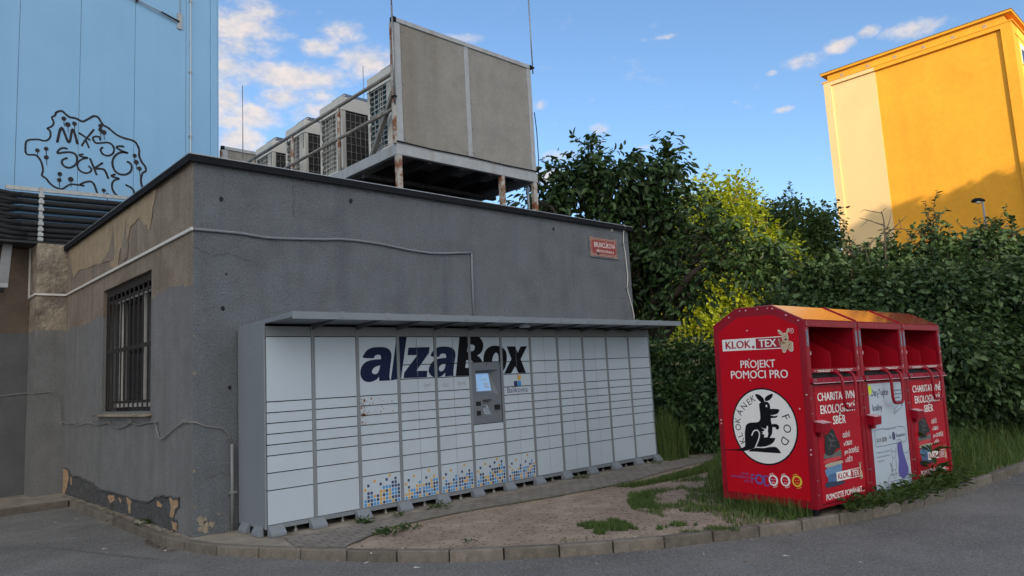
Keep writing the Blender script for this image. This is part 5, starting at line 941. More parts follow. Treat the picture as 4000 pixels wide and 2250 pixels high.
sd1 = MB(); sd1.prism([(YF, 2.4105), (-.045, 2.4105), (-.045, 2.4215), (YF, 2.4290)], lambda u, v, d: (d, u, v), LX-.03, LX-.008); sd1.build('side_trim', 'locker_grey', can)
MB().prism(circ(4.40,-1.18,.085,n=20), lambda u, v, d: (u, v, d), 2.385, 2.431).build('canopy_lamp', 'locker_white', can)
for k in range(2): MB().prism([(a-.55+.1*k*0, b) for a, b in circ(0, 2.15-k*.12, .008, n=8)], lambda u, v, d: (d, u, v), LX-.0325, LX-.03).build('rivet', 'locker_dark', lock)
# wedge-shaped foot covers
def foot(x, w_=.185, rot=0, y=YF-.055):
    m = MB(); P = [(.0, 0), (-.105, 0), (-.105, .035), (-.03, .115), (.0, .115)]
    if rot == 0: m.prism(P, lambda u, v, d: (d, y+.06+u, v+.006), x, x+w_)
    else: m.prism(P, lambda u, v, d: (LX-.03+u*.6, d, v+.006), x, x+w_)
    o = m.build('foot_cover', 'locker_grey', lock, bevel=.004)
    b = MB()
    for s in (.15, .85): b.prism([(x+w_*s+a, .08+c) for a, c in circ(0,0,.008,n=8)], lambda u, v, d: (u, d, v), y+.004, y+.0125) if rot == 0 else None
    if b.f: b.build('bolt', 'galv', o)
foot(.545, .185)
for i in range(1, 12): foot(LX+i*LP-.115, .19)
foot(xe-.12, .16)
foot(-.38, .20, 1); foot(-.745, .20, 1)
lg = MB()
for i in range(12):
    x = LX+i*LP+.36; MB().tube([(x,YF+.06,.0),(x,YF+.06,.028),(x,YF+.06,.03),(x,YF+.06,.10)], [.032,.03,.014,.014], 8).build('levelling_foot', 'galv', lock)
# ------------------------------------------------------------------ red clothing bins
def _rot():
    a, b, c = R(-4.104), R(1.216), R(.78)
    return Matrix.Rotation(a, 3, 'Z') @ Matrix.Rotation(b, 3, 'X') @ Matrix.Rotation(c, 3, 'Y')
BR = _rot(); BO = Vector((4.5, -5.342, .09)); BP = 1.1827; BWD = 1.172
PROF = [(0, .0), (1.166, .0), (1.166, 2.0), (.827, 2.187), (.371, 2.187), (0, 2.0)]
fyz = lambda u, v, d: (d, u, v)      # profile polygons: (depth, height) swept along the length
fxz = lambda u, v, d: (u, d, v)
def klok_logo(parts, mirror_x, x0, x1, z0, z1, d, fn, sgn, red):
    """KLOK.TEX plate between x0..x1 (in reading direction)."""
    def mk(t): return x0+(x1-x0)*t
    h = z1-z0; W_, Rd = parts
    def q(a, b, c, e): return quad(min(mk(a), mk(b)), max(mk(a), mk(b)), z0+h*c, z0+h*e)
    W_.sheet(q(0, .57, 0, 1), fn, d); W_.sheet(q(.57, 1, .93, 1), fn, d); W_.sheet(q(.57, 1, 0, .07), fn, d)
    Rd.sheet(q(.575, 1, .07, .93), fn, d+sgn*.0004)
    def tx(b_, a, e): 
        f = fit(text_flat(b_, .028), 0, 1, 0, 1, True); return [(mk(a+(e-a)*x), z0+h*(.2+.62*y)) for x, y in f[0]], f[1], f[2]
    Rd.sheet(tx('KLOK', .055, .49), fn, d+sgn*.0009); Rd.sheet(([(mk(.527)+a*.04*abs(x1-x0), z0+h*.24+b*.04*abs(x1-x0)*1.0) for a, b in circ(0,0,.55,n=12)], [tuple(range(12))]), fn, d+sgn*.0009)
    W_.sheet(tx('TEX', .62, .90), fn, d+sgn*.0009)
def make_bin(index):
    t = empty('clothing_bin', BO + BR @ Vector((BP*index, 0, 0)), BR)
    k = BWD
    def loc(): return LMB()
    # shell: end plates, back, floor
    m = loc(); m.prism([(y+.002*0, z) for y, z in PROF], fyz, .0, .022); m.prism(PROF, fyz, k-.022, k)
    m.box(.0225, k-.0225, 1.14, 1.165, .01, 1.99); m.box(.0225, k-.0225, .01, 1.139, .0, .03)
    body = m.build('body', 'red_frame', t, bevel=.004)
    # front frame: two posts, eave beam, inner dark chamber
    m = loc(); m.box(.0225, .085, .0, .05, .031, 1.93); m.box(k-.085, k-.0225, .0, .05, .031, 1.93); m.box(.0225, k-.0225, -.008, .05, 1.931, 2.0)
    m.box(.006, .074, -.006, -.0005, .03, 1.93); m.box(k-.074, k-.006, -.006, -.0005, .03, 1.93)
    m.build('front_frame', 'red_frame', t, bevel=.004)
    m = loc(); m.add([(.086,.05,1.40),(k-.086,.05,1.40),(k-.086,.62,1.52),(.086,.62,1.52)], [(0,1,2,3)]); m.add([(.086,.62,1.52),(k-.086,.62,1.52),(k-.086,.62,2.1),(.086,.62,2.1)], [(0,1,2,3)])
    m.add([(.086,.05,1.3),(.086,.62,1.3),(.086,.62,2.1),(.086,.05,1.99)], [(0,1,2,3)]); m.add([(k-.086,.05,1.3),(k-.086,.62,1.3),(k-.086,.62,2.1),(k-.086,.05,1.99)], [(0,1,2,3)])
    m.add([(.086,.05,1.985),(k-.086,.05,1.985),(k-.086,.62,2.1),(.086,.62,2.1)], [(0,1,2,3)]); m.noflip = True
    m.build('chute', 'dark_red', t)
    m = loc()
    for x in (.092, .56, k-.098):
        LMB().prism([(.03, 1.44), (.03, 1.645), (.05, 1.665), (.50, 1.93), (.50, 1.44)], fyz, x, x+.006).build('chute_fin', 'red_door', t)
    m = loc(); m.box(.075, k-.078, -.012, .02, 1.428, 1.474); lip = m.build('chute_lip', 'red_frame', t, bevel=.003)
    lw_ = loc()
    for a, b, z in ((.17,.48,1.455),(.19,.46,1.440),(.62,.98,1.457),(.67,.93,1.442)):
        lw_.sheet(scribble(a, b, z-.004, z+.005, int(a*100)), fxz, -.0135)
    for a in (.13, .50): lw_.sheet(polys_flat([[(a-.012,1.452),(a+.018,1.46),(a+.004,1.447),(a+.015,1.438)]]), fxz, -.0135)
    lw_.noflip = True; lw_.build('lettering', 'ink_white', lip)
    # flap with worn edge
    m = loc(); m.hexa([(.024,-.045,1.322),(k-.012,-.045,1.322),(k-.012,.02,1.33),(.024,.02,1.33),(.040,-.022,1.372),(k-.025,-.022,1.372),(k-.025,.02,1.372),(.040,.02,1.372)]); fl_ = m.build('flap', 'red_frame', t, bevel=.002)
    m = loc()
    m.box(.028, k-.016, -.047, -.040, 1.3135, 1.3215); m.build('worn_edge', 'worn_edge', fl_)
    m = loc()
    for x in [.05,.075,.10,k-.05,k-.075,k-.10,.25,.4,.66,.8,1.0]:
        for z in ((1.355, 1.338) if x in (.05,.075,.10,k-.05,k-.075,k-.10) else (1.345,)): m.prism([(x+a, z+b) for a, b in circ(0,0,.0055,n=6)], fxz, -.042, -.034)
    m.build('rivet', 'galv', fl_)
    MB_ = loc(); MB_.box(.086, k-.086, .021, .045, 1.30, 1.427); MB_.build('slot', 'dark_hole', t)
    # handle
    m = loc(); hx0, hx1 = .535, .835
    pts = [(hx0,.015,1.425),(hx0,-.05,1.418),(hx0+.003,-.085,1.385),(hx0+.006,-.10,1.30),(hx0+.008,-.10,1.10),(hx0+.03,-.10,1.045),(hx0+.07,-.10,1.028),(hx1-.07,-.10,1.028),(hx1-.03,-.10,1.045),(hx1-.01,-.10,1.10),(hx1-.006,-.10,1.30),(hx1-.003,-.085,1.385),(hx1,-.05,1.418),(hx1,.015,1.425)]
    m.tube(pts, .017, 10); m.build('handle', 'red_frame', t, smooth=True)
    # lower door
    m = loc(); m.box(.088, k-.088, .004, .03, .036, 1.30); dr = m.build('door', 'red_frame', t, bevel=.006)
    # lock box
    m = loc(); m.hexa([(.045,-.085,.80),(.225,-.085,.80),(.225,.0,.80),(.045,.0,.80),(.045,-.095,.895),(.225,-.095,.895),(.225,.0,.915),(.045,.0,.915)]); m.box(.09,.16,-.05,-.01,.755,.7995); lb = m.build('lock_box', 'red_frame', t, bevel=.006)
    m = loc(); m.hexa([(.04,-.10,.896),(.23,-.10,.896),(.23,.0,.916),(.04,.0,.916),(.04,-.10,.901),(.23,-.10,.901),(.23,.0,.921),(.04,.0,.921)]); m.build('lock_lid', 'worn_edge', lb)
    # side stickers on the posts
    for a_ in (.016, k-.056): LMB().box(a_, a_+.04, -.0085, -.0062, 1.72, 1.90).build('post_sticker', 'sticker_blue', t)
    m = loc()
    for x in (.018, k-.018):
        for z in (.15, .3, 1.16, 1.0): m.prism([(x+a, z+b) for a, b in circ(0,0,.008,n=8)], fxz, -.012, -.005)
    for x, z in ((.03,1.985),(.03,1.96),(.055,1.95),(k-.03,1.985),(k-.03,1.96),(k-.055,1.95)): m.prism([(x+a, z+b) for a, b in circ(0,0,.006,n=6)], fxz, -.013, -.007)
    m.build('rivet', 'galv', t)
    # roof plates
    m = loc()
    for (y0, z0), (y1, z1) in zip(PROF[2:], PROF[3:]):
        dy, dz = y1-y0, z1-z0; L_ = math.hypot(dy, dz); ny, nz = dz/L_*-1, dy/L_
        if nz < 0: ny, nz = -ny, -nz
        m.hexa([(-.004, y0, z0+.0005), (k+.004, y0, z0+.0005), (k+.004, y1, z1+.0005), (-.004, y1, z1+.0005)] + [(x, y+ny*.012, z+nz*.012+.0005) for x, y, z in ((-.004,y0,z0),(k+.004,y0,z0),(k+.004,y1,z1),(-.004,y1,z1))])
    rf_ = m.build('roof', 'red_roof', t)
    m = loc()
    for x in (k-.012,):
        for (y0, z0), (y1, z1) in zip(PROF[2:], PROF[3:]): m.bar((x+.004,y0,z0+.018),(x+.004,y1,z1+.018),.022,.014)
    if index < 2: m.build('roof_seam', 'dark_red', rf_)
    # feet
    m = loc(); 
    for x in (.05, k-.10):
        for y in (.06, 1.0): m.box(x, x+.07, y, y+.07, -.13, -.001)
    m.build('foot', 'roof_edge', t)
    # worn spots beside the opening
    m = loc()
    for x, z in ((.083, 1.645), (k-.04, 1.65), (k-.05, 1.47)): m.add([(x-.012,-.0072,z-.02),(x+.006,-.0072,z-.022),(x+.012,-.0072,z+.01),(x-.008,-.0072,z+.022)], [(0,1,2,3)])
    m.noflip = True; m.build('worn_spot', 'worn_edge', t)
    return t, dr
def poster_clothes(dr):
    t = dr.parent; k = BWD
    m = LMB(); m.box(.112, 1.07, .0005, .0035, .055, 1.275); ps = m.build('poster', 'red_door', dr)
    w = LMB(); w.noflip = True
    rows = [('CHARITATIVNĚ', .157, 1.06, 1.125, 1.21), ('EKOLOGICKÝ', .20, 1.00, .985, 1.075), ('SBĚR', .45, .735, .86, .948)]
    for s, a, b, c, d in rows: w.sheet(fit(text_flat(s, .03), a, b, c, d, True), fxz, -.0012)
    for s, a, b, c, d in (('ODĚVŮ', .635, .80, .70, .748), ('a OBUVI', .645, .83, .61, .658), ('pro DOSPĚLÉ', .65, .975, .52, .568), ('a DĚTI', .655, .81, .43, .478)): w.sheet(fit(text_flat(s, .025), a, b, c, d, True), fxz, -.0012)
    w.sheet(fit(text_flat('POMOZTE POMÁHAT...', .028), .18, 1.03, .075, .135, True), fxz, -.0012)
    rd = LMB(); rd.noflip = True
    klok_logo((w, rd), 1, .425, .985, .248, .345, -.0042, fxz, -1, None)
    w.build('lettering', 'ink_white', ps); rd.build('logo_red', 'ink_red', ps)
    g = LMB(); g.noflip = True; nm = {'grey': 0, 'red2': 1, 'cream2': 2, 'denim': 3, 'blue2': 4, 'navy': 5}
    for i, (n, p) in enumerate(DATA['cloth']): g.sheet(polys_flat([p]), fxz, -.0008-.0004*i, nm[n])
    for p in DATA['boot']: g.sheet(polys_flat([p]), fxz, -.0034, 6)
    for p in DATA['lace']: g.sheet(stroke_flat([tuple(q) for q in p], .008), fxz, -.0038, 0)
    g.build('clothes_picture', ['cl_grey', 'cl_red', 'cl_cream', 'cl_denim', 'cl_blue', 'cl_navy', 'cl_boot'], ps)
    # the small kangaroo beside the plate, simplified
    r_ = LMB(); r_.noflip = True
    r_.sheet(polys_flat([[(.955,.36),(.935,.405),(.95,.40),(.965,.37),(.975,.372),(.992,.41),(1.0,.395),(.985,.36),(.988,.335),(.975,.32),(1.0,.30),(1.012,.24),(.998,.215),(.985,.245),(.975,.21),(.955,.215),(.955,.27),(.945,.31),(.96,.325)]]), fxz, -.0056); r_.build('kangaroo_mark', 'roo_tan', ps)
def poster_books(dr):
    m = LMB(); m.box(.150, 1.100, .0005, .0035, .02, 1.272); ps = m.build('poster', 'locker_white', dr)
    w = LMB(); w.noflip = True
    for s, a, b, c, d in (('Dar', .205, .36, 1.125, 1.205), ('ujte', .452, .652, 1.125, 1.205), ('knihy', .212, .465, .95, 1.025)): w.sheet(fit(text_flat(s, .022), a, b, c, d, True), fxz, -.0012)
    w.sheet(fit(text_flat('r', .022), .362, .397, 1.095, 1.155), fxz, -.0012); w.sheet(fit(text_flat('r', .022), .405, .447, 1.145, 1.205), fxz, -.0012)
    for i in range(4): w.sheet(scribble(.80, .80+(.21,.20,.17,.185)[i], 1.165-i*.045, 1.179-i*.045, i), fxz, -.0012)
    w.sheet(fit(text_flat('Pomáhají společně', .005), .455, .775, .712, .733, True), fxz, -.0012); w.sheet(fit(text_flat('&'), .575, .625, .60, .645), fxz, -.0012); w.sheet(fit(text_flat('Restorio', .015), .76, 1.005, .605, .648, True), fxz, -.0012)
    w.sheet(polys_flat([circ(.695,.625,.042,.05)]), fxz, -.0012)
    for i in range(3): w.sheet(fit(text_flat(('Podejte pomocné křídlo', 'a učiňte dobrý skutek', 's vůní papíru.')[i], .005), .215, .215+(.35,.33,.19)[i], .455-i*.05, .470-i*.05, True), fxz, -.0012)
    for p in DATA['plines']: w.sheet(stroke_flat([tuple(q) for q in p], .0065), fxz, -.0014)
    w.build('lettering', 'ink_line', ps)
    a = LMB(); a.noflip = True
    for p in DATA['aub']: a.sheet(polys_flat([p]), fxz, -.0009)
    a.build('mascot_picture', 'ink_purple', ps)
    w2 = LMB(); w2.noflip = True; rd = LMB(); rd.noflip = True
    klok_logo((w2, rd), 1, .235, .50, .575, .635, -.0016, fxz, -1, None)
    w2.build('logo_white', 'locker_white', ps); rd.build('logo_dark', 'cl_grey', ps)
    s = LMB(); s.noflip = True; s.sheet(polys_flat([circ(.185,1.20,.042,.06)]), fxz, -.002); sk = s.build('round_sticker', 'sticker_lime', ps)
def side_art(t):
    fs = lambda u, v, d: (d, u, v)
    m = LMB(); pts = [(.072,.085),(1.095,.085),(1.095,1.935),(.81,2.09),(.385,2.09),(.072,1.945)]
    m.prism(pts, fs, -.0030, -.0002); ps = m.build('side_poster', 'red_sticker', t)
    w = LMB(); w.noflip = True; rd = LMB(); rd.noflip = True
    def txt(s, a, b, c, d, bold=.014, dd=-.0042): w.sheet(fit(text_flat(s, bold*1.0), a, b, c, d, True), fs, dd)   # a > b: depth grows to the left
    klok_logo((w, rd), -1, 1.046, .262, 1.706, 1.842, -.0042, fs, -1, None)
    txt('PROJEKT', .817, .372, 1.504, 1.588); txt('POMOCI PRO', .954, .228, 1.384, 1.472)
    C = DATA['kc']; cy, cz, ry, rz = .568, .8475, .408, .424
    w.sheet(polys_flat([circ(cy, cz, ry-.012, rz-.012, 48)]), fs, -.0046)
    bl = LMB(); bl.noflip = True
    bl.sheet(polys_flat([circ(cy, cz, ry+.004, rz+.004, 48), circ(cy, cz, ry-.014, rz-.014, 48)]), fs, -.0049)
    for p in DATA['kang']: bl.sheet(polys_flat([p]), fs, -.0053)
    wk = [tuple(p) for p in DATA['kline']]
    w.sheet(stroke_flat(wk[:9], .014), fs, -.0058); w.sheet(stroke_flat(wk[8:], .011), fs, -.0058)
    for p in DATA['kangw']: w.sheet(polys_flat([p]), fs, -.0058)
    w.sheet(polys_flat([circ(.518, 1.074, .011, .013, 12)]), fs, -.0058)
    for ch, y, z in DATA['klet']:
        ang = math.atan2(z-C[1], -(y-C[0])) - PI/2     # reading direction runs toward -depth
        f = text_flat(ch); xs = [v[0] for v in f[0]]; mx = (min(xs)+max(xs))/2; sc = .098
        if y < .5: sc = .125
        q = []
        for a, b in f[0]:
            a = (a-mx)*sc; b = (b-.341)*sc*1.05; ca, sa = math.cos(ang), math.sin(ang); q.append((y-(a*ca-b*sa), z+(a*sa+b*ca)))
        bl.sheet((q, f[1]), fs, -.0053)
    w.build('lettering', 'ink_white', ps); rd.build('logo_red', 'ink_red', ps); bl.build('kangaroo_emblem', 'ink_black', ps)
    r_ = LMB(); r_.noflip = True
    for p in DATA['ck']: 
        r_.sheet(polys_flat([[(c[0]+(c[0]-.25)*.06, c[1]+(c[1]-1.78)*.05) for c in p]]), fs, -.0054, 0); r_.sheet(polys_flat([p]), fs, -.0058, 1)
    for p in DATA['ckd']: r_.sheet(polys_flat([p]), fs, -.0062, 2)
    for p in DATA['ckn']: r_.sheet(polys_flat([p]), fs, -.0064, 3)
    r_.sheet(polys_flat([circ(.149,1.894,.026,.028,20), circ(.149,1.894,.022,.024,20)]), fs, -.0046, 0); r_.sheet(fit(text_flat('R'), .158, .140, 1.882, 1.906, True), fs, -.0046, 0)
    r_.build('kangaroo_mark', ['ink_white', 'roo_tan', 'roo_brown', 'ink_black'], ps)
    # fund logo at the bottom
    p_ = LMB(); p_.noflip = True
    p_.sheet(fit(text_flat('FOND', .0), .90, .80, .293, .315, True), fs, -.0042); p_.sheet(fit(text_flat('OHROŽENÝCH', .0), 1.045, .795, .252, .275, True), fs, -.0042); p_.sheet(fit(text_flat('DĚTÍ', .0), .87, .795, .210, .233, True), fs, -.0042)
    p_.sheet(fit(text_flat('F', .01), .775, .735, .205, .305, True), fs, -.0042); p_.sheet(polys_flat([circ(.672,.256,.058,.056,28), circ(.672,.256,.036,.034,28)]), fs, -.0044); p_.sheet(polys_flat([[(.615,.305),(.57,.305),(.525,.285),(.51,.255),(.525,.215),(.57,.19),(.615,.19)], [(.60,.293),(.572,.293),(.537,.277),(.522,.255),(.537,.222),(.572,.203),(.60,.203)]]), fs, -.0040)
    for y in (.675,): 
        p_.sheet(polys_flat([circ(y+.013,.263,.006,.004,8), circ(y-.013,.263,.006,.004,8)]), fs, -.0044)
    p_.build('purple_logo', 'ink_purple', ps)
    o_ = LMB(); o_.noflip = True
    for y, z, s in ((.498,.262,0), (.352,.270,0), (.214,.278,1)):
        o_.sheet(polys_flat([circ(y,z,.058,.06,28), circ(y+.003,z,.038,.043,28)]), fs, -.0047, s)
        for s2, a in ((1, 25), (-1, 205)):
            o_.sheet(stroke_flat([(y+.071*math.cos(R(a+q)), z+.073*math.sin(R(a+q))) for q in (25, 40, 55, 70)], .005), fs, -.0047, s)
        o_.sheet(quad(y-.022, y-.006, z+.006, z+.011), fs, -.005, 1 if s else 0); o_.sheet(quad(y+.008, y+.024, z+.006, z+.011), fs, -.005, 1 if s else 0)
        sg_ = 1 if s else -1
        o_.sheet(stroke_flat([(y-.018, z-.020+.006*sg_), (y, z-.022-.004*sg_), (y+.018, z-.020+.006*sg_)], .005), fs, -.005, 1 if s else 0)
    o_.build('ring_face', ['ink_white', 'ink_yellow'], ps)
    bt = LMB()
    for y, z in ((.93,2.10),(.78,2.165),(.70,2.165),(.55,2.165),(.42,2.165),(.36,2.155),(.2,2.07),(.06,2.0),(.03,1.2),(.03,.62),(.03,.57),(1.13,.9),(1.13,.86),(.70,1.93),(.70,1.60),(.70,1.36),(.12,1.05)):
        bt.prism([(y+a, z+b) for a, b in circ(0,0,.009,n=8)], fs, -.009, .001)
    bt.build('rivet', 'worn_edge', t)
b0, d0 = make_bin(0); b1, d1 = make_bin(1); b2, d2 = make_bin(2)
poster_clothes(d0); side_art(b0); poster_books(d1); poster_clothes(d2)
G_ = 'red donation bins in a row beside the kerb'
tag(b0, 'red clothing donation bin showing its broad side with the round kangaroo emblem', 'donation bin', G_)
tag(b1, 'red donation bin with the white book poster, between the two clothing bins', 'donation bin', G_)
tag(b2, 'red clothing donation bin at the far right end of the row by the hedge', 'donation bin', G_)
# ------------------------------------------------------------------ vegetation (directions and ranges measured from the viewpoint)
_f = 2819.87
def dirpx(x, y): return FW + RT*((x-2000)/_f) - UP*((y-1125)/_f)
def at(x, y, r):
    d = dirpx(x, y); t = r/math.hypot(d.x, d.y); return CAM + d*t
def gp(x, y, z=0.0):
    d = dirpx(x, y); t = (z-CAM.z)/d.z; return CAM + d*t
def lobe(x, y, rad, r, dz=1.0, depth=None):
    p = at(x, y, r); m = rad*r/_f*.97
    return (p.x, p.y, p.z, (depth or m), (depth or m), m*dz)
def shoots(t, lobes, n, length, size, leaf, bark, rg, width=.5):
    """leafy shoots that stick out of the crown"""
    P, D, N = [], [], []; mb = MB()
    for _ in range(n):
        l = lobes[rg.integers(len(lobes))]; d = rg.normal(size=3); d[2] = abs(d[2])*1.1+.15; d /= np.linalg.norm(d)
        a = np.array(l[:3])+d*np.array(l[3:])*.85; u = d*.5+np.array([0, 0, .8])+rg.normal(size=3)*.3; u /= np.linalg.norm(u); L_ = length*rg.uniform(.5, 1.3)
        b = a+u*L_*.55+rg.normal(size=3)*.03; c = a+u*L_+rg.normal(size=3)*.06+np.array([0, 0, -.08*L_]); mb.tube([tuple(a), tuple(b), tuple(c)], [.009, .006, .003], 4)
        k = int(7+L_*16)
        for i in range(k):
            f = (i+.5)/k; p = a+(b-a)*(f/.55) if f < .55 else b+(c-b)*((f-.55)/.45); s_ = rg.normal(size=3); s_ -= u*s_.dot(u); s_ /= np.linalg.norm(s_)
            P.append(p); D.append(s_*.8+u*.55+np.array([0, 0, -.25])); N.append(u+rg.normal(size=3)*.35)
    V, F = leaf_arrays(np.array(P), np.array(D), np.array(N), size, width, .16, .15, rg); np_mesh('shoot_leaves', V, [F], leaf, t); mb.build('shoot', bark, t)
def tree(name, label, cat, base, lobes, nc, per, rad, size, leaf, bark='bark', r0=.14, group=None, twigs=True, seed=1, limbs=None, width=.5, shell=.5, up=.5, hang=.25, fork=.35, droop=.12, sh=None):
    rg = np.random.default_rng(seed); t = thing(name, label, cat, base, group)
    main = lobes; lobes = [(l[0], l[1], l[2], l[3]*.86, l[4]*.86, l[5]*.86) for l in main]
    for l in main:      # small side lumps break the outline
        for _ in range(5):
            d = rg.normal(size=3); d /= np.linalg.norm(d); k = rg.uniform(.22, .42); q = rg.uniform(.78, 1.12)
            lobes.append((l[0]+d[0]*l[3]*q, l[1]+d[1]*l[4]*q, l[2]+d[2]*l[5]*q, l[3]*k, l[4]*k, l[5]*k))
    V, F, C = crown_arrays(lobes, nc, per, rad, size, rg, width, .18, droop, shell, up, hang)
    np_mesh('crown', V, [F], leaf, t)
    mb = MB(); b = np.array(base, float); top = np.mean([l[:3] for l in main], 0); fk = b + (top-b)*fork + np.array([0, 0, .0])
    limb(mb, b-np.array([0, 0, .1]), fk, r0, r0*.75, rg, 5, .04, sides=9)
    for l in main:
        c = np.array(l[:3]); e = c + np.array([rg.uniform(-.3, .3)*l[3], rg.uniform(-.3, .3)*l[4], .35*l[5]])
        pts = limb(mb, fk+rg.normal(size=3)*.03, e, r0*.5, r0*.07, rg, 7, .10, .05, sides=6)
        if twigs:
            near = C[np.linalg.norm((C-c)/np.array(l[3:]), axis=1) < 1.2]
            if len(near):
                for q in near[rg.choice(len(near), min(len(near), 26), replace=False)]:
                    s = pts[rg.integers(3, len(pts))]; limb(mb, s, q, r0*.07, .004, rg, 4, .12, sides=4)
    for path, ra, rb in (limbs or []):
        mb.tube(smooth_line([tuple(p) for p in path], 4), list(np.linspace(ra, rb, (len(path)-1)*4+1)), 8)
    mb.build('trunk', bark, t, smooth=True)
    if sh: shoots(t, main, sh[0], sh[1], size*.9, leaf, bark, rg, width)
    return t
# dark cherry-like tree right behind the grey building
L1 = [lobe(*a) for a in ((2085,805,70,16.2),(2160,770,95,16.4),(2270,720,120,16.6),(2345,650,70,16.6),(2400,760,130,16.4),(2400,880,150,16.8),(2555,690,95,16.3),(2570,780,120,16.8),(2625,850,75,16.4),(2545,930,115,17.0),(2590,1010,85,16.2),(2500,1040,120,17),(2780,930,50,15.8),(2560,1150,120,16.4),(2670,1120,60,16),(2520,1230,70,17),(2770,1080,40,15.6),(2860,960,40,15.6),(2640,640,35,16.2),(2315,605,35,16.5))]
tr1 = tree('cherry_tree', 'dark broad-leaved tree with big drooping leaves at the right end of the grey building', 'tree', (10.1,.9,-.02), L1, 600, 14, .17, .20, 'leaf_cherry', r0=.17, seed=3, sh=(70, .55), shell=.35, hang=.55, droop=.2, width=.46, limbs=[
    ([at(2520,1250,16.4), at(2560,1215,16.2), at(2640,1150,15.8), at(2700,1075,15.6), at(2755,1035,15.6), at(2829,1021,15.5), at(2876,1043,15.5), at(2945,1077,15.5), at(3000,1120,15.5)], .09, .02),
    ([at(2770,1030,15.6), at(2793,1016,15.6), at(2848,997,15.6), at(2912,988,15.6), at(3000,983,15.6), at(3070,992,15.6)], .05, .012),
    ([at(2500,1270,16.6), at(2540,1240,16.5), at(2600,1190,16.4), at(2690,1140,16.0)], .08, .03),
    ([at(2620,1180,16.3), at(2590,1000,16.5), at(2600,850,16.5), at(2560,720,16.5)], .07, .02)])
rgy = np.random.default_rng(14); V, F, C = crown_arrays([lobe(*a) for a in ((2850,900,70,15.7),(2770,870,70,15.8),(2950,950,80,15.6),(2990,1060,70,15.5),(2900,1060,70,15.5),(2720,1140,80,15.8),(2820,990,70,15.6),(2700,960,70,16),(2740,800,45,16),(2830,1100,50,15.6),(2660,1210,60,16),(3030,960,50,15.5))], 190, 8, .13, .17, rgy, .46, .18, .2, .1, .5, .5); np_mesh('branch_leaves', V, [F], 'leaf_cherry', tr1)
tb = MB()
for c in C[::3]:
    e = np.array(at(2650+float(rgy.uniform(-40,40)), 1060+float(rgy.uniform(-120,60)), 16.0)); q = e+(c-e)*.55+rgy.normal(size=3)*.12
    tb.tube([tuple(e+(c-e)*.35), tuple(q), tuple(c)], [.012,.009,.004], 4)
tb.build('twigs', 'twig', tr1)
rgx = np.random.default_rng(12); V, F, C = crown_arrays([lobe(*a) for a in ((3010,1000,55,15.6),(2960,1085,60,15.5),(2880,1010,50,15.6),(3060,1050,45,15.5))], 90, 9, .13, .17, rgx, .46, .18, .2, .2, .5, .5); np_mesh('branch_leaves', V, [F], 'leaf_cherry', tr1)
# sunlit trees beyond
def sun_tree(lobes, base, label, seed, nc): return tree('sunlit_tree', label, 'tree', base, [lobe(*a) for a in lobes], nc, 26, .26, .135, 'leaf_sun', 'bark_pale', .13, 'sunlit trees beyond the dark tree', seed=seed, shell=.4, hang=.2, width=.7, up=.7, sh=(40, .8))
sun_tree(((2560,1290,110,23),(2650,1240,130,23),(2600,1130,120,24),(2500,1180,90,24),(2690,1330,90,22.5),(2560,1000,110,25),(2480,1050,80,25)), (16.3,5.2,-.02), 'bright yellow-green sunlit tree low behind the dark tree, next to the canopy end', 21, 560)
sun_tree(((2800,810,110,25),(2740,900,110,25),(2860,900,120,25),(2780,1010,140,24.5),(2700,1080,110,24),(2850,1120,130,24),(2660,800,60,26),(2880,790,60,26)), (18.6,4.6,-.02), 'tallest bright yellow-green sunlit tree behind the dark tree', 22, 640)
sun_tree(((2960,960,100,25.5),(2990,1080,110,25),(2930,1200,110,24.5),(3060,1040,70,26),(2850,1260,80,24)), (20.0,2.9,-.02), 'rightmost sunlit tree with pale forked stems above the first red bin', 23, 420)
tree('dark_tree', 'tall dark tree standing left of the yellow apartment block', 'tree', (35,7.3,-.02), [lobe(*a) for a in ((3020,885,75,38),(3075,850,60,38),(3150,890,65,39),(3205,860,45,40),(3235,900,40,40),(2980,930,80,38),(3070,970,110,38),(3180,980,90,39),(3215,1050,75,39),(3020,1040,110,38),(3130,1080,130,38),(2930,850,60,40),(2960,960,80,39))], 900, 26, .34, .21, 'leaf_dark', r0=.25, seed=31, shell=.4, width=.6, twigs=False, sh=(50, 1.2))
for i, (x, y, rad, r) in enumerate(((2500,1330,150,34),(2700,1330,170,34),(2920,1300,170,33),(3130,1230,170,34),(3330,1230,170,36),(3560,1260,180,36),(3820,1290,180,38))):
    p = at(x, y, r); tree('background_shrub', 'dark shrub deep behind the trees near the ground', 'shrub', (p.x, p.y, -.02), [lobe(x, y, rad, r), lobe(x+70, y+60, rad*.9, r+.5), lobe(x-80, y+50, rad*.9, r-.5)], 230, 26, .4, .24, 'leaf_dark', r0=.08, group='shrubs deep in the background', seed=40+i, twigs=False, width=.65)
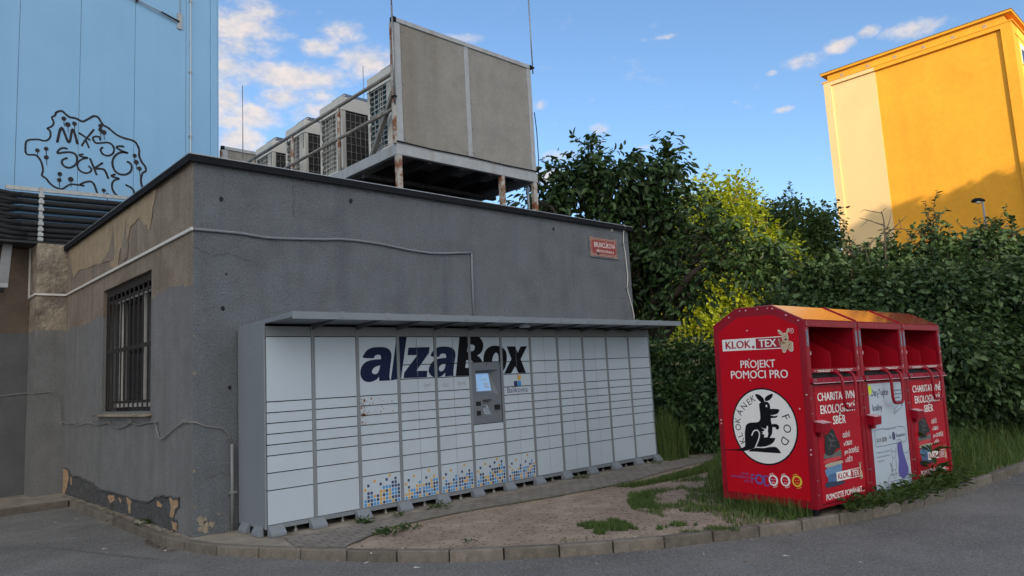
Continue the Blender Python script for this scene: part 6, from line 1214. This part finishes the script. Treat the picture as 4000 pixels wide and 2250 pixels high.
# elder bush beside the locker end
el = tree('elder_bush', 'dark elder bush with flat pale flower heads between the locker and the red bins', 'bush', (11.0,-.3,-.02), [lobe(*a) for a in ((2590,1420,95,15.4),(2690,1410,105,15.6),(2780,1430,100,15.4),(2610,1540,110,15.2),(2730,1550,120,15.0),(2825,1540,90,14.8),(2560,1480,80,15.8),(2680,1640,110,15),(2790,1650,90,14.8))], 620, 17, .14, .125, 'leaf_elder', r0=.05, seed=51, shell=.45, width=.5, fork=.2)
fl = np.random.default_rng(3); P = []
for px, py in ((2560,1352),(2600,1340),(2640,1330),(2680,1335),(2720,1325),(2760,1335),(2800,1345),(2620,1365),(2700,1360),(2750,1370),(2810,1385),(2715,1410),(2725,1420),(2550,1500),(2580,1495),(2700,1450),(2760,1470),(2640,1420)):
    c = np.array(at(px+fl.uniform(-8,8), py+fl.uniform(-6,6), 14.75+fl.uniform(-.1,.2))); P.append(c+fl.normal(size=(26,3))*np.array([.055,.055,.008]))
P = np.concatenate(P); V, F = leaf_arrays(P, fl.normal(size=P.shape), np.tile([0,0,1.], (len(P),1))+fl.normal(size=P.shape)*.3, .035, .8, .1, 0, fl); np_mesh('flower_head', V, [F], 'flower_cream', el)
# lilac hedge behind and to the right of the bins
LIL = [((3060,1270,80,14.5),(3000,1320,90,14.5),(3090,1380,110,14.3),(2930,1330,70,14.4)),
 ((3180,1150,90,15),(3130,1230,100,14.8),(3250,1180,90,15),(3200,1330,140,14.6),(3165,1085,30,15)),
 ((3350,1105,75,15.5),(3290,1130,55,15.5),(3320,1210,120,14.9),(3400,1165,95,15.8),(3330,1340,140,15)),
 ((3460,1062,80,16.3),(3430,1010,38,16),(3450,1160,120,15.2),(3530,1130,85,16.2),(3480,1320,150,15.3),(3395,1035,42,15.9),(3500,1010,36,16)),
 ((3655,895,22,16.6),(3640,950,32,16.6),(3675,1000,45,16.4),(3600,1110,75,16.8),(3670,1140,115,15.6),(3640,1270,135,15.6),(3700,1390,130,15.0),(3680,1520,120,15.4),(3620,985,26,16.4)),
 ((3790,1020,60,17.4),(3740,1045,65,16.6),(3835,965,48,16.8),(3860,925,24,16.8),(3810,1135,125,16.2),(3800,1290,150,16.2),(3820,1440,140,15.6),(3800,1580,110,16)),
 ((3915,965,52,18),(3900,925,24,18),(3990,1050,70,17.6),(3950,1160,125,17.0),(3960,1330,160,17),(3960,1480,150,16.4),(3960,1620,110,16.8),(3960,985,30,17.8)),
 ((4110,1040,100,20),(4130,1170,170,19.5),(4110,1350,190,19),(4100,1540,170,18.6))]
LLAB = ['lilac shrub right behind the roof of the nearest red bin', 'lilac shrub behind the seam of the first and second bin', 'lilac shrub rising behind the middle red bin', 'lilac shrub below the bare dead branches', 'tall lilac shrub with a leafy spike just right of the farthest bin', 'lilac shrub below and left of the lamp head', 'lilac shrub below the lamp post at the right of the hedge', 'lilac shrub at the outer right end of the hedge']
for i, ls in enumerate(LIL):
    lb = [lobe(*a) for a in ls]; cx = sum(l[0] for l in lb)/len(lb); cy = sum(l[1] for l in lb)/len(lb)
    t = tree('lilac_shrub', LLAB[i], 'shrub', (cx, cy, -.02), lb, 150*len(ls), 17, .13, .115, 'leaf_lilac', r0=.05, sh=(34, .5), group='lilac hedge behind the red bins', seed=60+i, width=.66, shell=.5, up=.35, hang=.45, fork=.25, droop=.15)
    rg = np.random.default_rng(90+i); P = []
    C, out = cluster_points(lb[:3], 9, rg, .95)
    for c in C:
        if c[2] < lb[0][2]-.1: continue
        k = 60; u = rg.random(k); P.append(c + np.stack([rg.normal(size=k)*.04*(1-u), rg.normal(size=k)*.04*(1-u), u*.2+.02], 1))
    if P:
        P = np.concatenate(P); V, F = leaf_arrays(P, rg.normal(size=P.shape), rg.normal(size=P.shape), .022, .8, .1, 0, rg); np_mesh('faded_bloom', V, [F], 'flower_dry', t)
# leafy spikes on the hedge outline
sp = np.random.default_rng(77)
# bare dead branches
bt = thing('bare_branches', 'bare dead branches sticking up from the hedge before the cream wall strip', 'branches', tuple(at(3457,1000,15.2)*1.0))
mb = MB(); R_ = 15.2
def br(pts, a, b): mb.tube(smooth_line([tuple(at(x, y, R_+random.uniform(-.12,.12))) for x, y in pts], 3), list(np.linspace(a, b, (len(pts)-1)*3+1)), 5)
br([(3460,1060),(3457,930),(3452,860),(3442,825)], .02, .006); br([(3445,833),(3400,824),(3375,820),(3362,830)], .010, .004); br([(3443,830),(3455,818),(3462,810)], .008, .003)
br([(3456,882),(3420,870),(3385,858),(3355,850)], .014, .004); br([(3390,860),(3375,875),(3362,886)], .007, .003); br([(3420,871),(3400,860)], .006, .003)
br([(3460,915),(3490,893),(3515,868),(3545,842)], .016, .004); br([(3464,895),(3475,860),(3480,835)], .010, .003); br([(3480,898),(3510,895),(3535,895),(3550,905)], .010, .003); br([(3515,868),(3508,855)], .006, .002); br([(3520,895),(3517,870),(3510,855)], .006, .002); br([(3535,895),(3550,915),(3555,922)],.006,.002); br([(3552,925),(3585,907)], .006, .002)
br([(3350,1010),(3320,985),(3290,960)], .018, .012); br([(3340,995),(3325,960),(3335,920)], .010, .003); br([(3365,970),(3335,955),(3315,940)], .010, .004); br([(3325,960),(3300,985)],.006,.003); br([(3328,950),(3345,930)],.006,.003); br([(3400,1040),(3380,965),(3382,945)], .010,.004)
mb.build('branch', 'twig', bt)
# street lamp beyond the hedge
lpx = at(3838,786,25.0)
sl_ = thing('street_lamp', 'street lamp with a dark rounded head in front of the yellow wall', 'street lamp', (lpx.x, lpx.y, 0)); MB().tube([(lpx.x,lpx.y,0),(lpx.x,lpx.y,3),(lpx.x,lpx.y,lpx.z-.03)], [.06,.035,.028], 10).build('pole', 'lamp_metal', sl_, smooth=True)
lh = MB(); hd = Vector((-.35,.94,0))
c0 = Vector((lpx.x,lpx.y,lpx.z))+hd*.10
for k in range(1): lh.tube([c0-hd*.17+Vector((0,0,.0)), c0-hd*.13+Vector((0,0,.02)), c0-hd*.03+Vector((0,0,.045)), c0+hd*.07+Vector((0,0,.05)), c0+hd*.14+Vector((0,0,.035)), c0+hd*.18+Vector((0,0,.01))], [.012,.045,.07,.072,.055,.012], 12)
hd_o = lh.build('lamp_head', 'roof_edge', sl_, smooth=True); lg_ = MB(); lg_.tube([c0-hd*.12+Vector((0,0,-.01)), c0+hd*.02+Vector((0,0,.0)), c0+hd*.13+Vector((0,0,.01))], [.02,.06,.02], 10); lg_.build('lamp_glass', 'lamp_glass', sl_, smooth=True)
# tall trees outside the picture that throw the leafy shadow on the yellow gable
def shadow_tree(gy, gz, dist, rad, seed):
    c = Vector((52.4, gy, gz)) + SDIR*dist/math.cos(SUN_EL)*1.0
    lb = [(c.x+dx, c.y+dy, c.z-rad*.9+dz, r_, r_, r_) for dx, dy, dz, r_ in ((0,0,0,rad*.8),(1.6,-1.6,-1.2,rad*.8),(-1.4,1.6,-1.6,rad*.8),(.6,1.0,-3.2,rad),(-.5,-1.2,-3.6,rad))]
    tree('roadside_tree', 'tall tree beside the far road', 'tree', (c.x, c.y, ZR), lb, 420, 22, .35, .34, 'leaf_dark', r0=.25, group='roadside trees', seed=seed, twigs=False, width=.7)
for gy, gz, ds, rad, sd__ in ((1.4, 13.4, 20, 2.0, 301), (3.9, 13.3, 22, 2.0, 302), (6.2, 12.9, 25, 2.2, 303), (8.8, 12.9, 28, 1.9, 304), (10.2, 12.5, 30, 1.8, 305), (12.2, 11.7, 33, 1.6, 306), (2.8, 10.5, 22, 3.0, 307), (10.5, 9.6, 31, 3.0, 308), (6.6, 10.2, 27, 3.0, 309)):
    shadow_tree(gy, gz, ds, rad, sd__)

# ------------------------------------------------------------------ grass and weeds
gr_ = np.random.default_rng(101)
def in_poly(P, poly):
    x, y = P[:, 0], P[:, 1]; c = np.zeros(len(P), bool); n = len(poly)
    for i in range(n):
        x1, y1 = poly[i]; x2, y2 = poly[(i+1) % n]
        c ^= ((y1 > y) != (y2 > y)) & (x < (x2-x1)*(y-y1)/(y2-y1+1e-12)+x1)
    return c
from mathutils import noise as mn
def scatter(poly, n, clump=0.0, scale=2.0, thr=0.0):
    xs = [p[0] for p in poly]; ys = [p[1] for p in poly]
    P = np.stack([gr_.uniform(min(xs), max(xs), n*3), gr_.uniform(min(ys), max(ys), n*3)], 1); P = P[in_poly(P, poly)]
    if clump:
        v = np.array([mn.noise(Vector((a*scale, b*scale, 3.7))) + .5*mn.noise(Vector((a*scale*3, b*scale*3, 1.2))) for a, b in P]); P = P[v > thr]
    P = P[:n]; return np.concatenate([P, np.zeros((len(P), 1))-.006], 1)
def gpoly(*pts): return [tuple(gp(x, y)[:2]) for x, y in pts]
BF = [tuple((BO + BR @ Vector((u, v, 0)))[:2]) for u, v in ((0,0),(3.55,0),(3.55,1.17),(0,1.17))]
def not_in_bins(P): return P[~in_poly(P, BF)]
VV, FA, FB = [], [], []; kk = 0
def addg(P, h, w, lean):
    global kk
    if not len(P): return
    V, A, B = grass_arrays(P, h, w, gr_, lean); VV.append(V); FA.append(A+kk); FB.append(B+kk); kk += len(V)
# worn lawn
addg(scatter(gpoly((2400,1902),(2520,1885),(2700,1838),(2790,1800),(2810,1815),(2790,1838),(2640,1875),(2480,1905)), 5200), .075, .006, .7)
addg(scatter(gpoly((2480,1910),(2640,1880),(2800,1845),(2840,1960),(3050,2030),(3170,2025),(3020,2052),(2800,2062),(2640,2040),(2560,2010),(2470,1990),(2440,1950)), 12000, 1, 2.6, .06), .055, .006, .85)
addg(scatter(gpoly((2440,1945),(2540,1925),(2560,1990),(2480,1992)), 2600, 1, 3, -.05), .06, .006, .8)
addg(scatter(gpoly((2250,2053),(2330,2040),(2410,2030),(2480,2060),(2500,2072),(2400,2075),(2300,2070)), 2600, 1, 4, -.1), .055, .006, .8)
addg(scatter(gpoly((2315,2080),(2350,2072),(2370,2085),(2335,2088)), 300), .05, .006, .8)
addg(scatter(gpoly((2560,2030),(2800,2062),(2900,2070),(2700,2085),(2560,2070)), 1500, 1, 4, .12), .05, .006, .8)
# taller grass round the nearest bin
addg(not_in_bins(scatter(gpoly((2720,1985),(2780,1820),(2830,1800),(2850,1990),(3000,2020),(3190,2005),(3180,2028),(3000,2052),(2850,2050)), 3800)), .13, .008, .85)
addg(not_in_bins(scatter(gpoly((2770,1880),(2800,1780),(2835,1790),(2860,1960),(2800,1960)), 1000)), .26, .010, .7)
addg(scatter([(4.30,-5.10),(4.55,-5.25),(4.75,-4.3),(4.55,-4.2)], 900), .2, .008, .7)
# strip between bins and kerb, right bank
addg(not_in_bins(scatter([(5.0,-5.46),(5.6,-5.62),(7.0,-5.80),(8.4,-5.92),(8.4,-5.2),(5.2,-5.2)], 4200)), .13, .008, .8)
addg(not_in_bins(scatter([(8.1,-5.90),(12,-6.1),(22,-6.7),(22,-4.6),(9.0,-4.2),(8.25,-4.6)], 12000)), .30, .010, .85)
addg(not_in_bins(scatter([(8.3,-5.4),(12,-5.6),(22,-6.0),(22,-4.2),(9.0,-3.8),(8.35,-4.4)], 5000)), .52, .011, .7)
addg(scatter([(8.1,-5.90),(12,-6.12),(22,-6.75),(22,-6.2),(12,-5.7),(8.2,-5.6)], 4200), .16, .008, .9)
# tall tuft by the locker end and meadow toward the trees
addg(scatter([(8.05,-.95),(8.6,-1.05),(9.0,-.6),(9.2,.3),(8.3,.5),(8.02,-.3)], 2600), .62, .011, .5)
addg(scatter([(8.05,-1.0),(8.35,-1.02),(8.3,-.6),(8.02,-.6)], 500), .85, .010, .35)
addg(scatter([(8.8,-.8),(9.6,-.9),(11,-1.2),(12.5,1.5),(9,1.5)], 4200), .42, .010, .6)
addg(scatter([(9.6,-1.6),(11,-2.0),(16,-1.0),(16,4),(11,3)], 9000, 1, .8, -.3), .35, .012, .7)
addg(scatter([(8.2,-1.02),(8.5,-1.3),(9.2,-1.5),(9.0,-1.9),(8.6,-1.5)], 300, 1, 3, 0), .07, .006, .8)
# along kerbs and path edge
addg(scatter([(1.6,-1.60),(2.7,-1.56),(4.3,-1.82),(5.3,-1.9),(5.3,-1.98),(4.3,-1.90),(2.7,-1.63),(1.6,-1.68)], 500, 1, 3, .1), .05, .006, .8)
addg(scatter([(2.0,-3.6),(3.0,-4.4),(4.2,-5.0),(4.2,-4.8),(3.0,-4.2),(2.1,-3.4)], 400, 1, 3, .2), .04, .005, .8)
g_o = np_mesh('grass', np.concatenate(VV), [np.concatenate(FA), np.concatenate(FB)], 'blade'); tag(g_o, 'short and tall green grass on the bare earth around the bins and hedge', 'grass', kind='stuff')
# leafy weeds: rosettes of broad leaves, each its own plant
def weed(p, n, size, spread, h, label, seed, group='weeds along paving and kerbs', width=.42):
    rg = np.random.default_rng(seed); t = None
    a = rg.uniform(0, 2*PI, n); e = rg.uniform(.1, 1.1, n); D = np.stack([np.cos(a)*np.cos(e), np.sin(a)*np.cos(e), np.sin(e)], 1)
    P = np.array(p) + np.stack([np.cos(a)*spread*rg.random(n), np.sin(a)*spread*rg.random(n), h*rg.random(n)**1.5], 1)
    V, F = leaf_arrays(P, D, np.tile([0, 0, 1.], (n, 1))+rg.normal(size=(n, 3))*.3, size, width, .12, .35, rg); V[:, 2] = np.maximum(V[:, 2], p[2]+.001)
    o = np_mesh('weed', V-np.array(p), [F], 'weed'); o.location = p; return tag(o, label, 'weed', group)
wl = [(1420,2043,34,.08,.09,.04,'small green weed at the inner end of the path edging'),(1520,2085,70,.09,.20,.05,'broad low weed on the bare earth below the path edging'),(1600,2066,40,.08,.12,.05,'low weed touching the path edging, second from the path corner'),(1425,2044,20,.08,.05,.08,'weed sprig at the path corner'),
 (1720,1985,60,.07,.17,.06,'weed growing at the joint before the third locker foot from the window end'),(1430,2040,10,.06,.05,.05,'tiny weed by the path corner'),(1428,2042,10,.06,.05,.05,'tiny weed by the path corner'),(1425,2043,10,.06,.05,.05,'tiny weed by the path corner'),
 (1545,2018,26,.06,.11,.03,'flat weed in front of a locker foot under the mosaic of the fourth column'),(1425,2041,10,.05,.03,.05,'tiny weed by the path corner'),(2270,1868,40,.07,.15,.04,'weed on the apron in front of the ninth locker column'),(2565,1812,24,.06,.12,.04,'weed beside the last locker foot'),(1838,2118,22,.05,.10,.03,'small weed alone on the bare earth near the kerb middle')]
done = set()
for i, (px, py, n, s, sp_, h, lab) in enumerate(wl):
    if lab in done or 'tiny' in lab: continue
    done.add(lab); p = gp(px, py, .004); weed((p.x, p.y, .004), n, s*.75, sp_, h, lab, 200+i)
for i, (px, py, lab) in enumerate(((433,2035,'tall thin weed growing from the kerb joint below the barred window'),(560,2055,'low weed at the foot of the peeled plinth'),(590,2046,'round-leaved weed at the plinth under the bare brick patch'))):
    p = gp(px, py, .004); weed((p.x, p.y, .0), 26 if i == 0 else 18, .06, .05 if i == 0 else .08, .28 if i == 0 else .07, lab, 230+i, width=.2 if i == 0 else .5)
wk_ = [(5.35,-5.50),(5.7,-5.58),(6.05,-5.66),(6.4,-5.68),(6.75,-5.72),(7.1,-5.74),(7.45,-5.76),(5.1,-5.44)]
for i, (x, y) in enumerate(wk_):
    weed((x, y, 0), 110, .075, .24, .17, 'broad-leaved weeds massed between the red bins and the kerb', 240+i, 'weeds massed before the bins', .5)
weed((7.12,-5.66,0), 46, .20, .10, .62, 'tall thistle-like weed in front of the gap before the farthest bin', 260, width=.25)
weed((8.35,.15,0), 16, .38, .15, .35, 'big burdock-like leaves behind the locker end', 261, width=.6)
lt = MB()
for _ in range(26):
    p = gp(random.uniform(200,1000), random.uniform(2010,2200), ZR+.002) if _ < 9 else gp(random.uniform(1300,3900), random.uniform(2050,2220), ZR+.002 if _ < 16 else .003)
    a = random.uniform(0, PI); s = random.uniform(.010, .022); u = Vector((math.cos(a), math.sin(a), 0))*s*random.uniform(1, 2); v = Vector((-math.sin(a), math.cos(a), 0))*s*.5
    q = Vector((p.x, p.y, p.z)); lt.add([q-u-v, q+u-v+Vector((0,0,.006)), q+u+v, q-u+v+Vector((0,0,.004))], [(0,1,2,3)])
tag(lt.build('litter', 'litter'), 'small scraps of pale litter lying on the asphalt and earth', 'litter', kind='stuff')
dl = np.random.default_rng(8); n = 420
P = np.concatenate([np.stack([-.02-dl.random(160)*.18*0+.0+(-.24)+dl.normal(size=160)*.03, dl.uniform(-.1,.9,160), np.full(160, ZR+.004)], 1), np.stack([dl.uniform(1.2,8,n-160), dl.uniform(-5.8,-1.8,n-160), np.full(n-160, .0)], 1)]); P = np.concatenate([P[:160], not_in_bins(P[160:])])
V, F = leaf_arrays(P, np.concatenate([dl.normal(size=(len(P), 2)), np.zeros((len(P), 1))], 1), np.tile([0,0,1.], (len(P),1))+dl.normal(size=P.shape)*.3, .035, .5, .1, 0, dl); V[:, 2] = np.maximum(V[:, 2], ZR+.003)
tag(np_mesh('fallen_leaves', V, [F], 'flower_dry'), 'dry brown leaf litter strewn along the kerb and bare earth', 'leaves', kind='stuff')

pb = np.random.default_rng(55); n = 900
P = np.concatenate([scatter([(1.2,-1.9),(2.7,-1.65),(5.3,-2.0),(7.5,-2.2),(5.0,-3.8),(4.2,-4.9),(2.6,-4.2),(1.3,-2.9)], 620), np.stack([np.interp(pb.random(280), np.linspace(0,1,len(KERB)), [k[0] for k in KERB]), np.zeros(280), np.full(280, ZR)], 1)])
u = pb.random(280); P[-280:, 0] = np.interp(u, np.linspace(0,1,len(KERB)), [k[0] for k in KERB]); P[-280:, 1] = np.interp(u, np.linspace(0,1,len(KERB)), [k[1] for k in KERB]); d_ = np.abs(pb.normal(size=280))*.07+.01; P[-280:, 0] -= d_*.6; P[-280:, 1] -= d_*.7
rs_ = pb.uniform(.004, .013, len(P)); pm_ = MB()
for p, r_ in zip(P, rs_):
    a = pb.uniform(.6, 1.4, 6)*r_; c = Vector((p[0], p[1], p[2]+r_*.35))
    pm_.add([c+Vector((a[0],0,0)), c+Vector((0,a[1],0)), c+Vector((-a[2],0,0)), c+Vector((0,-a[3],0)), c+Vector((0,0,a[4]*.7)), c-Vector((0,0,a[5]*.6))], [(0,1,4),(1,2,4),(2,3,4),(3,0,4),(1,0,5),(2,1,5),(3,2,5),(0,3,5)])
tag(pm_.build('pebbles', 'concrete'), 'small pebbles and grit on the bare earth and along the kerb', 'pebbles', kind='stuff')
ck = MB()
def crack(pts, w):
    q = []
    for a, b in zip(pts, pts[1:]):
        for t in (0, .25, .5, .75): q.append((a[0]+(b[0]-a[0])*t+random.uniform(-.025,.025), a[1]+(b[1]-a[1])*t+random.uniform(-.025,.025)))
    ck.sheet(stroke_flat(q+[pts[-1]], w, False, .5), lambda u, v, d: (u, v, d), ZR+.004)
crack([tuple(gp(x, y, ZR)[:2]) for x, y in ((3840,1888),(3930,1893),(4000,1898),(4120,1905))], .014)
crack([tuple(gp(x, y, ZR)[:2]) for x, y in ((0,2150),(180,2140),(420,2165),(640,2190))], .008)
tag(ck.build('road_crack', 'joint'), kind='structure')
